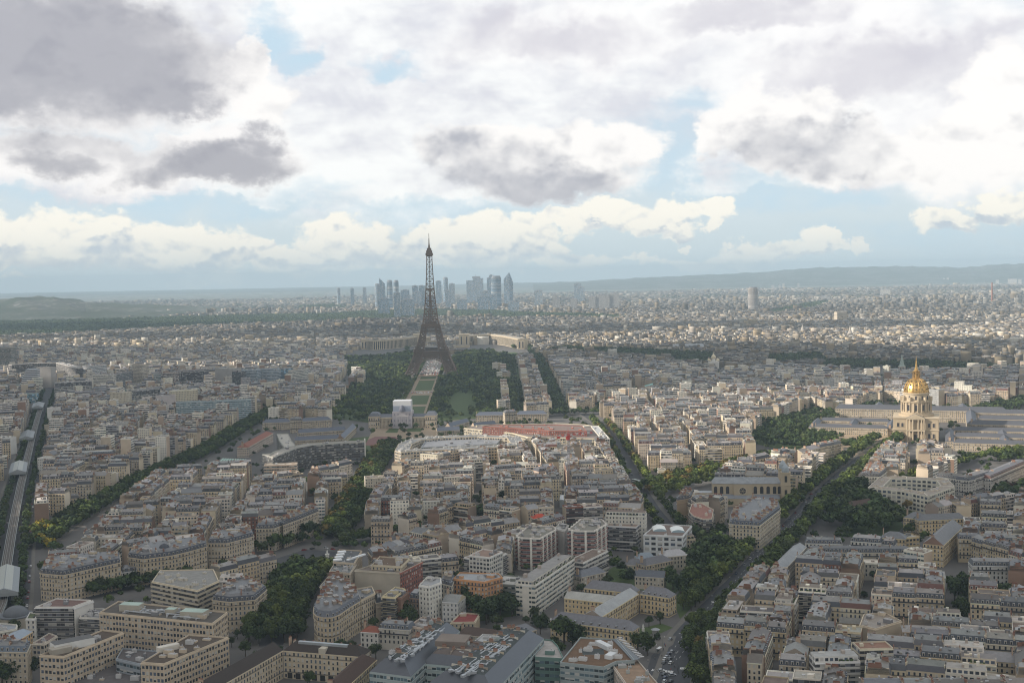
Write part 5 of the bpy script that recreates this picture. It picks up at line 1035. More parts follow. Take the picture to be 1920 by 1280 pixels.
    r = poly_hero('786,1098 805,1101 827,1093 826,1084 800,1083', 24, 'apartment_block', 'tall narrow white block with a blank stepped side and a grid of windows', 'apartment block', 'plain_facade', (0.62, 0.6, 0.55), 'flat', topc=(0.3, 0.3, 0.3), clutter=4, bay=3.2); lm('the narrow white tower block', 806, 1150)
    poly_hero('827,1093 847,1098 853,1084 832,1082', 19, 'apartment_building', 'cream house with a grey mansard squeezed behind the narrow white block', 'apartment building', 'stone_facade', (0.48, 0.44, 0.36), 'mansard', clutter=2)
    S = bar(829, 1128, 858, 1130, 13, 16, 'gable', (0.58, 0.58, 0.56), 'plain_facade', rh=3.6, rmat='zinc_roof'); hero(S, 'house', 'white gabled house with a rooflight and big square studio windows', 'house', winobj=False); lm('the white gabled house', 845, 1150)
    r = poly_hero('850,1086 908,1092 942,1083 935,1076 862,1074', 20, 'apartment_building', 'orange brick apartment building with a grey metal roof and cream bands', 'apartment building', 'stone_facade', (0.52, 0.28, 0.14), 'flat', topm='zinc_roof', topc=(0.30, 0.31, 0.32), clutter=8); lm('the orange brick building', 880, 1120)
    r = poly_hero('870,1046 917,1053 950,1038 905,1033', 18, 'apartment_block', 'white apartment block with long balconies and brown roof terraces', 'apartment block', 'balcony_facade', (0.62, 0.60, 0.56), 'flat', topm='flat_roof', topc=(0.24, 0.17, 0.13), clutter=4); poly_hero('880,1042 918,1046 942,1035 905,1030', 21.5, '', '', '', 'modern_facade', (0.62, 0.60, 0.56), 'flat', topm='flat_roof', topc=(0.26, 0.18, 0.14), clutter=3, root=r, reg=False); lm('the white block with brown terraces', 910, 1080)
    hero(bar(979, 1097, 1003, 1098, 21, 12, 'flat', (0.60, 0.57, 0.51), 'render_wall', flat=(0.3, 0.2, 0.17)), 'apartment_block', 'blank white end wall of the long strip windowed block', 'apartment block', winobj=False)
    S = bar(1003.4, 1098, 1077, 1048, 21.2, 14, 'terrace', (0.60, 0.57, 0.50), 'office_facade', flat=(0.26, 0.25, 0.24)); hero(S, 'apartment_block', 'long white block with strip windows, dark balconies and planted roof terraces', 'apartment block', winobj=False); lm('the long strip windowed block', 1030, 1110)
    poly_hero('925,1096 979,1098 984,1082 935,1078', 14, 'office_block', 'low dark glazed building with a pale roof terrace and ivy', 'office block', 'office_facade', (0.20, 0.21, 0.19), 'flat', topm='flat_roof', topc=(0.42, 0.41, 0.38), clutter=6)
    hero(bar(1093, 1056, 1140, 1033, 17, 13, 'flat', (0.56, 0.54, 0.50), 'balcony_facade'), 'apartment_block', 'white block with tall vertical fins between dark windows', 'apartment block', winobj=False)
    poly_hero('1076,1052 1093,1057 1102,1048 1086,1043', 16, 'apartment_block', 'small white block with dark recesses joining the finned block', 'apartment block', 'balcony_facade', (0.56, 0.54, 0.50), 'flat', topc=(0.2, 0.15, 0.13), clutter=2)
    for q, h, lab in (('968,1006 980,1009 1012,1010 1043,993 1036,986 990,988', 25, 'left tall block with dark red balconies and planted roof terraces'), ('1066,993 1082,996 1114,996 1137,983 1128,974 1090,973', 28, 'right tall block with dark red balconies and planted roof terraces')):
        r = poly_hero(q, h, 'apartment_block', lab, 'apartment block', 'balcony_facade', (0.62, 0.57, 0.52), 'flat', topm='flat_roof', topc=(0.20, 0.19, 0.16), clutter=16, clutc=None, rail=(0.24, 0.09, 0.08), fins=7.5, group='tall balcony blocks with planted roofs')
        lm('the ' + lab.split()[0] + ' red balcony block', *[float(v) for v in q.split()[2].split(',')])
    poly_hero('1040,992 1058,996 1066,985 1050,980', 23, 'apartment_block', 'narrow pale block with blank wall between the two red balcony blocks', 'apartment block', 'render_wall', (0.52, 0.50, 0.47), 'flat', clutter=3)
    hero(bar(1136, 986, 1193, 989, 20, 12, 'flat', (0.56, 0.55, 0.53), 'balcony_facade', flat=(0.26, 0.20, 0.16)), 'office_block', 'office block with tall white fins and dark glass behind the gardens', 'office block', winobj=False); lm('the finned office block', 1160, 1020)
    hero(bar(1135, 966, 1210, 968, 27, 12, 'terrace', (0.56, 0.54, 0.48), 'plain_facade'), 'apartment_block', 'tall cream block standing behind the finned office block', 'apartment block', winobj=False)
    r = poly_hero('1207,1003 1280,1006 1297,986 1232,983', 17, 'workshop_building', 'white factory building with large windows and two vaulted rooflights', 'workshop', 'modern_facade', (0.58, 0.60, 0.60), 'flat', topm='flat_roof', topc=(0.17, 0.13, 0.11), clutter=1, bay=5, fl=4.2); lm('the white factory with rooflights', 1245, 1035)
    for px, py in ((1236, 992), (1270, 994)):
        g = at(px, py, 17); m = MB(); TT = ID(g[0]-r.location.x, g[1]-r.location.y, 17.01, radians(-2)); 
        for i in range(8):
            a0, a1 = pi*i/8, pi*(i+1)/8; m.face([TT((-5.5*cos(a0), -8, 2.2*sin(a0))), TT((-5.5*cos(a1), -8, 2.2*sin(a1))), TT((-5.5*cos(a1), 8, 2.2*sin(a1))), TT((-5.5*cos(a0), 8, 2.2*sin(a0)))][::-1], 'paint', (0.72, 0.75, 0.72))
        m.face([TT((-5.5*cos(pi*i/8), -8, 2.2*sin(pi*i/8))) for i in range(9)], 'paint', (0.3, 0.4, 0.45)); m.build('rooflight', r)
    hero(bar(1282, 1012, 1304, 1011, 11, 12, 'terrace', (0.46, 0.40, 0.30), 'plain_facade'), 'apartment_building', 'low building with planted terraces right of the white factory', 'apartment building')
    # low garden houses
    for a in ((1172, 1059, 1208, 1060, 8, 11, 'hip', (0.44, 0.38, 0.29), (0.12, 0.12, 0.13), 'low stone house with a dark hipped roof in the garden left of centre'), (1195, 1048, 1230, 1046, 7.5, 9, 'hip', (0.5, 0.42, 0.28), (0.2, 0.24, 0.28), 'low house with a blue grey hipped roof nearest the white factory'), (1212, 1060, 1262, 1050, 10, 12, 'hip', (0.42, 0.35, 0.26), (0.11, 0.11, 0.12), 'slate roofed garden house with tall brick chimneys'), (1190, 1080, 1245, 1083, 9, 10, 'gable', (0.44, 0.40, 0.33), (0.09, 0.1, 0.12), 'low house with a dark slate roof facing the trees'), (1245, 1044, 1292, 1040, 11, 12, 'hip', (0.46, 0.42, 0.34), (0.34, 0.34, 0.35), 'house with a pale lead roof beside the dark park')):
        S = bar(*a[:7], a[7], rmat='slate', rcol=a[8], rh=4.0); hero(S, 'garden_house', a[9], 'house')
    lm('the garden houses', 1215, 1075)
    # yellow convent
    kk = dict(rmat='slate', rcol=(0.15, 0.15, 0.165), rh=5.0)
    A1 = bar(1032, 1163, 1186, 1183, 11.5, 11, 'hip', YEL, 'stone_facade', **kk); A2 = bar(1200, 1113, 1254, 1121, 13, 11, 'hip', YEL, **kk); A3 = bar(1095, 1102, 1190, 1112, 12, 10, 'hip', YEL, **kk)
    A4 = bar(1128, 1156, 1197, 1113, 13.2, 12, 'gable', YEL, rmat='zinc_roof', rcol=(0.36, 0.37, 0.37), rh=3.5); A5 = bar(1058, 1121, 1150, 1131, 12.5, 13, 'gable', YEL, 'plain_facade', rmat='zinc_roof', rcol=(0.40, 0.40, 0.37), rh=3.5)
    r = complex_thing('convent', 'yellow stone convent of several slate and lead roofed wings beside the wide road', 'convent', [A1, A2, A3, A4, A5]); lm('the yellow convent', 1150, 1180)
    for S, n in ((A1, 9), (A2, 5)):
        T = ID(S['x']-r.location.x, S['y']-r.location.y, 0, S['a'])
        for i in range(n): inst(ME_DORM, 'dormer', r, T((-S['w']*.4+S['w']*.8*i/(n-1), -S['d']/2+0.6, S['h']+0.4)), S['a'], (1, 1, .8))
    hero(bar(1090, 1082, 1136, 1072, 10, 10, 'hip', (0.4, 0.36, 0.3), rmat='slate', rcol=(0.13, 0.14, 0.16), rh=4), 'garden_house', 'slate hipped outbuilding behind the convent beside the finned white block', 'house')
    # bottom: brown roofed school with arcade
    b = dict(rmat='clay', rcol=(0.045, 0.036, 0.032), rh=4.6); W_ = (0.48, 0.41, 0.30)
    S1 = bar(531, 1219, 678, 1231, 16, 13, 'hip', W_, 'stone_facade', **b); S2 = bar(395, 1296, 530, 1219, 16, 12, 'gable', W_, 'stone_facade', **b); S3 = bar(640, 1297, 706, 1236, 14.5, 12, 'hip', (0.52, 0.42, 0.26), 'stone_facade', **{**b, 'rcol': (0.075, 0.048, 0.038)})
    r = complex_thing('school_building', 'large brown roofed school round a court with an arcade at ground level', 'school', [S1, S2, S3]); lm('the brown roofed school', 600, 1270)
    T = ID(S1['x']-r.location.x, S1['y']-r.location.y, 0, S1['a'])
    for i in range(9):
        m = MB(); q = -S1['w']*.42+S1['w']*.84*i/8; m.box(T, q-1.5, q+1.5, -S1['d']/2-0.2, -S1['d']/2-0.003, 0.3, 3.6, 'dark_glass', (0.03, 0.03, 0.03), faces='FLRT'); m.lathe(ID(0, 0), [], 'paint', (0, 0, 0)); m.build('arcade_opening', r)
    m = MB(); m.box(T, -S1['w']*.35, S1['w']*.28, -S1['d']*0.16, S1['d']*.0, 18.6, 20.6, 'metal', (0.33, 0.36, 0.38)); m.build('ridge_skylight', r)
    m = MB(); m.box(T, -2, 2, -S1['d']/2-.3, -2, 16, 19, 'render_wall', (0.5, 0.46, 0.38)); m.build('clock_gable', r)
    for i in range(8): inst(ME_CH[2], 'chimney', r, T((-S1['w']*.45+i*S1['w']*.12, 3, 18)), S1['a'])
    # grey metal hospital with sloping skirts
    r = poly_hero('693,1258 770,1268 862,1182 810,1168', 22, 'hospital_building', 'modern grey metal hospital building with sloping skirts and silver ducts on flat roofs', 'hospital', 'office_facade', (0.32, 0.37, 0.37), 'mansard', roofc=(0.085, 0.092, 0.107), topm='flat_roof', topc=(0.06, 0.07, 0.07), h1=6.0, ins=6.5, low='metal', dorm=False, chim=False, clutter=3, fl=3.6, bay=2, cornice=False)
    poly_hero('800,1283 925,1298 1020,1196 940,1182', 22.0, '', '', '', 'office_facade', (0.32, 0.37, 0.37), 'mansard', roofc=(0.085, 0.092, 0.107), topm='flat_roof', topc=(0.06, 0.07, 0.07), h1=5.9, ins=7, low='metal', dorm=False, chim=False, clutter=2, root=r, fl=3.6, cornice=False)
    poly_hero('792,1243 888,1252 925,1214 830,1204', 21.5, '', '', '', 'office_facade', (0.40, 0.47, 0.46), 'mansard', roofc=(0.085, 0.092, 0.107), topm='flat_roof', topc=(0.12, 0.10, 0.09), h1=4.5, ins=4.5, low='metal', dorm=False, chim=False, clutter=4, root=r, fl=3.6, cornice=False)
    poly_hero('868,1222 925,1226 960,1194 905,1190', 16, '', '', '', 'office_facade', (0.5, 0.5, 0.48), 'flat', topm='flat_roof', topc=(0.4, 0.4, 0.4), clutter=8, root=r)
    ducts(r, '712,1240 762,1245 842,1180 800,1176', 28, 46, 5); ducts(r, '812,1272 880,1280 980,1195 945,1190', 28, 46, 6); lm('the grey metal hospital', 830, 1260)
    roof_mark(r, 850, 1205, 27, 17, 14, 3.0, (0.20, 0.165, 0.14), radians(-12))
    r = poly_hero('1003,1233 1057,1236 1046,1212 1035,1201 1016,1199 1002,1218', 18, 'hospital_building', 'teal glass building with a pale terrace roof beside the grey metal hospital', 'hospital', 'office_facade', (0.13, 0.21, 0.185), 'flat', topm='flat_roof', topc=(0.34, 0.32, 0.30), clutter=1, cornice=False, bay=2.5, fl=3.6); lm('the teal glass building', 1030, 1260)
    r = poly_hero('1050,1243 1132,1252 1156,1241 1190,1239 1157,1200 1088,1196', 19, 'office_block', 'grey slab sided office block with a mossy brown roof and sunken light court', 'office block', 'office_facade', (0.30, 0.34, 0.34), 'flat', topm='flat_roof', topc=(0.14, 0.085, 0.05), clutter=12, clutc=(0.55, 0.55, 0.54), cornice=False); lm('the mossy brown roof', 1110, 1260)
    roof_mark(r, 1112, 1221, 19, 12, 10, .05, (0.30, 0.38, 0.38), 0, name='light_court', top=(0.06, 0.07, 0.07)); roof_mark(r, 1132, 1213, 19, 3.5, 13, 2.5, (0.6, 0.62, 0.63), radians(28)); roof_mark(r, 1145, 1232, 19, 4, 7, 2.2, (0.6, 0.62, 0.63), radians(-30))
    m = MB(); g = poly_px('1148,1199 1157,1198 1200,1236 1186,1240', 19); m.face([(a-r.location.x, b-r.location.y, 19.6) for a, b in g], 'metal', (0.10, 0.11, 0.12)); m.build('louvre_roof', r)
    for i in range(14):
        a = at(1157+3.1*i, 1198+2.75*i, 19); b = MB(); b.box(ID(a[0]-r.location.x, a[1]-r.location.y, 19.6, radians(20)), 0, 3.2, -.3, .3, 0, .35, 'paint', (0.6, 0.6, 0.6)); b.build('louvre_blade', r)
    poly_hero('1146,1244 1196,1239 1240,1290 1180,1292', 17, 'apartment_block', 'pale block with a terracotta brown roof and sheet metal rooflights at bottom centre', 'apartment block', 'modern_facade', (0.5, 0.44, 0.38), 'flat', topm='flat_roof', topc=(0.27, 0.19, 0.13), clutter=12, clutc=(0.34, 0.36, 0.35)); lm('the terracotta flat roof', 1190, 1275)
    hero(bar(964, 1192, 1006, 1180, 11, 10, 'hip', (0.44, 0.38, 0.29), rmat='slate', rcol=(0.15, 0.155, 0.17), rh=4), 'house', 'slate roofed house between the grey hospital and the convent trees', 'house')
    hero(bar(858, 1188, 935, 1197, 12, 9, 'hip', (0.44, 0.39, 0.31), rmat='clay', rcol=(0.095, 0.07, 0.06), rh=4), 'house', 'low house with a dark brown tiled roof and white dormers behind the hospital', 'house')
    poly_hero('845,1168 890,1167 899,1152 865,1149', 8, 'house', 'low pavilion with a dark red painted roof behind the hospital', 'house', 'plain_facade', (0.48, 0.42, 0.32), 'flat', topm='flat_roof', topc=(0.20, 0.05, 0.045), clutter=2)
    # middle distance
    def ribbon(front, h, d, **k):
        g = [at(*[float(v) for v in t.split(',')], h) for t in front.split()]; o = []
        for i in range(len(g)):
            a = g[max(0, i-1)]; b = g[min(len(g)-1, i+1)]; L = hypot(b[0]-a[0], b[1]-a[1]); n = (-(b[1]-a[1])/L, (b[0]-a[0])/L); o.append((g[i][0]+n[0]*d, g[i][1]+n[1]*d))
        for i in range(len(g)-1):
            q = [g[i], g[i+1], o[i+1], o[i]]; TK.add(q)
        return poly_hero(g+o[::-1], h, reg=False, **k)
    r = ribbon('492,852 512,858 535,848 556,840 585,834.5 630,831.5 683,829', 27, 15, name='office_block', label='long concave concrete office building with dark ranks of sunshaded windows', cat='office block', fac='balcony_facade', wall=(0.36, 0.36, 0.33), roof='flat', topm='flat_roof', topc=(0.30, 0.28, 0.25), clutter=10); lm('the concave concrete building', 590, 870)
    ribbon('556,838 546,826 540,813', 26.5, 14, name='', label='', cat='', fac='balcony_facade', wall=(0.36, 0.36, 0.33), roof='flat', topm='flat_roof', topc=(0.40, 0.38, 0.34), clutter=6, root=r)
    m = MB(); g = at(683, 829, 27); m.box(ID(g[0]-r.location.x, g[1]-r.location.y, 0, radians(8)), 0, 1.5, -1, 15, 0, 30, 'render_wall', (0.55, 0.53, 0.49)); m.build('end_wall', r)
    hero(bar(495, 873, 556, 871, 20, 14, 'flat', (0.50, 0.41, 0.33), 'office_facade', flat=(0.4, 0.36, 0.3)), 'office_block', 'pinkish block with brown window bands in front of the concave building', 'office block', winobj=False)
    r = ring_hero('740,845 752,848 775,846 850,842 937,838 985,832 975,818 900,815 830,817 770,822 747,832', 22, 17, 'ministry_building', 'huge pale stone office building with a silvery roof and a rounded corner', 'office building', fac='modern_facade', wall=(0.50, 0.44, 0.34), topm='flat_roof', topc=(0.20, 0.205, 0.21), clutter=9, clutc=(0.5, 0.5, 0.48), bay=3.6, fl=3.5); poly_hero('790,838 850,836 930,832 940,822 860,820 800,824', 19, '', '', '', 'office_facade', (0.4, 0.42, 0.44), 'flat', topm='flat_roof', topc=(0.21, 0.22, 0.24), clutter=16, root=r, reg=False); lm('the huge pale office building', 860, 860)
    r = poly_hero('870,803 960,812 990,820 1126,823 1112,799 1095,796 1040,794 900,797', 21, 'ministry_building', 'long cream office building with bright red set-back storeys and roofs', 'office building', 'modern_facade', (0.52, 0.47, 0.36), 'flat', topm='flat_roof', topc=(0.20, 0.17, 0.155), clutter=12, bay=3.2, fl=3.3); lm('the red roofed long building', 1050, 850)
    poly_hero('905,800 965,803 1030,808 1100,809 1092,799 1040,797 920,797', 27, '', '', '', 'plain_facade', (0.25, 0.10, 0.075), 'flat', topm='flat_roof', topc=(0.19, 0.145, 0.13), clutter=14, root=r, reg=False, clutc=(0.30, 0.11, 0.08))
    ribbon('1095,800 1108,799 1128,823', 22, 10, name='', label='', cat='', fac='modern_facade', wall=(0.55, 0.53, 0.48), roof='flat', topm='metal', topc=(0.5, 0.5, 0.48), clutter=8, root=r)
    for a, lab in (((788, 851, 820, 853, 25, 13, 'flat', (0.56, 0.51, 0.41), 'plain_facade'), 'tall cream block with a regular window grid before the huge pale building'), ((926, 880, 980, 876, 19, 13, 'mansard', (0.58, 0.56, 0.51), 'plain_facade'), 'long white building with a low mansard beside the dark trees'), ((832, 895, 872, 893, 21, 12, 'flat', (0.56, 0.53, 0.47), 'plain_facade'), 'white block with a stair tower left of the dark trees'), ((866, 868, 905, 866, 22, 13, 'terrace', (0.56, 0.52, 0.44), 'balcony_facade'), 'white block with planted balconies below the huge pale building'), ((685, 897, 722, 895, 19, 14, 'flat', (0.52, 0.48, 0.4), 'plain_facade'), 'pale block with planted roof right of the tree avenue')):
        hero(bar(*a), 'apartment_block', lab, 'apartment block', winobj=False)
    hero(bar(1010, 884, 1046, 880, 18, 12, 'mansard', (0.45, 0.34, 0.27)), 'apartment_building', 'reddish gabled building left of the tower crane', 'apartment building', winobj=False)
    # church with bell tower
    A = at(1336, 907, 21); B = at(1477, 907, 21); w = hypot(B[0]-A[0], B[1]-A[1]); a = atan2(B[1]-A[1], B[0]-A[0]); cx, cy = (A[0]+B[0])/2-sin(a)*8, (A[1]+B[1])/2+cos(a)*8
    r = empty('basilica', (cx, cy, 0), a); tag(r, 'stone church with round arched windows, rose window, grey roof and two bell towers', 'church'); add_foot(cx, cy-4, a, w+8, 30); ST = (0.42, 0.35, 0.25); T = ID(); lm('the stone church', 1400, 950)
    m = MB(); m.box(T, -w/2, w/2, -8, 8, 0, 21, 'render_wall', ST); m.box(T, -w*.22, w*.02, -9.5, 9.5, 0, 21.2, 'render_wall', ST); m.box(T, -w/2, w/2-8, -15, -8.003, 0, 8, 'render_wall', ST, faces='FLR'); m.build('wall', r)
    m = MB(); m.tri_roof(T, -w/2, w/2-6, -8, 8, 21.3, 5.2, 'zinc_roof', (0.27, 0.29, 0.31), hip=3); m.face([T((-w*.22-.3, -10, 21.4)), T((w*.02+.3, -10, 21.4)), T((-w*.1, 0, 27.0))], 'zinc_roof', (0.27, 0.29, 0.31)); m.face([T((w*.02+.3, -10, 21.4)), T((w*.02, 0, 25)), T((-w*.1, 0, 27.0))], 'zinc_roof', (0.27, 0.29, 0.31)); m.face([T((-w*.22, 0, 25)), T((-w*.22-.3, -10, 21.4)), T((-w*.1, 0, 27.0))], 'zinc_roof', (0.27, 0.29, 0.31))
    m.face([T((-w/2, -15.2, 8.02)), T((w/2-8, -15.2, 8.02)), T((w/2-8, -8.01, 11.0)), T((-w/2, -8.01, 11.0))], 'zinc_roof', (0.25, 0.27, 0.30)); m.build('roof', r)
    for q in [-w*.46, -w*.38, -w*.3, w*.07, w*.155, w*.24, w*.325, w*.41-1.5]:
        m = MB(); m.box(T, q-1.6, q+1.6, -8.2, -8.003, 11.6, 17.2, 'dark_glass', (0.05, 0.05, 0.055), faces='FLRT'); m.face([T((q+1.6*cos(pi*i/10), -8.2, 17.2+1.6*sin(pi*i/10))) for i in range(11)], 'dark_glass', (0.05, 0.05, 0.055)); m.build('window', r)
    m = MB(); m.face([T((-w*.1+4.0*cos(2*pi*i/24), -9.6, 14.5+4.0*sin(2*pi*i/24))) for i in range(24)], 'render_wall', (0.47, 0.41, 0.3)); m.face([T((-w*.1+3.1*cos(2*pi*i/24), -9.65, 14.5+3.1*sin(2*pi*i/24))) for i in range(24)], 'dark_glass', (0.06, 0.06, 0.065))
    for i in range(6): m.bar(T((-w*.1, -9.7, 14.5)), T((-w*.1+3.1*cos(i*pi/3), -9.7, 14.5+3.1*sin(i*pi/3))), .18, 'render_wall', ST)
    m.build('rose_window', r)
    for yy in (-11, 11):
        m = MB(); TT = ID(w/2-2.5, yy); m.box(TT, -4.2, 4.2, -4, 4, 0, 33, 'render_wall', ST); m.box(TT, -4.6, 4.6, -4.4, 4.4, 20.5, 21.3, 'render_wall', ST, faces='FBLRTD'); m.box(TT, -4.6, 4.6, -4.4, 4.4, 32.3, 33.2, 'render_wall', ST, faces='FBLRTD'); m.box(TT, -1.2, 1.2, -4.2, -4.003, 24, 30, 'dark_glass', (0.05, 0.05, 0.05), faces='FLRT'); m.box(TT, -1.2, 1.2, -4.2, -4.003, 12, 16.5, 'dark_glass', (0.05, 0.05, 0.05), faces='FLRT')
        m.lathe(TT, [(3.6, 33.2), (3.6, 35), (3.2, 37.5), (1.6, 39.8), (.1, 41.5)], 'metal', (0.30, 0.34, 0.37), 10); m.build('bell_tower', r)
    m = MB(); m.box(T, -w/2-17, -w/2-.01, -6, 6, 0, 12, 'render_wall', ST, top='zinc_roof', topc=(0.33, 0.35, 0.37)); m.lathe(ID(-w/2-17, 0), [(6, 0), (6, 10)]+[(6*cos(t*pi/12), 10+4*sin(t*pi/12)) for t in range(7)], 'render_wall', (0.48, 0.46, 0.42), 16); m.build('apse', r)
    # block in front of the church and others right of centre
    poly_hero('1367,982 1425,985 1463,955 1460,944 1410,940 1372,960', 20, 'apartment_building', 'white stone corner building with a blue slate mansard beside the tree lined road', 'apartment building', 'stone_facade', (0.50, 0.44, 0.33), 'mansard', roofc=(0.08, 0.095, 0.125), clutter=8, group=None); lm('the corner building by the church', 1400, 1010)
    poly_hero('1292,960 1300,968 1318,974 1335,973 1338,956 1315,944 1297,945', 21, 'apartment_block', 'curved cream apartment block with ranks of balconies and a reddish roof', 'apartment block', 'balcony_facade', (0.55, 0.49, 0.40), 'flat', topm='flat_roof', topc=(0.26, 0.13, 0.10), clutter=4, cornice=False); lm('the curved balcony block', 1315, 985)
    poly_hero('1269,938 1296,934 1300,922 1275,926', 21, 'apartment_building', 'building with a huge blank tan side wall left of the stone church', 'apartment building', 'render_wall', (0.38, 0.29, 0.20), 'mansard', clutter=2)
    hero(bar(1314, 930, 1350, 935, 20, 12, 'flat', (0.52, 0.47, 0.40), 'plain_facade'), 'apartment_block', 'pale flat roofed block with a chimney just below the church apse', 'apartment block', winobj=False)
    r = ring_hero('1627,914 1690,920 1740,930 1790,912 1778,898 1700,893 1650,893', 17, 12, 'office_block', 'large white triangular office building with small dark windows round a court', 'office block', fac='modern_facade', wall=(0.62, 0.59, 0.50), topm='flat_roof', topc=(0.30, 0.26, 0.22), clutter=4, clutc=(0.55, 0.49, 0.4), bay=4.5, fl=4); lm('the white triangular office building', 1720, 950)
    poly_hero('1614,892 1650,894 1663,884 1655,872 1622,876', 18, 'apartment_building', 'white corner building with a grey mansard at the start of the tree avenue', 'apartment building', 'stone_facade', (0.56, 0.53, 0.45), 'mansard', clutter=4)
    for A_, B_ in (((1755, 893, 1816, 901), (1816.5, 901, 1920, 873)),):
        S1 = bar(*A_, 16, 13, 'mansard', (0.50, 0.48, 0.44), slate=(0.085, 0.095, 0.115)); S2 = bar(B_[0], B_[1], 1857, 888, 16, 13, 'mansard', (0.50, 0.48, 0.44), slate=(0.085, 0.095, 0.115)); complex_thing('convent', 'long pale building with a row of red chimneys on a grey mansard, upper right', 'institution', [S1, S2]); lm('the long building with red chimneys', 1800, 930)
    hero(bar(1858, 897, 1925, 868, 14, 13, 'mansard', (0.50, 0.48, 0.44)), 'apartment_building', 'long white building running to the right edge above the dark trees', 'apartment building')
    # institution with long slate roof and yellow houses
    S = bar(1510, 1018, 1580, 1020, 14, 11, 'mansard', (0.56, 0.54, 0.49), slate=(0.085, 0.095, 0.12)); S2 = bar(1595, 1014, 1652, 1018, 15.5, 12, 'mansard', (0.56, 0.54, 0.49), slate=(0.07, 0.08, 0.10)); S3 = bar(1652.5, 1020, 1678, 1022, 14, 12, 'mansard', (0.56, 0.54, 0.49), slate=(0.06, 0.065, 0.08))
    complex_thing('institution', 'long white range with black slate mansards and round dormers behind the dark trees', 'institution', [S, S2, S3]); lm('the white range with round dormers', 1620, 1035)
    kk = dict(rmat='slate', rcol=(0.14, 0.145, 0.155), rh=4.5)
    complex_thing('mansion', 'yellow stone mansion with slate roofs and columns between the trees, upper right', 'mansion', [bar(1652, 1008, 1698, 1011, 13, 14, 'hip', YEL, **kk), bar(1698.5, 1009, 1724, 1007, 12, 12, 'flat', YEL), bar(1694, 970, 1733, 974, 13, 14, 'hip', YEL, **kk), bar(1724, 976, 1812, 972, 13.4, 10, 'hip', YEL, **kk)]); lm('the yellow mansion', 1690, 1020)
    complex_thing('chapel', 'long yellow stone building with a plain grey slate roof and blank white end', 'chapel', [bar(1769, 1022, 1805, 988, 17, 15, 'gable', YEL, rmat='slate', rcol=(0.16, 0.16, 0.165), rh=6)]); lm('the long slate roofed chapel', 1790, 1040)
    hero(bar(1797, 1010, 1880, 1013, 18, 12, 'mansard', (0.50, 0.42, 0.29), slate=(0.09, 0.1, 0.12)), 'apartment_building', 'cream building with a dark mansard and a small flag right of the chapel', 'apartment building')
    hero(bar(1881, 1015, 1935, 1017, 18, 12, 'mansard', (0.48, 0.40, 0.28), slate=(0.1, 0.11, 0.13)), 'apartment_building', 'cream building with a dark mansard running off the right edge', 'apartment building')
    hero(bar(1823, 1060, 1936, 1062, 19, 13, 'mansard', (0.56, 0.56, 0.54), slate=(0.08, 0.09, 0.105)), 'institution', 'long white building with regular windows and dormered slate roof at the right edge', 'institution'); lm('the long white building at the right edge', 1870, 1090)
    hero(bar(1518, 1035, 1710, 1036, 13, 9, 'mansard', (0.46, 0.42, 0.34), slate=(0.07, 0.08, 0.095)), 'apartment_building', 'long low range with a row of black dormers and a little stone pediment', 'institution')
    hero(bar(1607, 1056, 1656, 1058, 12, 13, 'flat', (0.55, 0.52, 0.46), 'plain_facade', flat=(0.56, 0.52, 0.44)), 'school_building', 'white building with a pale cream flat roof inside the long courtyard', 'school'); lm('the cream flat roof', 1632, 1070)
    hero(bar(1546, 1060, 1604, 1062, 8, 13, 'gable', (0.52, 0.5, 0.44), rmat='zinc_roof', rcol=(0.3, 0.31, 0.33), rh=2), 'school_building', 'low hall with a grey ribbed metal roof left of the cream flat roof', 'school')
    hero(bar(1470, 1068, 1512, 1025, 15, 10, 'gable', (0.46, 0.42, 0.35), rcol=(0.28, 0.29, 0.30), rmat='zinc_roof', rh=3), 'apartment_building', 'long thin range with a line of brick chimneys beside the tree lined road', 'institution')
    hero(bar(1742, 1082, 1773, 1083, 10, 14, 'gable', (0.55, 0.53, 0.48), 'plain_facade', rmat='zinc_roof', rcol=(0.38, 0.38, 0.37), rh=3), 'chapel', 'small white gable fronted studio with a dark upper balcony beside big trees', 'house'); lm('the small gable fronted studio', 1757, 1100)
    hero(bar(1612, 1218, 1675, 1216, 26, 12, 'flat', (0.55, 0.49, 0.38), 'balcony_facade', flat=(0.24, 0.14, 0.10)), 'apartment_block', 'tall cream block with a grid of deep square balconies near the bottom right', 'apartment block', winobj=False); lm('the grid fronted cream block', 1643, 1260)
    hero(bar(1528, 1243, 1613, 1241, 22, 12, 'terrace', (0.58, 0.57, 0.54), 'balcony_facade', flat=(0.34, 0.34, 0.33)), 'apartment_block', 'white modern block with planted top terrace left of the grid fronted block', 'apartment block', winobj=False)
    hero(bar(1693, 1184, 1778, 1188, 19, 13, 'hip', (0.46, 0.37, 0.28), 'plain_facade', rmat='zinc_roof', rcol=(0.30, 0.28, 0.26), rh=2.5), 'apartment_building', 'pinkish tan building with widely spaced windows and a pale metal roof', 'apartment building'); lm('the pinkish tan building', 1735, 1215)
    poly_hero('1612,1173 1642,1180 1690,1165 1660,1150 1620,1152', 20, 'apartment_building', 'building with a big blank cream side wall above the grid fronted block', 'apartment building', 'render_wall', (0.50, 0.43, 0.33), 'flat', topc=(0.3, 0.25, 0.2), clutter=6)
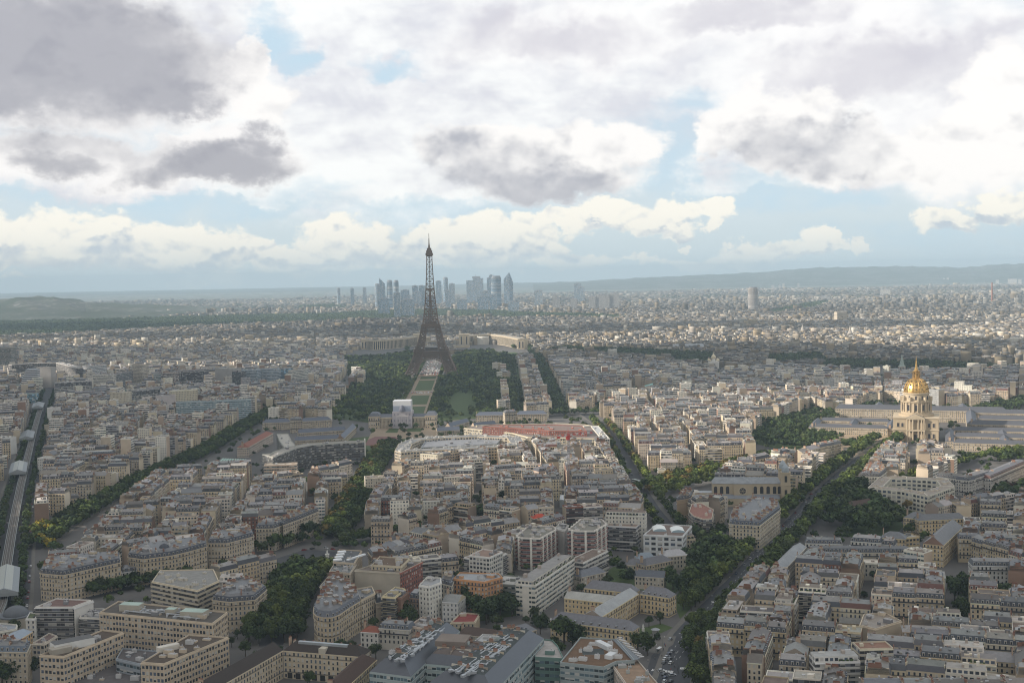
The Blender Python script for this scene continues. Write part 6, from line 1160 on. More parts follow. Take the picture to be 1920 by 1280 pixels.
    # left middle distance slabs
    for a, nm, lab in (((-14, 652, 20, 652, 64, 22, 'flat', (0.27, 0.25, 0.22), 'office_facade'), 'tower_block', 'tall grey brown tower block cut by the left edge'), ((164, 687, 200, 684, 26, 20, 'flat', (0.60, 0.61, 0.62), 'office_facade'), 'office_block', 'white slab with blank end and striped windows on the left'), ((174, 703, 208, 704, 25, 14, 'flat', (0.56, 0.54, 0.48), 'modern_facade'), 'office_block', 'cream block with a square window grid on the left'), ((208.5, 704, 249, 696, 24, 14, 'flat', (0.25, 0.25, 0.25), 'office_facade'), 'office_block', 'dark grey ribbed slab right of the cream grid block'), ((103, 718, 172, 714, 25, 14, 'flat', (0.40, 0.40, 0.40), 'balcony_facade'), 'apartment_block', 'stepped grey white slab with many balconies on the left'), ((247, 683, 267, 684, 37, 16, 'flat', (0.50, 0.45, 0.37), 'modern_facade'), 'tower_block', 'cream tower with two window columns on the left'), ((68, 689, 95, 689, 35, 18, 'flat', (0.40, 0.38, 0.36), 'render_wall'), 'office_block', 'blank grey tower beside the sloping striped block'),
                        ((306, 699, 325, 700, 30, 14, 'flat', (0.42, 0.36, 0.32), 'balcony_facade'), 'apartment_block', 'pinkish balcony block at the left end of the dark slab'), ((325.5, 697, 391, 692, 31, 16, 'flat', (0.28, 0.27, 0.28), 'balcony_facade'), 'apartment_block', 'long dark slab with white balcony dots'), ((403, 690, 438, 692, 30, 18, 'flat', (0.36, 0.35, 0.34), 'render_wall'), 'office_block', 'windowless grey block with a rounded striped base'), ((435, 697, 452, 698, 30, 14, 'flat', (0.10, 0.10, 0.11), 'office_facade'), 'office_block', 'black block with pale vertical strips'), ((452.5, 694, 482, 694, 32, 16, 'flat', (0.34, 0.39, 0.44), 'office_facade'), 'office_block', 'pale blue office slab, left of the pair'), ((482.5, 692, 520, 692, 32, 16, 'flat', (0.36, 0.41, 0.46), 'office_facade'), 'office_block', 'pale blue office slab, right of the pair'), ((520.5, 692, 550, 690, 30, 16, 'flat', (0.25, 0.27, 0.28), 'glass_facade'), 'office_block', 'dark glass office slab beside the striped white block'), ((550.5, 695, 578, 692, 29, 16, 'flat', (0.56, 0.55, 0.50), 'office_facade'), 'office_block', 'white block with diagonal looking window stripes, right end of the row'), 
                        ((206, 736, 237, 736, 26, 18, 'flat', (0.54, 0.49, 0.39), 'plain_facade'), 'apartment_block', 'cream block with small windows left of the stone spire'), ((255, 733, 300, 728, 24, 14, 'flat', (0.34, 0.35, 0.35), 'balcony_facade'), 'apartment_block', 'row of dark glazed bays right of the stone spire'), ((303, 743, 329, 740, 22, 16, 'flat', (0.47, 0.43, 0.42), 'render_wall'), 'apartment_block', 'blank pinkish block right of the dark glazed bays'), ((320, 734, 370, 731, 24, 16, 'flat', (0.55, 0.50, 0.38), 'plain_facade'), 'office_block', 'long yellow cream block with a neat window grid'), ((330, 755, 470, 750, 22, 16, 'flat', (0.34, 0.42, 0.45), 'office_facade'), 'office_block', 'very long pale blue glass office building'), ((88, 765, 105, 765, 26, 14, 'flat', (0.62, 0.61, 0.58), 'render_wall'), 'apartment_block', 'white blank tower at the end of the railway trees'), ((105, 789, 137, 789, 20, 13, 'flat', (0.30, 0.12, 0.09), 'balcony_facade'), 'apartment_block', 'brick red block with white window bands'), ((83, 797, 104, 798, 14, 12, 'flat', (0.50, 0.44, 0.36), 'render_wall'), 'apartment_block', 'blank cream block left of the brick red one'), ((198, 792, 237, 793, 18, 16, 'flat', (0.58, 0.57, 0.54), 'render_wall'), 'office_block', 'white factory like block with a pointed rooflight'), ((70, 859, 105, 860, 19, 16, 'flat', (0.58, 0.56, 0.52), 'plain_facade'), 'apartment_block', 'white block with a flat roof beside the middle station'), ((-8, 820, 10, 822, 22, 16, 'flat', (0.6, 0.6, 0.58), 'render_wall'), 'apartment_block', 'white block cut by the left edge beside the railway'), ((0, 722, 50, 721, 18, 22, 'flat', (0.30, 0.36, 0.35), 'glass_facade'), 'office_block', 'long low green glass block at the left edge'), ((41, 738, 60, 739, 17, 16, 'flat', (0.28, 0.42, 0.46), 'glass_facade'), 'office_block', 'small turquoise glass block beside the railway')):
        a = (*a[:4], a[4]+(9 if a[1] < 760 and 20 < a[4] < 60 else 0), *a[5:]); S = bar(*a); add_foot(S['x']+sin(S['a'])*(S['d']/2+30), S['y']-cos(S['a'])*(S['d']/2+30), S['a'], S['w'], 60) if a[1] < 760 else None; o = hero(S, nm, lab, 'tower block' if nm == 'tower_block' else 'office block' if nm == 'office_block' else 'apartment block', winobj=False)
    lm('the left edge tower', 8, 720); lm('the long blue glass building', 400, 780); lm('the brick red block', 121, 810); lm('the striped white block', 560, 720); lm('the white slab on the left', 182, 715); lm('the white block by the middle station', 88, 885)
    # sloping striped block
    x, y = at(52, 730); r = empty('office_block', (x, y, 0)); tag(r, 'white block with a sloping side and black window stripes on the left', 'office block'); m = MB(); TK.add(TK.corners(x, y+8, 0, 50, 26))
    for i in range(11):
        z = i*4; o = i*1.9; m.box(ID(), -22+o, 22, 0, 16, z, z+2, 'paint', (0.62, 0.63, 0.64)); m.box(ID(), -21+o, 21.5, 0.5, 15.5, z+2, z+4, 'dark_glass', (0.05, 0.06, 0.08))
    m.build('storeys', r)
    ribbon('22,684 60,681 105,680 125,685 143,690', 38, 14, name='apartment_block', label='long curving white apartment slab with ribbon balconies on the far left', cat='apartment block', fac='balcony_facade', wall=(0.52, 0.50, 0.47), roof='flat', topm='flat_roof', topc=(0.3, 0.3, 0.3), clutter=6)
    complex_thing('terrace_row', 'orange brick apartment range with blue slate mansards near the left railway', 'apartment building', [bar(110, 855, 212, 850, 18, 12, 'mansard', (0.36, 0.18, 0.11), slate=(0.09, 0.11, 0.14))]); lm('the orange brick range', 160, 880)
    S = bar(190, 873, 262, 862, 9, 16, 'gable', (0.3, 0.28, 0.28), rmat='metal', rcol=(0.22, 0.24, 0.27), rh=3.5); hero(S, 'market_hall', 'long grey shed roof in front of the orange brick range', 'hall', winobj=False)
    S = bar(466, 838, 512, 812, 13, 15, 'hip', (0.50, 0.42, 0.34), rmat='clay', rcol=(0.24, 0.10, 0.07), rh=4); hero(S, 'barrack_range', 'long building with a bright red tiled roof left of the concave concrete building', 'barracks', winobj=False); lm('the red tiled long roof', 485, 840)
    S = bar(1001, 972, 1028, 970, 19, 10, 'hip', (0.55, 0.5, 0.4), 'plain_facade', rmat='clay', rcol=(0.42, 0.07, 0.04), rh=3); hero(S, 'apartment_building', 'small building with a vivid red roof above the left red balcony block', 'apartment building', winobj=False); lm('the vivid red roof', 1030, 975)
    S = bar(1218, 728, 1240, 722, 14, 22, 'gable', (0.4, 0.4, 0.38), rmat='metal', rcol=(0.14, 0.40, 0.33), rh=5); hero(S, 'hall', 'building with a bright green copper roof among grey rooftops', 'hall', winobj=False); lm('the bright green roof', 1228, 735)
    complex_thing('museum_building', 'pale stone museum with columns beyond the river trees', 'museum', [bar(1232, 652, 1262, 651, 16, 20, 'flat', (0.5, 0.45, 0.36), 'stone_facade'), bar(1263, 651, 1320, 650, 15, 30, 'gable', (0.5, 0.45, 0.36), rcol=(0.36, 0.38, 0.4)), bar(1320, 652, 1342, 652, 16, 24, 'flat', (0.5, 0.45, 0.36), 'stone_facade')])
    # tower crane
    x, y = at(1067, 925); r = empty('tower_crane', (x, y, 0)); tag(r, 'tower crane with grey lattice mast, red cab and red and white jib', 'crane'); g = ray(1067, 818); H = CAM_Z+g[2]*(y/g[1]); m = MB(); GR = (0.36, 0.35, 0.37)
    for sx in (-1, 1):
        for sy in (-1, 1): m.bar((sx*1.1, sy*1.1, 0), (sx*1.1, sy*1.1, H), .22, 'paint', GR)
    nz = int(H/3)
    for i in range(nz):
        z0, z1 = H*i/nz, H*(i+1)/nz
        for k in range(4):
            T = ID(0, 0, 0, k*pi/2); m.bar(T((-1.1, -1.1, z0)), T((1.1, -1.1, z1)), .13, 'paint', GR); m.bar(T((-1.1, -1.1, z1)), T((1.1, -1.1, z1)), .13, 'paint', GR)
    m.build('mast', r); m = MB(); T = ID(0, 0, 0, radians(32)); RD = (0.5, 0.05, 0.04)
    for k in range(12):
        a = -12+k*3.6; c = RD if k % 2 else (0.6, 0.58, 0.56)
        for p, q in (((a, -.8, H+1), (a+3.6, -.8, H+1)), ((a, .8, H+1), (a+3.6, .8, H+1)), ((a, 0, H+2.6), (a+3.6, 0, H+2.6)), ((a, -.8, H+1), (a+1.8, 0, H+2.6)), ((a+1.8, 0, H+2.6), (a+3.6, .8, H+1))): m.bar(T(p), T(q), .2, 'paint', c)
    m.build('jib', r); m = MB(); m.box(T, -1.6, 1.6, -1.6, 1.6, H-3.5, H+1, 'paint', RD); m.bar((0, 0, H+1), (0, 0, H+9), .5, 'paint', RD, 4, .2); m.build('cab', r); m = MB(); m.box(T, -13.5, -10.5, -1, 1, H-.8, H+1, 'paint', RD); m.build('counterweight', r); lm('the tower crane', 1067, 925); TK.add(TK.corners(x, y, 0, 6, 6))
    for q, lab in (('1049,936 1064,938 1066,928 1051,927', 'left of two plain grey site cabins below the tower crane'), ('1068,936 1091,934 1090,924 1069,926', 'right of two plain grey site cabins below the tower crane')):
        poly_hero(q, 8, 'site_cabin', lab, 'site cabin', 'render_wall', (0.48, 0.51, 0.53), 'flat', topm='metal', topc=(0.55, 0.57, 0.58), clutter=0, cornice=False, parapet=.1)
near()
hero(bar(1602, 956, 1640, 950, 8, 13, 'gable', (0.50, 0.42, 0.33), 'render_wall', rmat='clay', rcol=(0.09, 0.06, 0.05), rh=7), 'house', 'big gabled house with a steep brown tiled roof in the dark trees', 'house', winobj=False)
# ---------------------------------------------------------------- avenues: px centre line at ground, half width in metres
AV = {
 'left': ('60,1030 110,998 175,955 240,922 295,890 350,866 395,845 430,822 478,792 520,770', 17),
 'saxe': ('508,1210 522,1160 556,1105 590,1068', 19),
 'saxe_up': ('615,1010 645,985 668,940 690,900 708,870 722,850 735,835', 17),
 'mid': ('1262,1000 1225,955 1200,915 1184,880 1160,835 1130,800 1095,775', 15),
 'bret': ('1205,925 1265,903 1335,884 1400,872 1470,858', 17),
 'inval': ('1255,1300 1290,1190 1325,1150 1390,1085 1430,1040 1480,990 1530,935 1580,890 1630,850 1668,825', 17),
 'rail': ('-30,1300 8,1120 18,1040 30,960 44,900 58,850 72,800 82,765 92,735', 19),
 'rail_far': ('92,735 96,722', 12),
 'lower_left': ('160,1120 225,1104 282,1096 345,1080', 9),
 'square_r': ('640,1022 690,1014 740,1008 800,995', 11),
 'bosquet': ('1008,668 1052,775', 15),
 'cross': ('985,782 1060,778 1135,775', 14),
 'rapp': ('1122,765 1160,750 1210,733', 7),
 'breteuil_low': ('1235,930 1290,915 1345,905', 8),
 'right_green': ('1690,905 1745,893 1800,872 1850,860 1925,848', 9),
}
for k, (s, hw) in AV.items():
    g = poly_px(s)
    for i in range(len(g)-1):
        (ax, ay), (bx, by) = g[i], g[i+1]; L = hypot(bx-ax, by-ay)
        TK.add(TK.corners((ax+bx)/2, (ay+by)/2, atan2(by-ay, bx-ax), L, hw*2))
# areas of trees or open ground where no house stands (ground pixels)
PARKS = {
 'champ': ('652,690 665,668 720,664 775,664 830,664 880,664 930,662 965,660 985,666 968,672 975,700 985,745 990,772 960,782 880,785 820,790 690,792 600,780 625,765 660,722 655,708', 1),
 'tower_l': ('640,672 690,657 790,656 790,672 700,690 640,690', 1),
 'tower_r': ('872,658 930,651 1000,654 1005,668 960,680 872,680', 1),
 'quay1': ('1015,664 1100,668 1200,676 1330,688 1350,680 1340,668 1200,660 1060,655', 1),
 'quay2': ('1440,672 1540,668 1550,682 1440,688', 1), 'quay3': ('1650,686 1720,682 1925,694 1925,704 1700,694', 1), 'quay4': ('1545,678 1650,682 1648,694 1548,690', .8),
 'inv_l': ('1412,812 1430,795 1500,780 1580,770 1650,760 1660,776 1600,785 1530,792 1520,808 1600,832 1650,822 1668,838 1630,848 1560,838 1470,845 1420,832', .6),
 'inv_r': ('1830,768 1925,748 1925,765 1840,778', 1), 'inv_front': ('1850,856 1925,845 1925,870 1870,868', 1),
 'dark': ('1285,1092 1300,1020 1325,1008 1366,1006 1380,1030 1360,1070 1340,1100 1310,1125 1275,1160 1262,1125', 1),
 'dark2': ('1575,990 1595,955 1640,948 1680,965 1695,985 1680,1002 1600,1010', 1), 'dark3': ('1865,942 1925,925 1925,975 1880,972', 1),
 'dark4': ('1535,1000 1568,962 1602,926 1622,918 1655,948 1600,960 1580,992', 1),
 'gard1': ('850,978 920,958 930,970 870,988', 1), 'gard2': ('1000,1080 1060,1060 1072,1090 1030,1110', .8),
 'gard3': ('895,1165 990,1150 1000,1130 960,1128 900,1142', 1), 'gard4': ('842,985 910,975 925,945 960,940 965,960 930,975', .8),
 'gard5': ('1775,1112 1800,1090 1835,1100 1838,1128 1800,1132', 1), 'gard6': ('1790,1205 1795,1140 1838,1140 1842,1210 1810,1215', 1), 'gard7': ('1840,1118 1905,1112 1912,1140 1850,1145', 1),
 'gard8': ('1545,1076 1570,1068 1580,1085 1550,1092', .6), 'gard9': ('1640,1092 1700,1085 1702,1105 1650,1108', .8), 'gard10': ('1745,1150 1772,1140 1782,1180 1752,1195', .8),
 'sq': ('545,1075 600,1052 640,1060 625,1045 560,1030 540,1050', 0), 'junction': ('1200,1300 1235,1215 1262,1200 1335,1230 1345,1300', 0), 'court': ('1225,1178 1262,1165 1275,1195 1240,1218 1215,1208', 0),
 'fore': ('1500,815 1670,838 1720,830 1680,812 1560,800', 0), 'track': ('640,850 740,845 745,810 690,800 640,815', 0), 'schoolc': ('470,872 500,850 520,805 560,800 690,800 740,845 700,850 600,862', 0), 'tennis': ('388,885 470,880 478,858 420,858', 0),
 'blvd_m': ('1015,798 1100,790 1130,815 1100,795 1030,780', 0), 'esp': ('1845,800 1925,785 1925,835 1820,845 1790,830', 0),
}
for k, (s, dn) in PARKS.items():
    if k not in ('tower_l', 'tower_r'): pass
    g = ccw(poly_px(s)); PARKS[k] = (g, dn)
def in_park(x, y):
    return any(inside(x, y, g) for g, _ in PARKS.values())
SPECS = []
def try_house(x, y, a, w, d, h=None, style=None, zone='', row=None):
    tall = hypot(x, y) > 1500 and R.random() < .10
    if tall: h = (h or 20)+R.uniform(6, 13); style = 'flat'
    q = TK.corners(x, y, a, w, d)
    if TK.hit(q, 1.2) or (in_park(x, y) and zone not in ('small strip', 'park edge')): return None
    S = rand_spec(x, y, a, w-0.06, d, h, style); S['zone'] = zone
    if tall: S['wall'] = jit(R.choice(WHITE+[(0.34, 0.34, 0.34)]))
    S['D'] = hypot(x, y); TK.add(q); SPECS.append(S); return S
def fill_block(p, zone, dep=12.5, hmod=0.0, wmul=1.0, wild=False):
    p = ccw(p); n = len(p)
    if area(p) < 120: return
    ref = R.choice([17.5, 19, 20, 20.5, 21.5])+hmod
    for i in range(n):
        a, b = p[i], p[(i+1) % n]; L = hypot(b[0]-a[0], b[1]-a[1])
        if L < 11: continue
        an = atan2(b[1]-a[1], b[0]-a[0]); ux, uy = cos(an), sin(an); nx, ny = -uy, ux
        s = 0.0 if i == 0 else 0.3
        c = p[(i+2) % n]; ang = ((atan2(c[1]-b[1], c[0]-b[0])-an) % (2*pi)); end = L - (dep*0.0 if ang < pi/2*1.3 else 0)
        while s < end-6:
            w = min(R.uniform(12, 21)*wmul, end-s)
            if end-s-w < 7: w = end-s
            if w > 26: w /= 2
            for sh in (0, dep*0.5, dep):
                x = a[0]+ux*(s+sh+w/2)+nx*dep/2; y = a[1]+uy*(s+sh+w/2)+ny*dep/2
                if s+sh+w > end+1: break
                if try_house(x, y, an, w, dep, ref+R.choice([-3, -1, 0, 0, 0, 0.5, 1.5])+R.uniform(-.4, .4), zone=zone, row=(zone, i)): s += sh; break
            s += w
    ins = offset_poly(p, dep+5.0)
    if area(ins) < 150 or area(ins) > area(p): return
    i0 = max(range(n), key=lambda i: hypot(p[(i+1) % n][0]-p[i][0], p[(i+1) % n][1]-p[i][1])); a, b = p[i0], p[(i0+1) % n]; an = atan2(b[1]-a[1], b[0]-a[0])
    ux, uy = cos(an), sin(an); us = [q[0]*ux+q[1]*uy for q in ins]; vs_ = [-q[0]*uy+q[1]*ux for q in ins]
    v = min(vs_)+4
    while v < max(vs_):
        u = min(us)+R.uniform(2, 8); dd = R.uniform(8, 11)
        while u < max(us):
            w = R.uniform(9, 20); x = (u+w/2)*ux-v*uy; y = (u+w/2)*uy+v*ux
            if inside(x, y, ins) and R.random() < .8:
                h = ref+R.uniform(-7, -0.5) if R.random() < .7 else R.uniform(5, 11)
                try_house(x, y, an if R.random() < .7 else an+pi/2, w, dd, h, R.choice(['mansard', 'mansard', 'gable', 'flat', 'flat']), zone=zone)
            u += w+R.choice([0.1, 0.1, 3, 7])
        v += dd+R.choice([1, 4, 7])
def split(p, ang, amax, zone, lv=0, gap=11.0, **k):
    p = ccw(p) if len(p) > 2 else p
    if len(p) < 3 or abs(area(p)) < 200: return
    if area(p) <= amax*R.uniform(.75, 1.3) or lv > 9: fill_block(p, zone, **k); return
    ux, uy = cos(ang), sin(ang); us = [q[0]*ux+q[1]*uy for q in p]; vs_ = [-q[0]*uy+q[1]*ux for q in p]
    if (max(us)-min(us)) > (max(vs_)-min(vs_))*1.05: n = (ux, uy); lo, hi = min(us), max(us)
    else: n = (-uy, ux); lo, hi = min(vs_), max(vs_)
    t = R.uniform(.42, .58); tilt = R.uniform(-.06, .06)*(3.5 if k.get('wild') else 1) if lv < 4 else 0; nn = (n[0]*cos(tilt)-n[1]*sin(tilt), n[0]*sin(tilt)+n[1]*cos(tilt)); cx = sum(q[0] for q in p)/len(p); cy = sum(q[1] for q in p)/len(p)
    d = nn[0]*cx+nn[1]*cy + (t-.5)*(hi-lo); g = gap*(1.3 if lv < 2 else 1.0)/2
    split(clip(p, nn, d-g), ang, amax, zone, lv+1, gap, **k); split(clip(p, (-nn[0], -nn[1]), -(d+g)), ang, amax, zone, lv+1, gap, **k)
def zone(name, s, a, b, amax=5200, z=18, **k):
    A, B = at(*a), at(*b); split(poly_px(s, z), atan2(B[1]-A[1], B[0]-A[0]), amax, name, **k)
zone('left of the railway', '-60,1090 -60,700 40,735 55,752 40,800 20,862 0,925', (20, 860), (50, 760))
zone('between railway and left avenue', '100,740 90,775 72,850 67,905 62,990 75,997 120,967 175,930 240,893 300,853 352,834 397,812 432,790 462,770 490,760 480,735 300,738 180,735', (175, 932), (352, 834), wild=True)
zone('left of the square', '84,1042 150,1015 212,957 232,935 250,922 295,890 310,882 410,875 475,872 480,900 560,890 664,868 664,905 640,945 627,962 595,960 540,973 470,995 390,1005 330,1012 240,1028 150,1040 90,1045', (212, 957), (295, 890), amax=3600)
zone('below the square', '350,1075 500,1040 541,1040 516,1105 495,1150 470,1130 430,1125 410,1110', (541, 1040), (488, 1180), amax=3500)
zone('right of the avenue', '721,882 717,905 700,925 687,947 681,985 740,985 790,972 850,952 960,966 1010,960 1130,952 1200,955 1207,940 1180,905 1150,850 1128,825 1000,825 760,866', (700, 930), (721, 882), amax=3600)
zone('behind the wedge', '745,1012 790,990 860,987 960,972 1060,975 965,1002 958,1040 860,1045 790,1052 705,1060 690,1040', (745, 1012), (860, 987), amax=3000)
zone('middle right', '1124,757 1129,772 1142,780 1167,812 1179,837 1194,840 1207,857 1219,885 1245,880 1285,867 1352,858 1400,848 1418,835 1405,812 1412,790 1440,775 1520,742 1560,757 1655,735 1650,702 1560,688 1440,685 1350,698 1260,707 1205,733 1150,747', (1179, 837), (1142, 780), amax=5000)
zone('quarter beside the avenue', '1022,672 1065,757 1110,745 1180,725 1205,722 1260,700 1345,692 1240,680 1130,672', (1022, 672), (1065, 757), amax=5500)
zone('long block', '970,670 998,668 1037,762 987,765', (970, 670), (987, 765), amax=9000, gap=6)
zone('small strip', '932,722 950,720 957,757 934,758', (932, 722), (934, 757), amax=9000)
zone('small strip', '930,685 948,686 950,700 931,699', (930, 685), (931, 699), amax=9000)
zone('park edge', '653,708 668,695 686,697 681,709', (653, 708), (668, 695), amax=9000)
zone('park side', '490,768 560,770 612,722 648,690 655,668 600,680 540,720 500,745', (560, 770), (612, 722), amax=5500)
zone('park side', '572,767 612,770 650,728 654,722 628,720 600,745', (572, 767), (628, 720), amax=5500)
zone('in front of the dome', '1614,895 1640,850 1662,828 1740,830 1815,848 1785,868 1740,885 1690,895 1650,905', (1614, 895), (1662, 828), amax=3600)
zone('around the church', '1355,878 1400,866 1470,852 1500,845 1560,832 1588,832 1588,850 1572,875 1545,902 1515,927 1480,927 1478,895 1340,893', (1515, 927), (1572, 875), amax=3600)
zone('below the church', '1268,932 1335,927 1475,940 1462,953 1425,982 1368,982 1335,970 1296,945', (1425, 982), (1462, 953), amax=3000)
zone('bottom right quarter', '1470,1075 1515,1034 1710,1036 1830,1056 1925,1056 1960,1310 1335,1310 1335,1245 1322,1165 1345,1150 1375,1112 1412,1068', (1470, 1125), (1690, 1140), amax=3000, gap=9)
zone('upper right', '1800,945 1930,925 1930,1050 1800,1010 1812,980', (1800, 1010), (1900, 1015), amax=3200)
zone('upper right', '1735,955 1795,940 1830,962 1790,968 1745,965', (1735, 955), (1795, 940), amax=3000)
zone('beyond the dome', '1658,733 1700,737 1760,744 1925,742 1925,688 1700,697 1658,697', (1658, 733), (1925, 742), amax=5500)
ZMOD[0] = .62
zone('left middle', '-20,760 -20,640 120,650 300,655 640,655 655,668 600,680 540,720 495,747 480,733 300,735 180,733 100,738 60,735', (300, 735), (540, 720), amax=6000, wild=True)
ZMOD[0] = 1.0
zone('beside', '1960,690 2400,690 2500,1330 1990,1310 1965,1000', (1960, 690), (2400, 690), amax=6000)
zone('beside', '-480,1330 -480,700 -75,700 -75,1330', (-75, 700), (-75, 1330), amax=6000)
SPECS.sort(key=lambda S: S['D'])
def in_view(S, m=10):
    u, v, d = proj(S['x'], S['y'], S['h']); return d > 0 and -m < u < 1920+m and v < 1280+m
N_THING = 0
for S in SPECS:
    T = MB().frame(S['x'], S['y'], 0, S['a'])
    if in_view(S) and N_THING < 290 and proj(S['x'], S['y'], S['h'])[1] < 1275:
        S['winobj'] = N_THING < 60 and S['fac'] == 'stone_facade'; N_THING += 1
        o = house_thing(S); roofw = {'mansard': 'grey mansard', 'flat': 'flat roof', 'terrace': 'roof terrace', 'gable': 'pitched roof'}[S['style']]
        if S.get('tile') and S['style'] == 'mansard': roofw = 'red mansard'
        AUTO.append((o, S['wn']+' house with '+roofw, S['x'], S['y'], 'house'))
    elif in_view(S, 420): emit_house(S, lambda k: MASS, T, 0 if S['D'] < 1300 else 1 if S['D'] < 2300 else 2)
print('houses', len(SPECS), 'things', N_THING)
# ---------------------------------------------------------------- the endless roofs beyond
def far_city():
    rr = np.random.RandomState(3); V = []; F = []
    w, d, h, m, i = .5, .5, 1.0, 1.16, .42
    a = [(-w, -d, 0), (w, -d, 0), (w, d, 0), (-w, d, 0), (-w, -d, h), (w, -d, h), (w, d, h), (-w, d, h), (-w, -i, m), (w, -i, m), (w, i, m), (-w, i, m), (-w, -.35, m), (-w+.05, -.35, m), (-w+.05, .35, m), (-w, .35, m), (-w, -.35, m+.1), (-w+.05, -.35, m+.1), (-w+.05, .35, m+.1), (-w, .35, m+.1)]
    F = [(0, 1, 5, 4), (1, 2, 6, 5), (2, 3, 7, 6), (3, 0, 4, 7), (4, 5, 9, 8), (6, 7, 11, 10), (5, 6, 10, 9), (7, 4, 8, 11), (8, 9, 10, 11), (12, 13, 17, 16), (13, 14, 18, 17), (15, 12, 16, 19), (16, 17, 18, 19)]
    P = []; Sc = []; Ro = []; Co = []
    bois = [ccw(poly_px(s)) for s in WOODS]
    def ok(x, y):
        if in_park(x, y): return False
        for g in bois:
            if inside(x, y, g): return False
        return True
    D = 2750.0; walls = np.array(STONE+WHITE+[(.40, .36, .31)]*2); zc = np.array(ZINC+[(.20, .14, .11)]+[(.36, .35, .33)])
    while D < 13500:
        c = 20 if D < 4000 else 23 if D < 6000 else 29 if D < 8500 else 42
        x = -0.64*D
        while x < 0.62*D:
            px, py = x+rr.uniform(-.15, .15)*c, D+rr.uniform(-.15, .15)*c
            # districts with their own street direction; a street every few houses
            k1 = math.floor(px/900+0.3*sin(py/700)); k2 = math.floor(py/1100+0.4*sin(px/800)); th = ((k1*37+k2*61) % 17)/17*1.3-.6
            u = px*cos(th)+py*sin(th); v = -px*sin(th)+py*cos(th)
            x += c
            street = (u % 110) < 13 or (v % 75) < 12
            if street and D < 8000: continue
            if D > 6000 and rr.rand() < (0.35 if D < 8500 else 0.5 + 0.25*sin(px/600+1)*sin(py/900)): continue
            if not ok(px, py): continue
            if D < 3900 and TK.hit(TK.corners(px, py, th, c*.8, c*.5), 1): continue
            uu, vv, dd = proj(px, py, 20)
            if not (-400 < uu < 2320): continue
            big = rr.rand() < .045; hh = rr.uniform(13, 21) if D < 8500 else rr.uniform(7, 14)
            hh *= .85+.25*sin(px/350)*sin(py/500)
            if big: hh *= rr.uniform(1.2, 1.7 if D < 6000 else 2.3)
            if D < 3300 and vv > 690 : continue
            P.append((px, py, 0)); Sc.append((c*rr.uniform(.8, 1.25)*(1.5 if rr.rand() < .1 else 1), c*rr.uniform(.42, .62), hh)); Ro.append(th+(pi/2 if rr.rand() < .45 else 0)+rr.uniform(-.04, .04))
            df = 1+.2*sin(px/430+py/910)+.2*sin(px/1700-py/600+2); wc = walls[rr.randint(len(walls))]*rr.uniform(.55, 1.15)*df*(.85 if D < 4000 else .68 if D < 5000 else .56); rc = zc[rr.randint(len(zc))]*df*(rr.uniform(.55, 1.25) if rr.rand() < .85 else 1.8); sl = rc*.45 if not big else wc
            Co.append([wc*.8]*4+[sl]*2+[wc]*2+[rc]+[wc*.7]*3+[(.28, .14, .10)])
        D += c*(0.72 if D < 4000 else .8)
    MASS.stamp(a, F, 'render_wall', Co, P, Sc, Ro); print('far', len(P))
WOODS = ['-400,652 -400,615 -60,603 120,600 300,596 480,592 620,589 700,584 800,582 900,582 1000,588 1090,590 1180,595 1150,599 1040,597 960,600 830,598 700,605 560,608 420,612 250,620 100,630', '1440,585 1520,568 1560,565 1530,578 1450,592', '560,575 620,572 660,578 560,582']
far_city()
o = MASS.build('distant_houses'); tag(o, 'grey zinc roofs and cream walls of the city stretching away to the horizon', 'houses', None, 'stuff')
# ---------------------------------------------------------------- trees
GREEN = [(0.034, 0.052, 0.016), (0.043, 0.062, 0.018), (0.030, 0.047, 0.018), (0.055, 0.074, 0.020), (0.040, 0.053, 0.021)]
def crown_data(seed, nclump, nleaf, leaf, flat=0.8, squash=1.0):
    """crown of unit radius about height 0: clumps of leaf faces spread through the volume, uneven outline"""
    rr = np.random.RandomState(seed); V = []; F = []; Cc = []
    for k in range(nclump):
        d = rr.normal(size=3); d /= np.linalg.norm(d); d[2] = abs(d[2])*.9-.25 if rr.rand() < .8 else d[2]; r = rr.uniform(.45, .78); c = d*r*np.array([1, 1, flat]); cr = rr.uniform(.26, .42); sh = rr.uniform(.6, 1.45)
        for j in range(nleaf):
            e = rr.normal(size=3); e /= np.linalg.norm(e); p = c+e*cr*rr.uniform(.75, 1.05); n = e*.8+rr.normal(size=3)*.5+np.array([0, 0, .3]); n /= np.linalg.norm(n)
            u = np.cross(n, rr.normal(size=3)); u /= np.linalg.norm(u); v = np.cross(n, u); s = leaf*rr.uniform(.6, 1.3)
            b = len(V); V += [p+(-u-v)*s, p+(u-v)*s, p+(u*.8+v)*s, p+(-u*.8+v)*s]; F.append((b, b+1, b+2, b+3)); Cc.append(sh*rr.uniform(.8, 1.2))
    # solid heart of the crown
    n0 = len(V)
    for i in range(5):
        for j in range(8):
            t = pi*(i+.5)/5; a = 2*pi*j/8; q = .52*(1+.25*sin(3*a+seed)*sin(t)); V.append(np.array([q*sin(t)*cos(a), q*sin(t)*sin(a), q*cos(t)*flat+.02]))
    for i in range(4):
        for j in range(8): F.append((n0+i*8+j, n0+(i+1)*8+j, n0+(i+1)*8+(j+1) % 8, n0+i*8+(j+1) % 8)); Cc.append(.8)
    V = np.array(V); V[:, 2] *= squash
    return V, F, np.array(Cc)
CROWNS = [crown_data(s, 16, 46, .075, .85) for s in (1, 2, 3, 4)] + [crown_data(5, 14, 46, .075, .8, 1.7)]
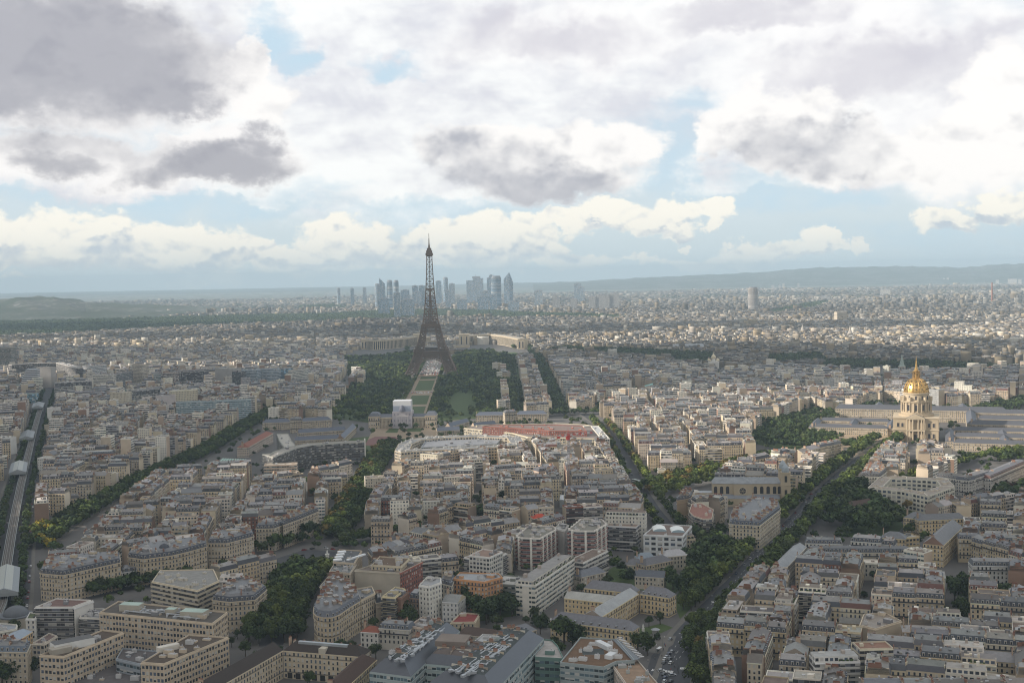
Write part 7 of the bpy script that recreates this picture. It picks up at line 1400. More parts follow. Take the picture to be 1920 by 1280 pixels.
def crown_mesh(k, col):
    V, F, Cc = CROWNS[k]; mb = MB(); mb.stamp(V, F, 'leaves', (np.array(col)[None, None]*Cc[None, :, None]), [(0, 0, 0)], [(1, 1, 1)], [0.0]); o = mb.build('crown'); me = o.data; bpy.data.objects.remove(o); return me
COLS = GREEN + [(0.085, 0.105, 0.025), (0.115, 0.085, 0.030), (0.17, 0.135, 0.02), (0.075, 0.035, 0.02), (0.030, 0.047, 0.018)]
CM = {}
def cmesh(k, ci):
    if (k, ci) not in CM: CM[(k, ci)] = crown_mesh(k, COLS[ci])
    return CM[(k, ci)]
def _trunk(mb):
    mb.bar((0, 0, 0), (0, 0, .45), .045, 'bark', (0, 0, 0), 7, .03)
    for k in range(5):
        a = k*1.3; mb.bar((0, 0, .36+.03*k), (.26*cos(a), .26*sin(a), .62+.04*k), .02, 'bark', (0, 0, 0), 5, .008)
TRM = shared('trunk', _trunk)
TREES = []       # x, y, radius, height, colour index, shape
def T_add(x, y, r, h=None, ci=None, k=None, force=False):
    if not force and TK.hit(TK.corners(x, y, 0, r*.7, r*.7), .3) : return
    TREES.append((x, y, r, h or r*2.1+R.uniform(-1, 1.5), R.choice([0, 1, 1, 2, 3, 4]) if ci is None else ci, R.randrange(4) if k is None else k))
def tree_line(s, step, r, off=0.0, cols=None, skip=.05, jitter=.9, force=True):
    g = poly_px(s)
    for i in range(len(g)-1):
        (ax, ay), (bx, by) = g[i], g[i+1]; L = hypot(bx-ax, by-ay); n = max(1, int(L/step)); an = atan2(by-ay, bx-ax)
        for j in range(n):
            if R.random() < skip: continue
            t = (j+.5)/n; x = ax+(bx-ax)*t-sin(an)*off+R.uniform(-jitter, jitter); y = ay+(by-ay)*t+cos(an)*off+R.uniform(-jitter, jitter)
            rr_ = r*R.uniform(.8, 1.2); T_add(x, y, rr_, None, R.choice(cols) if cols else None, force=force)
def tree_area(g, step, r, dens=1.0, cols=None, hmul=1.0):
    xs = [p[0] for p in g]; ys = [p[1] for p in g]; y = min(ys)
    while y < max(ys):
        x = min(xs)
        while x < max(xs):
            px, py = x+R.uniform(-.4, .4)*step, y+R.uniform(-.4, .4)*step
            if inside(px, py, g) and R.random() < dens: rr_ = r*R.uniform(.75, 1.3); T_add(px, py, rr_, rr_*2.1*hmul+R.uniform(-1, 2), R.choice(cols) if cols else None)
            x += step
        y += step
mix_ = [0, 1, 2, 3, 4, 5]
for off in (-11, -4.5, 4.5, 11): tree_line(AV['left'][0], 8.5, 5.2, off, [0, 1, 2, 3, 4, 9])
tree_line('62,1012 80,1000 104,1010', 7, 6.5, 0, [7, 5, 5]); tree_line('70,1022 100,1030', 8, 5.5, 0, [5, 7]); tree_line('60,1005 95,995', 9, 5, 0, [0, 1])
for off in (-15, -7.5, 0, 7.5, 14): tree_line(AV['saxe'][0], 8.5, 6.4, off, [0, 1, 2, 3, 5])
for off in (-12, -7, -3): tree_line(AV['saxe_up'][0], 8.5, 5.2, off, [0, 1, 4, 2]); tree_line(AV['saxe_up'][0], 8.5, 5.2, -off, [1, 3, 0, 5, 6])
for off in (-9.5, 9.5): tree_line('1262,1000 1235,965 1215,935', 8, 5.2, off, mix_)
tree_line('1175,900 1167,880 1150,845 1130,812 1110,790', 8, 5.5, 1, [0, 1, 3, 5, 6]); tree_line('1210,902 1198,880 1183,858 1160,822 1135,795', 8, 5.5, -1, [1, 5, 5, 6, 3])
for off in (-11, -4, 4, 11): tree_line(AV['bret'][0], 9, 5.2, off, [5, 3, 6, 5, 1] if off < 0 else [0, 4, 6, 3])
for off in (-3.5, 3.5): tree_line(AV['breteuil_low'][0], 8, 5.2, off, [5, 3, 5, 1])
for off in (-11.5, -17): tree_line(AV['inval'][0], 8.5, 6.0, off, [0, 1, 3, 3, 4]); 
for off in (11.5, 17.0): tree_line('1325,1150 1390,1085 1430,1040 1480,990 1530,935 1580,890 1630,850 1668,825', 8.5, 6.0, off, [0, 1, 3, 3, 5])
tree_line('1283,1235 1290,1190 1305,1165', 8, 6, -3, [0, 1, 3]); tree_line('1303,1240 1325,1225 1335,1240', 9, 5.5, 0, [6, 5, 1])
for off in (-11, 11): tree_line(AV['rail'][0], 9, 4.3, off, [0, 2, 4, 9, 1])
for off in (-7, -2, 3, 7): tree_line(AV['lower_left'][0], 7, 5.4, off, [0, 2, 4, 9])
for off in (-4, 4): tree_line(AV['square_r'][0], 8, 5.0, off, [0, 2, 4])
tree_line('478,1046 500,1036 530,1030 552,1022 575,1018', 8, 6.5, 0, [0, 2, 4, 9]); tree_line('470,1036 505,1026 540,1018', 9, 5.5, 0, [0, 2, 4]); T_add(*at(580, 1016), 8.5, 20, 9, force=True); tree_line('602,1012 630,1012 650,1030 665,1022', 9, 6, 0, [0, 2, 9, 4])
for off in (-9, -3, 3, 9): tree_line(AV['bosquet'][0], 9, 5.2, off, [0, 1, 2])
for off in (-9, -1, 7): tree_line(AV['cross'][0], 8.5, 5.4, off, [0, 1, 2, 4])
for off in (-5, 4): tree_line(AV['right_green'][0], 8.5, 5.4, off, [5, 3, 5, 1]); tree_line(AV['rapp'][0], 9, 4.5, off, [0, 1, 2])
champ_axis = [at(770, 787), at(822, 662)]
for k, (g, dn) in PARKS.items():
    if dn <= 0: continue
    if k == 'champ':
        xs = [p[0] for p in g]; ys = [p[1] for p in g]; y = min(ys)
        while y < max(ys):
            x = min(xs)
            while x < max(xs):
                px, py = x+R.uniform(-3, 3), y+R.uniform(-3, 3)
                dax = seg_dist(px, py, *champ_axis); u, v, d = proj(px, py, 8); lawn = 31 if v > 705 else 50
                if inside(px, py, g) and dax > lawn and R.random() < .93 and sin(px/31+1)*sin(py/47)+.35*sin(px/13+py/17) < .78 and not (865 < u < 880 and 750 < v < 790) and not (845 < u < 890 and v > 735 and v < 762): rr_ = R.uniform(3.6, 7.8); T_add(px, py, rr_, rr_*1.8+R.uniform(0, 5), R.choice([0, 1, 2, 4, 3, 9, 3, 5]))
                x += 12
            y += 12
    elif k.startswith('tower'): tree_area(g, 11, 7.2, .95, [0, 1, 2, 4, 5])
    elif k in ('dark', 'dark2', 'dark3', 'dark4'): tree_area(g, 9.5, 7.2, .96, [0, 2, 4, 9, 9, 1, 9], 1.05)
    elif k.startswith('quay'): tree_area(g, 10, 6.2, .97, [0, 2, 4])
    else: tree_area(g, 8.2, 5.0, dn, [0, 2, 4, 9, 1])
# edges of clipped hedge-like rows on the long lawn
for o_ in (-27, 27): 
    g0, g1 = champ_axis; an = atan2(g1[1]-g0[1], g1[0]-g0[0])
    L = hypot(g1[0]-g0[0], g1[1]-g0[1]); n = int(L/8)
    for j in range(n):
        t = j/n; x = g0[0]+(g1[0]-g0[0])*t-sin(an)*o_; y = g0[1]+(g1[1]-g0[1])*t+cos(an)*o_
        if R.random() < .85 and proj(x, y, 5)[1] < 790 and not TK.hit(TK.corners(x, y, 0, 4, 4), .2): TREES.append((x, y, 4.6, 8.5, R.choice([1, 5, 3, 1]), R.randrange(4)))
# single trees seen in the photo
for px, py, r, c, k in [(1058, 1212, 9.5, 0, 0), (1082, 1215, 7, 2, 1), (1145, 1205, 5, 3, 4), (1196, 1222, 6, 1, 2), (1172, 1212, 5.5, 1, 3), (1214, 1228, 6.5, 0, 1), (1045, 1238, 6, 0, 2), (750, 1170, 8, 0, 1), (765, 1175, 7, 0, 2), (742, 1172, 6, 2, 3), (1020, 1176, 5, 9, 4), (1005, 1172, 4, 9, 4), (1010, 1105, 5, 9, 4), (1205, 1196, 2.2, 9, 4), (1212, 1196, 2.2, 9, 4), (1233, 1198, 2.4, 9, 4), (1455, 1075, 5, 1, 0),
                       (1540, 1085, 6, 2, 0), (1558, 1078, 7, 0, 1), (1660, 1112, 7, 9, 2), (1680, 1108, 7.5, 0, 0), (1698, 1098, 6, 2, 1), (1790, 1130, 8.5, 9, 0), (1812, 1132, 10, 9, 1), (1830, 1125, 8, 0, 2), (1765, 1190, 6, 2, 3), (1758, 1172, 6, 2, 1), (1885, 1140, 8, 9, 0), (1900, 1135, 7, 2, 1), (1720, 1000, 7, 9, 0), (1704, 1004, 6, 1, 1), (1700, 960, 6, 6, 2), (1740, 965, 5, 8, 3), (1650, 975, 8, 6, 0), (1890, 930, 8, 8, 1), (1480, 905, 7, 9, 0), (1498, 930, 7, 2, 1), (1475, 955, 6, 1, 2), (1505, 945, 5, 9, 3), (1150, 1072, 5, 0, 1), (1165, 1078, 5, 2, 2), (1158, 1062, 4, 1, 0), (1180, 1085, 5, 9, 1), (1172, 1095, 6, 0, 2), (1185, 1100, 6, 2, 3), (1200, 1098, 5, 1, 0), (1222, 1090, 5, 9, 1), (1240, 1098, 6, 0, 0), (1255, 1088, 6, 2, 1), (1262, 1105, 7, 0, 2), (1128, 1062, 4, 2, 3), (1142, 1050, 4, 0, 0), (1120, 1080, 4, 9, 1), (1240, 1065, 5, 0, 2), (1100, 1065, 4, 1, 3), (875, 1150, 7, 0, 0), (895, 1160, 8, 9, 1), (925, 1150, 7, 2, 2), (862, 1035, 5, 9, 1), (5, 1290, 8, 9, 0), (25, 1285, 9, 9, 1), (50, 1275, 6, 9, 2), (68, 1250, 4, 2, 3), (880, 1140, 9, 9, 1), (912, 1170, 9, 9, 2), (938, 1160, 9, 9, 3), (960, 1155, 7, 9, 0), (900, 1128, 6, 4, 1), (520, 775, 6, 2, 1), (700, 815, 5, 1, 2), (678, 812, 5, 1, 3), (668, 808, 5, 0, 0), (820, 800, 5, 1, 1), (828, 803, 5, 1, 0), (985, 800, 6, 1, 2), (1072, 795, 6, 3, 2), (1062, 790, 5, 5, 3), (848, 775, 4, 1, 2)]:
    x, y = at(px, py); T_add(x, y, r, r*2.3 if k == 4 else None, c, k, force=True)
for k in range(6000):
    D = 620+R.random()**.7*2100; x = R.uniform(-.45, .45)*D; r_ = R.uniform(2.6, 4.8)
    if not TK.hit(TK.corners(x, D, 0, r_*1.7, r_*1.7), .2) and not in_park(x, D): TREES.append((x, D, r_, r_*2.1+1, R.choice([0, 1, 2, 4, 9]), R.randrange(4)))
TREES = [t for t in TREES if -40 < proj(t[0], t[1], 8)[0] < 1960]
TREES.sort(key=lambda t: t[0]**2+t[1]**2)
TCOL = {0: 'dark green', 1: 'green', 2: 'deep green', 3: 'light green', 4: 'dull green', 5: 'yellow-green', 6: 'brownish', 7: 'golden yellow', 8: 'dark red', 9: 'very dark green'}
ntree = 0; REST = []
for (x, y, r, h, ci, k) in TREES:
    u, v, d = proj(x, y, h*.7)
    if ntree < 296 and -15 < u < 1935 and v < 1292:
        root = empty('tree', (x, y, 0), R.uniform(0, 6.28)); c = inst(cmesh(k, ci), 'crown', root, (0, 0, h-r*(.85 if k < 4 else 1.45)), 0, (r, r, r)); inst(TRM, 'trunk', root, (0, 0, 0), 0, (h*.8, h*.8, h*.95))
        ntree += 1; AUTO.append((root, TCOL[ci]+(' rounded tree' if k < 4 else ' narrow pointed tree'), x, y, 'tree'))
    else: REST.append((x, y, r, h, ci, k))
print('trees', len(TREES), 'things', ntree)
MT = MB()
LOD = [crown_data(20+s, 9, 14, .15, .85) for s in range(3)]; LODF = [crown_data(30+s, 5, 7, .24, .85) for s in range(3)]
for far, L_, lo, hi in ((0, LOD, 0, 2300), (1, LODF, 2300, 1e9)):
    for s in range(3):
        sel = [t for i, t in enumerate(REST) if i % 3 == s and lo <= hypot(t[0], t[1]) < hi]
        if not sel: continue
        V, F, Cc = L_[s]; col = np.array([COLS[t[4]] for t in sel]); jitc = np.random.RandomState(s).uniform(.7, 1.7, (len(sel), 1, 1))
        MT.stamp(V, F, 'leaves', col[:, None, :]*Cc[None, :, None]*jitc, [(t[0], t[1], t[3]-t[2]*.85) for t in sel], [(t[2],)*3 for t in sel], [i*1.7 for i in range(len(sel))])
o = MT.build('distant_trees'); tag(o, 'dark green tree tops of the avenues and parks in the middle distance', 'trees', None, 'stuff')
# woods far off
WD = MB(); rr = np.random.RandomState(9); P = []
for s in WOODS:
    g = ccw(poly_px(s)); xs = [p[0] for p in g]; ys = [p[1] for p in g]; y = min(ys)
    while y < max(ys):
        x = min(xs); st = 17+y*.0012
        while x < max(xs):
            px, py = x+rr.uniform(-8, 8), y+rr.uniform(-8, 8)
            if inside(px, py, g): P.append((px, py, rr.uniform(5, 9)))
            x += st
        y += st
# scattered far tree groups between the far houses
for k in range(5200):
    D = 3000+rr.rand()**.8*9500; x = rr.uniform(-.46, .46)*D
    if rr.rand() < .35+.6*(sin(x/500+D/900)*.5+.5) and D > 5500 or rr.rand() < .12: P.append((x, D, rr.uniform(6, 9)))
V, F, Cc = LODF[0]; P = np.array(P); n = len(P); g = np.array([(0.045, 0.066, 0.024), (0.055, 0.075, 0.026), (0.038, 0.058, 0.024)])[rr.randint(0, 3, n)]*rr.uniform(.75, 1.3, (n, 1))
V6 = V; sc = rr.uniform(9, 13, n)+P[:, 1]*.0004
WD.stamp(V6, F, 'leaves', g[:, None, :]*Cc[None, :, None], P, np.stack([sc, sc, sc*.8], 1), rr.uniform(0, 6, n)); print('wood', n)
o = WD.build('forest'); tag(o, 'band of dark green woodland beyond the rooftops', 'forest', None, 'stuff')
# ---------------------------------------------------------------- ground, roads, lawns
def flat(name, polys, m, z, label=None, kind='structure', col=(0.2, 0.2, 0.2)):
    mb = MB()
    for p in polys:
        p = ccw(p); mb.face([(x, y, z) for x, y in p], m, col)
    o = mb.build(name)
    # (outlines may be concave: let Blender cut them into triangles)
    o['kind'] = kind; tag(o, label, None); return o
def strip(s, hw, off=0.0):
    g = poly_px(s) if isinstance(s, str) else s; L = []; Rr = []
    for i in range(len(g)):
        a = g[max(0, i-1)]; b = g[min(len(g)-1, i+1)]; l = hypot(b[0]-a[0], b[1]-a[1]); n = (-(b[1]-a[1])/l, (b[0]-a[0])/l)
        L.append((g[i][0]+n[0]*(off+hw), g[i][1]+n[1]*(off+hw))); Rr.append((g[i][0]+n[0]*(off-hw), g[i][1]+n[1]*(off-hw)))
    return [[Rr[i], Rr[i+1], L[i+1], L[i]] for i in range(len(g)-1)]
mb = MB(); Rg = 24500.0; rings = [0, 300, 1500, 4000, 9000, 16000, Rg]; n = 64
for i in range(len(rings)-1):
    for k in range(n):
        a0, a1 = 2*pi*k/n, 2*pi*(k+1)/n; r0, r1 = rings[i], rings[i+1]
        q = [(r0*cos(a0), r0*sin(a0), 0), (r1*cos(a0), r1*sin(a0), 0), (r1*cos(a1), r1*sin(a1), 0), (r0*cos(a1), r0*sin(a1), 0)]
        mb.face(q if r0 else q[1:]+[(0, 0, 0)], 'city_ground', (0.2, 0.2, 0.2))
o = mb.build('ground'); o['kind'] = 'structure'
def hills():
    for nm, prof, D, dep in (('far_ridge', [(-150, 554), (0, 553), (100, 552), (240, 549), (360, 547), (480, 544.5), (600, 541), (700, 539), (800, 536), (900, 531.5), (1000, 530), (1100, 528), (1200, 525), (1300, 521), (1400, 518), (1600, 514), (2000, 505)], 24000, 5000),
                             ('hills', [(1000, 532), (1080, 528), (1160, 523), (1240, 519), (1330, 515), (1420, 511), (1480, 506), (1530, 502), (1600, 501), (1680, 499.5), (1760, 500.5), (1800, 502), (1830, 500), (1860, 496.5), (1900, 495), (1980, 495)], 19500, 4200),
                             ('hill', [(-160, 566), (-60, 566), (0, 562.5), (30, 558), (60, 556.5), (100, 557), (125, 560), (145, 562), (165, 566.5), (190, 568), (240, 569.5), (300, 572), (380, 576), (460, 580)], 8500, 1700)):
        mb = MB(); cols = []
        px = prof[0][0]
        while px <= prof[-1][0]:
            for i in range(len(prof)-1):
                if prof[i][0] <= px <= prof[i+1][0]:
                    t = (px-prof[i][0])/(prof[i+1][0]-prof[i][0]); t2 = t*t*(3-2*t); py = prof[i][1]*(1-t2)+prof[i+1][1]*t2; break
            py += sin(px*.13)*.25+sin(px*.41+1)*.2; r = ray(px, py); h = max(2.0, CAM_Z+r[2]*(D/r[1])); row = []
            for s in range(-7, 8):
                q = s/7; y = D+q*dep; hh = h*(0.5+0.5*cos(pi*q))*(1+.10*sin(px*.09+s*1.3)*(abs(q) > .1)); rx = r[0]*(D/r[1]); row.append((rx*(y/D), y, hh-3.0*(abs(s) == 7)))
            cols.append(row); px += 10
        for i in range(len(cols)-1):
            for s in range(14): mb.face([cols[i][s], cols[i+1][s], cols[i+1][s+1], cols[i][s+1]], 'hill_cover', (0.1, 0.1, 0.1))
        o = mb.build(nm, smooth=True); o['kind'] = 'structure'
    # two masts on the left hill and houses on the slopes
    for px, lab in ((49, 'left thin mast on the wooded hill'), (55, 'right thin mast on the wooded hill')):
        r = ray(px, 556); x, y = r[0]*8500/r[1], 8500; z = CAM_Z+r[2]*8500/r[1]; m = MB(); m.bar((0, 0, -5), (0, 0, 17), 1.6, 'metal', (0.4, 0.4, 0.42), 4, .8); m.build('mast', origin=None).location = (x, y, z)
        o = [q for q in C.objects if q.name.startswith('mast')][-1]; tag(o, lab, 'mast')
hills()
kerb = MB()
road_polys = []; pave = []
for k, hw in (('left', 7), ('saxe', 7.5), ('saxe_up', 4.0), ('mid', 6.5), ('bret', 3), ('inval', 9.0), ('rail', 17), ('rail_far', 10), ('lower_left', 7), ('square_r', 7), ('bosquet', 5), ('cross', 9), ('rapp', 5)):
    o = flat('road', strip(AV[k][0], hw), 'asphalt', 0.020+0.004*(len(road_polys) % 7)); road_polys.append(o)
    if k in ('saxe', 'inval', 'mid', 'left', 'saxe_up', 'rail'):
        m = MB()
        for s in (-1, 1):
            for p in strip(AV[k][0], 1.8 if k != 'rail' else 1.2, s*(hw+1.9)): m.prism(ccw(p), 0.0, 0.14+.003*len(pave), 'pavement', (0.2, 0.2, 0.2))
        q = m.build('pavement'); q['kind'] = 'structure'; pave.append(q)
flat('square_road', [poly_px('470,1062 520,1046 570,1030 625,1033 672,1044 640,1062 600,1075 545,1092 520,1110 500,1100')], 'asphalt', 0.052)
flat('square_path', [poly_px('556,1074 575,1058 600,1046 640,1042 668,1048 650,1062 620,1078 580,1084')], 'earth', 0.058)
flat('square_lawn', [poly_px('572,1070 590,1057 612,1051 640,1050 650,1054 630,1066 600,1074')], 'grass', 0.064)
flat('junction_road', [poly_px('1198,1300 1222,1228 1262,1196 1300,1200 1345,1235 1350,1300')], 'asphalt', 0.056)
flat('courtyard_path', [poly_px('1212,1212 1228,1190 1268,1192 1262,1208 1235,1225 1218,1222')], 'pavement', 0.062)
flat('courtyard_lawn', [poly_px('1192,1180 1240,1168 1262,1176 1240,1186 1200,1190')], 'grass', 0.066)
flat('forecourt', [poly_px('1497,818 1545,800 1600,805 1665,812 1700,826 1680,846 1640,852 1590,856 1560,838')], 'earth', 0.05)
flat('forecourt_lawn', [poly_px('1598,832 1625,825 1660,828 1640,836 1610,838')], 'grass', 0.056); flat('forecourt_road', [poly_px('1582,838 1640,842 1625,850 1580,848')], 'pavement', 0.060)
flat('garden_lawn', [poly_px('1110,1090 1150,1062 1260,1062 1290,1100 1262,1112 1195,1105')], 'grass', 0.030)
flat('garden_lawn', [poly_px('1500,815 1540,806 1590,812 1560,822')], 'grass', 0.062)
flat('running_track', [poly_px('684,834 690,824 704,818 742,818 750,823 744,833 715,838')], 'track', 0.05); flat('sports_field', [poly_px('640,846 652,822 745,812 770,822 745,846 700,856')], 'grass', 0.044)
flat('school_court', [poly_px('690,824 700,801 815,800 845,812 830,822 770,822')], 'earth', 0.046); flat('court_lawn', [poly_px('722,811 730,803 748,803 745,811'), poly_px('762,809 765,802 788,802 790,809')], 'grass', 0.056)
g0, g1 = champ_axis; an = atan2(g1[1]-g0[1], g1[0]-g0[0])
def AX(t, o): return (g0[0]+(g1[0]-g0[0])*t-sin(an)*o, g0[1]+(g1[1]-g0[1])*t+cos(an)*o)
flat('long_path', [[AX(-.05, -29), AX(1.1, -29), AX(1.1, 29), AX(-.05, 29)]], 'earth', 0.048)
flat('long_lawn', [[AX(a, -17), AX(b, -17), AX(b, 17), AX(a, 17)] for a, b in ((.02, .12), (.14, .24), (.30, .44), (.46, .50))], 'grass', 0.056)
flat('plaza', [[AX(.54, -45), AX(1.0, -45), AX(1.0, 45), AX(.54, 45)]], 'pavement', 0.062)
flat('park_ground', [PARKS['champ'][0]], 'grass', 0.012); flat('park_ground', [PARKS['dark'][0]], 'grass', 0.012); flat('park_ground', [PARKS['gard3'][0]], 'grass', 0.012); flat('park_ground', [PARKS['inv_l'][0]], 'grass', 0.012); flat('park_ground', [PARKS['dark2'][0]], 'grass', 0.012)
flat('river', [poly_px('1000,652 1925,676 1925,683 1000,658'), poly_px('500,655 640,648 640,653 500,661')], 'dark_glass', 0.03, col=(0.10, 0.12, 0.12))
# markings: zebra crossings and lane lines
mk = MB()
def zebra(px0, py0, px1, py1, n, L=3.6):
    a, b = at(px0, py0), at(px1, py1); an = atan2(b[1]-a[1], b[0]-a[0])
    for i in range(n):
        t = (i+.5)/n; mk.face([ID(a[0]+(b[0]-a[0])*t, a[1]+(b[1]-a[1])*t, 0.075, an)(q) for q in ((-.28, -L/2, 0), (.28, -L/2, 0), (.28, L/2, 0), (-.28, L/2, 0))], 'line_paint', (0.7, 0.7, 0.7))
zebra(1222, 1255, 1262, 1259, 16); zebra(1275, 1252, 1304, 1254, 11); zebra(1334, 1128, 1352, 1128, 8); zebra(1018, 1160, 1034, 1160, 8); zebra(640, 1014, 660, 1013, 8); zebra(1218, 917, 1226, 920, 5, 6)
for o_ in (0.0,):
    g = poly_px('1262,1235 1290,1190 1325,1150 1390,1085 1430,1040 1480,990 1530,935 1580,890 1630,850')
    for i in range(len(g)-1):
        (ax, ay), (bx, by) = g[i], g[i+1]; L = hypot(bx-ax, by-ay); a_ = atan2(by-ay, bx-ax); n = int(L/9)
        for j in range(n):
            t = (j+.5)/n
            for oo in (-3.2, 0, 3.2): mk.face([ID(ax+(bx-ax)*t-sin(a_)*oo, ay+(by-ay)*t+cos(a_)*oo, 0.078, a_)(q) for q in ((-1.8, -.09, 0), (1.8, -.09, 0), (1.8, .09, 0), (-1.8, .09, 0))], 'line_paint', (0.7, 0.7, 0.7))
o = mk.build('road_marking'); o['kind'] = 'structure'
# ---------------------------------------------------------------- monument, statue, tennis roofs
x, y = at(614, 1053); r = empty('monument', (x, y, 0)); tag(r, 'white marble monument with figures round a tall pedestal on the round lawn', 'monument'); MW = (0.62, 0.61, 0.58)
m = MB(); m.lathe(ID(), [(4.6, 0), (4.6, .6), (3.8, .6), (3.8, 1.4), (3.0, 1.5), (2.7, 2.6)], 'paint', MW, 12); m.build('base', r); m = MB(); m.box(ID(), -1.3, 1.3, -1.3, 1.3, 2.6, 6.2, 'paint', MW); m.box(ID(), -1.6, 1.6, -1.6, 1.6, 6.2, 6.6, 'paint', MW, faces='FBLRTD'); m.build('pedestal', r)
def figure(par, x, y, z, s=1.0, name='statue', c=MW):
    m = MB(); m.lathe(ID(x, y), [(.62*s, z), (.55*s, z+.7*s), (.38*s, z+1.5*s), (.42*s, z+2.1*s), (.16*s, z+2.45*s), (.2*s, z+2.6*s), (.2*s, z+2.85*s), (.02, z+3.0*s)], 'paint', c, 10); m.bar((x-.4*s, y, z+2*s), (x-.55*s, y-.5*s, z+1.2*s), .13*s, 'paint', c, 6); m.bar((x+.4*s, y, z+2*s), (x+.6*s, y-.4*s, z+1.3*s), .13*s, 'paint', c, 6); return m.build(name, par)
figure(r, 0, 0, 6.6, 1.1)
for k in range(5): a = k*1.256; figure(r, 3.0*cos(a), 3.0*sin(a), 1.4, .85)
lm('the round square', 610, 1060)
x, y = at(1206, 1183); r = empty('garden_statue', (x, y, 0)); tag(r, 'small white statue on a plinth in the convent forecourt', 'statue'); m = MB(); m.box(ID(), -.8, .8, -.8, .8, 0, 2.0, 'paint', MW); m.build('plinth', r); figure(r, 0, 0, 2.0)
x, y = at(1229, 1187); r = empty('kiosk', (x, y, 0)); tag(r, 'small round kiosk with a pale roof by the convent gate', 'kiosk'); m = MB(); m.lathe(ID(), [(2.2, 0), (2.2, 2.6)], 'paint', (0.3, 0.3, 0.28), 8); m.build('wall', r); m = MB(); m.lathe(ID(), [(3.0, 2.6), (.1, 3.8)], 'zinc_roof', (0.34, 0.36, 0.38), 8); m.build('roof', r)
g = [at(px, py, 4) for px, py in ((390, 884), (418, 860), (464, 862), (455, 886))]; cx = sum(p[0] for p in g)/4; cy = sum(p[1] for p in g)/4; r = empty('tennis_hall', (cx, cy, 0)); tag(r, 'tennis court hall with pale green and dark striped sloping roofs', 'sports hall')
for i in range(10):
    t0, t1 = i/10, (i+.55)/10; m = MB()
    def PP(t, s): return tuple(((g[0][j]*(1-t)+g[3][j]*t)*(1-s)+(g[1][j]*(1-t)+g[2][j]*t)*s)-(cx, cy)[j] for j in (0, 1))
    m.prism(ccw([PP(t0, 0), PP(t1, 0), PP(t1, 1), PP(t0, 1)]), 0, 5+.01*i, 'paint', (0.38, 0.56, 0.48)); m.build('roof_stripe', r)
m = MB(); m.prism(ccw([PP(0, .02), PP(1, .02), PP(1, .98), PP(0, .98)]), 0, 4.2, 'render_wall', (0.10, 0.12, 0.11)); m.build('hall', r)
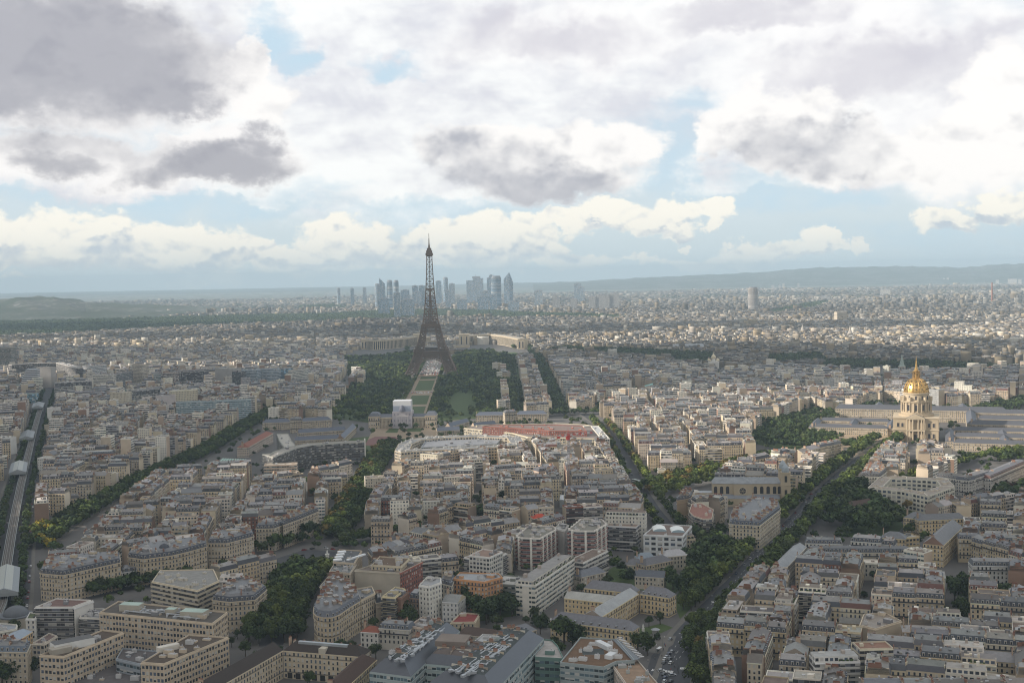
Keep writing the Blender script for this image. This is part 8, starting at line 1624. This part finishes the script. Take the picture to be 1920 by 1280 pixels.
# ---------------------------------------------------------------- elevated railway
def viaduct():
    g = poly_px('-70,1300 2,1130 12,1060 20,1010 30,955 40,905 50,865 62,815 72,778 80,755', 7.0); r = empty('railway_viaduct', (g[1][0], g[1][1], 0)); tag(r, 'elevated metro railway on stone and iron piers running up the left boulevard', 'viaduct'); ox, oy = g[1]
    L = [(x-ox, y-oy) for x, y in g]
    pts = []
    for i in range(len(L)-1):
        n = max(2, int(hypot(L[i+1][0]-L[i][0], L[i+1][1]-L[i][1])/14))
        for j in range(n): t = j/n; pts.append((L[i][0]+(L[i+1][0]-L[i][0])*t, L[i][1]+(L[i+1][1]-L[i][1])*t))
    pts.append(L[-1]); m = MB(); rl = MB(); gd = MB(); lv = 0
    for i in range(len(pts)-1):
        a, b = pts[i], pts[i+1]; an = atan2(b[1]-a[1], b[0]-a[0]); ll = hypot(b[0]-a[0], b[1]-a[1]); T = ID(a[0], a[1], 0, an)
        m.box(T, 0, ll+.2, -3.6, 3.6, 5.6+.002*(i % 2), 6.9+.002*(i % 2), 'flat_roof', (0.10, 0.09, 0.08), faces='FBTD')
        for s in (-3.75, 3.75):
            gd.bar(T((0, s, 7.9)), T((ll, s, 7.9)), .16, 'metal', (0.28, 0.31, 0.31)); gd.bar(T((0, s, 6.3)), T((ll, s, 6.3)), .22, 'metal', (0.25, 0.28, 0.28))
            for q in range(4): gd.bar(T((ll*q/4, s, 6.3)), T((ll*(q+1)/4, s, 7.9)), .1, 'metal', (0.36, 0.39, 0.39)); gd.bar(T((ll*(q+1)/4, s, 6.3)), T((ll*q/4, s, 7.9)), .1, 'metal', (0.36, 0.39, 0.39))
        for s in (-2.5, -1.05, 1.05, 2.5): rl.bar(T((0, s, 7.05)), T((ll, s, 7.05)), .09, 'metal', (0.42, 0.41, 0.39))
        if i % 2 == 0 and i < 98:
            for s in (-2.9, 2.9): p = MB(); p.bar(T((0, s, 0)), T((0, s, 5.6)), .5, 'metal', (0.34, 0.36, 0.36), 8); p.build('pier', r)
    m.build('deck', r); rl.build('rails', r); gd.build('girder', r)
    for k, ((px, py), (qx, qy), lab) in enumerate((((8, 1122), (17, 1040), 'nearest metro station with a pale ribbed glass roof at the left edge'), ((33, 892), (38, 868), 'metro station with a pale pitched glass roof halfway up the left boulevard'), ((49, 827), (55, 808), 'metro station with a grey pitched roof, third up the left boulevard'), ((70, 768), (74, 757), 'small far metro station with a grey roof at the top of the left boulevard'))):
        a, b = at(px, py, 7), at(qx, qy, 7); an = atan2(b[1]-a[1], b[0]-a[0]); ll = hypot(b[0]-a[0], b[1]-a[1]); ll = min(ll, 78); s_ = empty('metro_station', (a[0], a[1], 0), an); tag(s_, lab, 'metro station')
        m = MB(); m.box(ID(), 0, ll, -8.5, -4.2, 5.5, 9.2, 'dark_glass', (0.10, 0.11, 0.11), top='pavement'); m.box(ID(), 0, ll, 4.2, 8.5, 5.5, 9.2, 'dark_glass', (0.10, 0.11, 0.11), top='pavement'); m.build('platform', s_)
        m = MB(); m.face([(-1, -9.5, 11.0), (ll+1, -9.5, 11.0), (ll+1, 0, 14.5), (-1, 0, 14.5)], 'metal', (0.17, 0.19, 0.20)); m.face([(-1, 0, 14.5), (ll+1, 0, 14.5), (ll+1, 9.5, 11.0), (-1, 9.5, 11.0)], 'metal', (0.17, 0.19, 0.20)); m.build('roof', s_)
        m = MB(); c_ = (0.40, 0.42, 0.39) if k < 2 else (0.2, 0.215, 0.225)
        for i in range(int(ll/3)):
            x0 = 1+i*3; m.face([(x0, -5.2, 12.65), (x0+2.7, -5.2, 12.65), (x0+2.7, -.3, 14.45), (x0, -.3, 14.45)], 'paint', c_); m.face([(x0, .3, 14.45), (x0+2.7, .3, 14.45), (x0+2.7, 5.2, 12.65), (x0, 5.2, 12.65)], 'paint', c_)
        m.build('glazing', s_)
        m = MB(); m.box(ID(-1, 0), 0, .3, -9.3, 9.3, 8.8, 11, 'paint', (0.26, 0.28, 0.29)); m.face([(-1.2, -9.3, 11), (-1.2, 9.3, 11), (-1.2, 0, 14.4)], 'paint', (0.28, 0.30, 0.31)); m.build('gable', s_)
        for i in range(6):
            for s in (-8.9, 8.9): p = MB(); p.bar((ll*i/5.0, s, 0), (ll*i/5.0, s, 11), .3, 'metal', (0.34, 0.36, 0.36), 6); p.build('column', s_)
        lm(['the nearest metro station', 'the middle metro station', 'the third metro station', 'the far metro station'][k], (px+qx)/2, (py+qy)/2+12)
viaduct()
# ---------------------------------------------------------------- cars, a bus, lamps, people
CARC = [('white', (0.62, 0.62, 0.62)), ('silver', (0.42, 0.43, 0.44)), ('black', (0.02, 0.02, 0.022)), ('dark grey', (0.07, 0.075, 0.08)), ('white', (0.66, 0.66, 0.64)), ('dark blue', (0.03, 0.04, 0.09)), ('red', (0.30, 0.03, 0.03))]
def car_body(c, van=0):
    def fn(mb):
        L, W, H = (5.0, 1.9, 1.9) if van else (4.3, 1.75, .82)
        pr = [(-L/2, .25), (-L/2, .62), (-L/2+.1, .8), (-L/2+1.0 if not van else -L/2+.1, H), (L/2-.9, H), (L/2-.1, .78), (L/2, .6), (L/2, .25)] if van else [(-L/2, .25), (-L/2-.0, .65), (-L/2+.12, .82), (L/2-1.3, .86), (L/2-.1, .72), (L/2, .55), (L/2, .25)]
        n = len(pr)
        for i in range(n):
            a, b = pr[i], pr[(i+1) % n]; mb.face([(a[0], -W/2, a[1]), (b[0], -W/2, b[1]), (b[0], W/2, b[1]), (a[0], W/2, a[1])], 'car_paint', c)
        mb.face([(p[0], -W/2, p[1]) for p in pr][::-1], 'car_paint', c); mb.face([(p[0], W/2, p[1]) for p in pr], 'car_paint', c)
    return fn
def car_cab(mb):
    W = .78; b = [(-1.9, .83), (1.0, .86)]; t = [(-1.35, 1.42), (.25, 1.45)]
    q = [(-1.95, -W-.05, .83), (1.05, -W-.05, .85), (1.05, W+.05, .85), (-1.95, W+.05, .83)]; r = [(-1.4, -W+.1, 1.42), (.3, -W+.1, 1.44), (.3, W-.1, 1.44), (-1.4, W-.1, 1.42)]
    for i in range(4): mb.face([q[i], q[(i+1) % 4], r[(i+1) % 4], r[i]], 'dark_glass', (0.03, 0.035, 0.04))
def car_roof(c):
    def fn(mb): mb.box(ID(), -1.42, .32, -.7, .7, 1.42, 1.48, 'car_paint', c)
    return fn
def wheel(mb):
    for s in (-1,): mb.bar((0, -.1, 0), (0, .1, 0), .32, 'paint', (0.02, 0.02, 0.02), 10)
ME_WH = shared('wheel', wheel); ME_CAB = shared('windows', car_cab); ME_BODY = {n: shared('body', car_body(c)) for n, c in CARC}; ME_RF = {n: shared('roof', car_roof(c)) for n, c in CARC}
NC = 0
def car(x, y, a, z=0.03):
    global NC
    n = R.choice(CARC)[0]; r = empty('car', (x, y, z), a); inst(ME_BODY[n], 'body', r, (0, 0, 0)); inst(ME_CAB, 'windows', r, (0, 0, 0)); inst(ME_RF[n], 'roof', r, (0, 0, 0))
    for i in (-1.35, 1.35):
        for j in (-.8, .8): inst(ME_WH, 'wheel', r, (i, j, .32))
    AUTO.append((r, n+' car', x, y, 'car')); NC += 1
def line_cars(s, off, n, jit_=1.0, rev=0):
    g = poly_px(s); seg = [hypot(g[i+1][0]-g[i][0], g[i+1][1]-g[i][1]) for i in range(len(g)-1)]; tot = sum(seg)
    for k in range(n):
        d = (k+R.uniform(.2, .8))/n*tot; i = 0
        while d > seg[i]: d -= seg[i]; i += 1
        t = d/seg[i]; a = atan2(g[i+1][1]-g[i][1], g[i+1][0]-g[i][0]); x = g[i][0]+(g[i+1][0]-g[i][0])*t-sin(a)*off; y = g[i][1]+(g[i+1][1]-g[i][1])*t+cos(a)*off; car(x, y, a+pi*rev)
for px, py in ((1245, 1243), (1247, 1236), (1250, 1232), (1254, 1227), (1260, 1222), (1256, 1236), (1258, 1243)): x, y = at(px, py); car(x, y, radians(62+R.uniform(-3, 3)), .06)
for px, py, a in ((1240, 1258, 10), (1245, 1265, 60), (1247, 1271, 62), (1261, 1266, 15), (1258, 1278, 60), (1246, 1278, 62), (1257, 1199, 62), (1297, 1192, 55), (1410, 1087, 45), (1483, 905, 10), (1500, 938, 50), (1521, 927, 50), (1490, 948, 40)): x, y = at(px, py); car(x, y, radians(a), .06)
line_cars('45,1125 48,1080 52,1040 56,1000 62,950 70,890 78,840 86,795', 0, 34); line_cars('38,1150 42,1110 48,1060', -4, 6); line_cars('30,1160 36,1120 44,1070', 2, 4); line_cars('5,1000 12,940 22,890 34,840 44,800', 0, 22); line_cars('58,1060 60,1010 64,960 70,900', 3, 9)
line_cars(AV['saxe_up'][0], 2.2, 9); line_cars(AV['saxe_up'][0], -2.2, 7, rev=1); line_cars('1225,955 1200,915 1184,880 1160,835', 2.5, 7); line_cars('1390,1085 1430,1040 1480,990 1530,935 1580,890', 6.5, 18); line_cars('1390,1085 1430,1040 1480,990 1530,935 1580,890', -8, 16, rev=1); line_cars('1390,1085 1430,1040 1480,990 1530,935 1580,890', -4, 5, rev=1); line_cars('565,1082 520,1095 505,1120', 3, 4); line_cars('560,1035 600,1028 640,1035', 3, 5); line_cars('508,1160 525,1135 545,1105', 0, 4)
# cars and people under the iron tower: far too small and many to count
CW = MB(); rr = np.random.RandomState(4); P = []
for k in range(900):
    t, o_ = rr.uniform(.52, 1.25), rr.uniform(-52, 52)
    if rr.rand() < .4: t = rr.choice([.535, .27, .56, .6, .64])+rr.uniform(-.006, .006)
    P.append((*AX(t, o_), .08))
cc = np.array([(.6, .6, .6), (.4, .1, .1), (.1, .1, .12), (.5, .5, .55), (.3, .3, .3), (.7, .7, .7)])[rr.randint(0, 6, len(P))]
bx = [(-.5, -.5, 0), (.5, -.5, 0), (.5, .5, 0), (-.5, .5, 0), (-.4, -.4, 1), (.4, -.4, 1), (.4, .4, 1), (-.4, .4, 1)]; bf = [(0, 1, 5, 4), (1, 2, 6, 5), (2, 3, 7, 6), (3, 0, 4, 7), (4, 5, 6, 7)]
CW.stamp(bx, bf, 'paint', cc, P, np.stack([rr.uniform(.8, 2.6, len(P)), rr.uniform(.8, 1.8, len(P)), rr.uniform(1.4, 1.9, len(P))], 1), rr.uniform(0, 3, len(P)))
o = CW.build('crowd'); tag(o, 'crowd of tiny people and vehicles on the ground under the iron tower', 'crowd', None, 'stuff')
x, y = at(1193, 904); r = empty('bus', (x, y, 0.05), radians(118)); tag(r, 'white bus on the road between the autumn trees', 'bus'); m = MB(); m.box(ID(), -6, 6, -1.25, 1.25, .4, 3.0, 'paint', (0.62, 0.64, 0.62)); m.build('body', r); m = MB(); m.box(ID(), -5.8, 6.03, -1.28, 1.28, 1.5, 2.5, 'dark_glass', (0.04, 0.05, 0.05), faces='FBLR'); m.build('windows', r); m = MB(); m.box(ID(), -5, 5, -1, 1, 3.0, 3.2, 'paint', (0.4, 0.5, 0.46)); m.build('roof', r)
for i in (-4, 4):
    for j in (-1.15, 1.15): inst(ME_WH, 'wheel', r, (i, j, .45), 0, (1.4, 1.4, 1.4))
def lamp(mb): mb.bar((0, 0, 0), (0, 0, 8.5), .13, 'metal', (0.12, 0.14, 0.13), 6, .07); mb.bar((0, 0, 8.5), (1.6, 0, 8.9), .06, 'metal', (0.12, 0.14, 0.13), 5)
ME_LP = shared('post', lamp); ME_LH = shared('lamp_head', lambda mb: mb.box(ID(1.9, 0), -.45, .45, -.16, .16, 8.8, 8.98, 'paint', (0.6, 0.6, 0.58)))
for px, py in ((1262, 1252), (1272, 1262), (1280, 1215), (1230, 1238), (1243, 1222), (1340, 1140), (1372, 1105), (1412, 1062), (1438, 1035), (1466, 1004), (1300, 1172), (505, 1112), (545, 1062), (640, 1020), (590, 1026)):
    x, y = at(px, py); r = empty('street_lamp', (x, y, .05), R.uniform(0, 6)); inst(ME_LP, 'post', r, (0, 0, 0)); inst(ME_LH, 'lamp_head', r, (0, 0, 0)); AUTO.append((r, 'tall thin street lamp', x, y, 'lamp'))
# bus shelter roof and people at the crossing
x, y = at(1236, 1222); r = empty('bus_shelter', (x, y, .05), radians(60)); tag(r, 'bus shelter with a bright white roof beside the queue of cars', 'bus shelter'); m = MB(); m.box(ID(), -2.4, 2.4, -.9, .9, 2.5, 2.75, 'paint', (0.7, 0.7, 0.7), faces='FBLRTD'); m.build('roof', r)
for i in (-2.2, 2.2): m = MB(); m.bar((i, .7, 0), (i, .7, 2.5), .08, 'metal', (0.3, 0.3, 0.3)); m.build('post', r)
m = MB(); m.box(ID(), -2.2, 2.2, .72, .78, .3, 2.3, 'dark_glass', (0.1, 0.12, 0.12)); m.build('glass_panel', r)
PC = [('dark coat', (0.03, 0.03, 0.04)), ('pale jacket', (0.45, 0.42, 0.38)), ('blue jacket', (0.06, 0.09, 0.2)), ('red top', (0.35, 0.05, 0.05)), ('grey coat', (0.2, 0.2, 0.2))]
def person(px, py, i, on=0.06):
    nm, c = PC[i % len(PC)]; x, y = at(px, py); r = empty('person', (x, y, on), R.uniform(0, 6.28)); s = .17 if i % 2 else .24
    bm_ = MB()
    for sd in (-1, 1):
        bm_.bar((sd*s*.5, sd*.09, 0.04), (sd*s*.25, sd*.09, .45), .055, 'paint', (0.05, 0.05, 0.07), 6, .065); bm_.bar((sd*s*.25, sd*.09, .45), (0, sd*.09, .88), .065, 'paint', (0.05, 0.05, 0.07), 6, .09); bm_.box(ID(sd*s*.5+.05, sd*.09), -.12, .12, -.05, .05, 0, .07, 'paint', (0.02, 0.02, 0.02))
        bm_.bar((0, sd*.22, 1.42), (-sd*s*.7, sd*.26, 1.12), .05, 'paint', c, 6, .042); bm_.bar((-sd*s*.7, sd*.26, 1.12), (-sd*s*1.1, sd*.24, .86), .042, 'paint', c, 6, .03); bm_.bar((-sd*s*1.1, sd*.24, .86), (-sd*s*1.25, sd*.24, .77), .035, 'paint', (0.45, 0.28, 0.2), 6, .02)
    bm_.lathe(ID(), [(.13, .84), (.17, .9), (.15, 1.1), (.2, 1.38), (.17, 1.47), (.06, 1.5), (.055, 1.56)], 'paint', c, 12); bm_.lathe(ID(), [(.055, 1.55), (.095, 1.62), (.1, 1.7), (.07, 1.78), (.0, 1.8)], 'paint', (0.45, 0.28, 0.2), 12)
    bm_.build('body', r); h = MB(); h.lathe(ID(-.01, 0), [(.108, 1.68), (.112, 1.74), (.08, 1.81), (0, 1.83)], 'paint', (0.05, 0.035, 0.025), 12); h.build('hair', r)
    AUTO.append((r, 'walking person in a '+nm, x, y, 'person'))
for i, (px, py) in enumerate(((1226, 1257), (1232, 1258), (1252, 1260), (1258, 1257), (1265, 1250), (1270, 1257), (1223, 1212), (1246, 1210), (1248, 1212), (1228, 1236), (1241, 1232), (1288, 1254), (1299, 1253), (1312, 1262), (1234, 1200), (1244, 1219), (1215, 1240), (1500, 935), (1512, 940))): person(px, py, i)
# ---------------------------------------------------------------- labels by what each thing stands beside
ORD = ['nearest', 'second', 'third', 'fourth', 'fifth', 'sixth', 'seventh', 'eighth', 'ninth', 'tenth', 'eleventh', 'twelfth', 'thirteenth', 'fourteenth', 'fifteenth', 'sixteenth', 'seventeenth', 'eighteenth', 'nineteenth', 'twentieth']
CATS = {'house': ('apartment building', 'rooftop houses of the quarter'), 'tree': ('tree', 'trees of the avenues and gardens'), 'car': ('car', 'cars on the streets'), 'lamp': ('street lamp', 'street lamps by the roads'), 'person': ('person', 'people on foot at the crossing'), 'far_tower': ('apartment block', 'small towers near the horizon')}
LMP = [(n, *proj(x, y, 10)[:2]) for n, x, y in LM]
buck = {}
for (o, look, x, y, kind) in AUTO:
    u, v, d = proj(x, y, 12 if kind == 'house' else 4)
    best = min(LMP, key=lambda L: (L[1]-u)**2+((L[2]-v)*1.6)**2); dx, dy = u-best[1], v-best[2]
    side = ('left of' if dx < 0 else 'right of') if abs(dx) > abs(dy)*1.2 else ('above' if dy < 0 else 'below')
    buck.setdefault((kind, look, best[0], side), []).append((hypot(dx, dy*1.6), o))
for (kind, look, lmk, side), L in buck.items():
    L.sort(key=lambda t: t[0]); cat, grp = CATS[kind]
    for i, (d, o) in enumerate(L):
        w = ORD[i] if i < 20 else 'farthest' if i == len(L)-1 else 'twenty-'+['first', 'second', 'third', 'fourth', 'fifth', 'sixth', 'seventh', 'eighth', 'ninth'][min(i-20, 8)]
        if len(L) == 1: lab = '%s %s %s' % (look, side, lmk)
        elif i == 0: lab = '%s %s %s, nearest' % (look, side, lmk)
        else: lab = '%s %s %s, %s nearest' % (look, side, lmk, w)
        if len(lab.split()) > 16: lab = lab.replace(' house with', ' house,', 1).replace(' corner building', ' corner')
        tag(o, lab, cat, grp)
# ---------------------------------------------------------------- air
m = bpy.data.materials.new('haze_air'); m.use_nodes = True; nt = m.node_tree; nt.nodes.clear()
pv = nt.nodes.new('ShaderNodeVolumePrincipled'); pv.inputs['Density'].default_value = HAZE; pv.inputs['Color'].default_value = (*HAZE_C, 1); pv.inputs['Anisotropy'].default_value = 0.0
ou = nt.nodes.new('ShaderNodeOutputMaterial'); nt.links.new(pv.outputs[0], ou.inputs['Volume'])
bx = MB(); a = 26000; zt = 345.0; T = ID()
q = [(-a, -a, -4.0), (a, -a, -4.0), (a, a, -4.0), (-a, a, -4.0)]; p = [(x, y, zt) for x, y, _ in q]
for f in ([q[0], q[3], q[2], q[1]], p, [q[0], q[1], p[1], p[0]], [q[1], q[2], p[2], p[1]], [q[2], q[3], p[3], p[2]], [q[3], q[0], p[0], p[3]]): bx.face(f, 'paint', (1, 1, 1))
hz = bx.build('haze'); hz.data.materials.clear(); hz.data.materials.append(m); hz['kind'] = 'stuff'; hz['label'] = 'thin blue haze over the whole city'
# ---------------------------------------------------------------- unseen low clouds added outside the frame to shade parts of the city
def shade_cloud(cx, cy, rx, ry, n, seed, H=1500.0):
    rr = np.random.RandomState(seed); ox = H/math.tan(SUN_EL)*sin(SUN_AZ); oy = H/math.tan(SUN_EL)*cos(SUN_AZ); V = []; F = []
    nu, nv = 10, 14; mb = MB(); tv = [(sin(pi*(i+.5)/nu)*cos(2*pi*j/nv), sin(pi*(i+.5)/nu)*sin(2*pi*j/nv), cos(pi*(i+.5)/nu)) for i in range(nu) for j in range(nv)]
    tf = [(i*nv+j, (i+1)*nv+j, (i+1)*nv+(j+1) % nv, i*nv+(j+1) % nv) for i in range(nu-1) for j in range(nv)]
    P = []; S = []
    for k in range(n):
        a = rr.uniform(0, 2*pi); q = sqrt(rr.rand()); r = rr.uniform(90, 210); P.append((cx+ox+rx*q*cos(a), cy+oy+ry*q*sin(a), H+rr.uniform(0, 60))); S.append((r, r*rr.uniform(.8, 1.2), r*rr.uniform(.3, .5)))
    mb.stamp(tv, tf, 'cloud_white', [(0.85, 0.85, 0.87)]*n, P, S, rr.uniform(0, 6, n)); o = mb.build('shade_cloud', smooth=True); o['kind'] = 'stuff'; o['label'] = 'unseen low clouds added to shade the city'
for i, c in enumerate(CLOUDS): shade_cloud(*c, 40+i)
scene.cycles.filter_width = 1.15
scene.cycles.volume_bounces = 1; scene.cycles.max_bounces = 5; scene.cycles.diffuse_bounces = 3; scene.cycles.glossy_bounces = 2; scene.cycles.transmission_bounces = 1
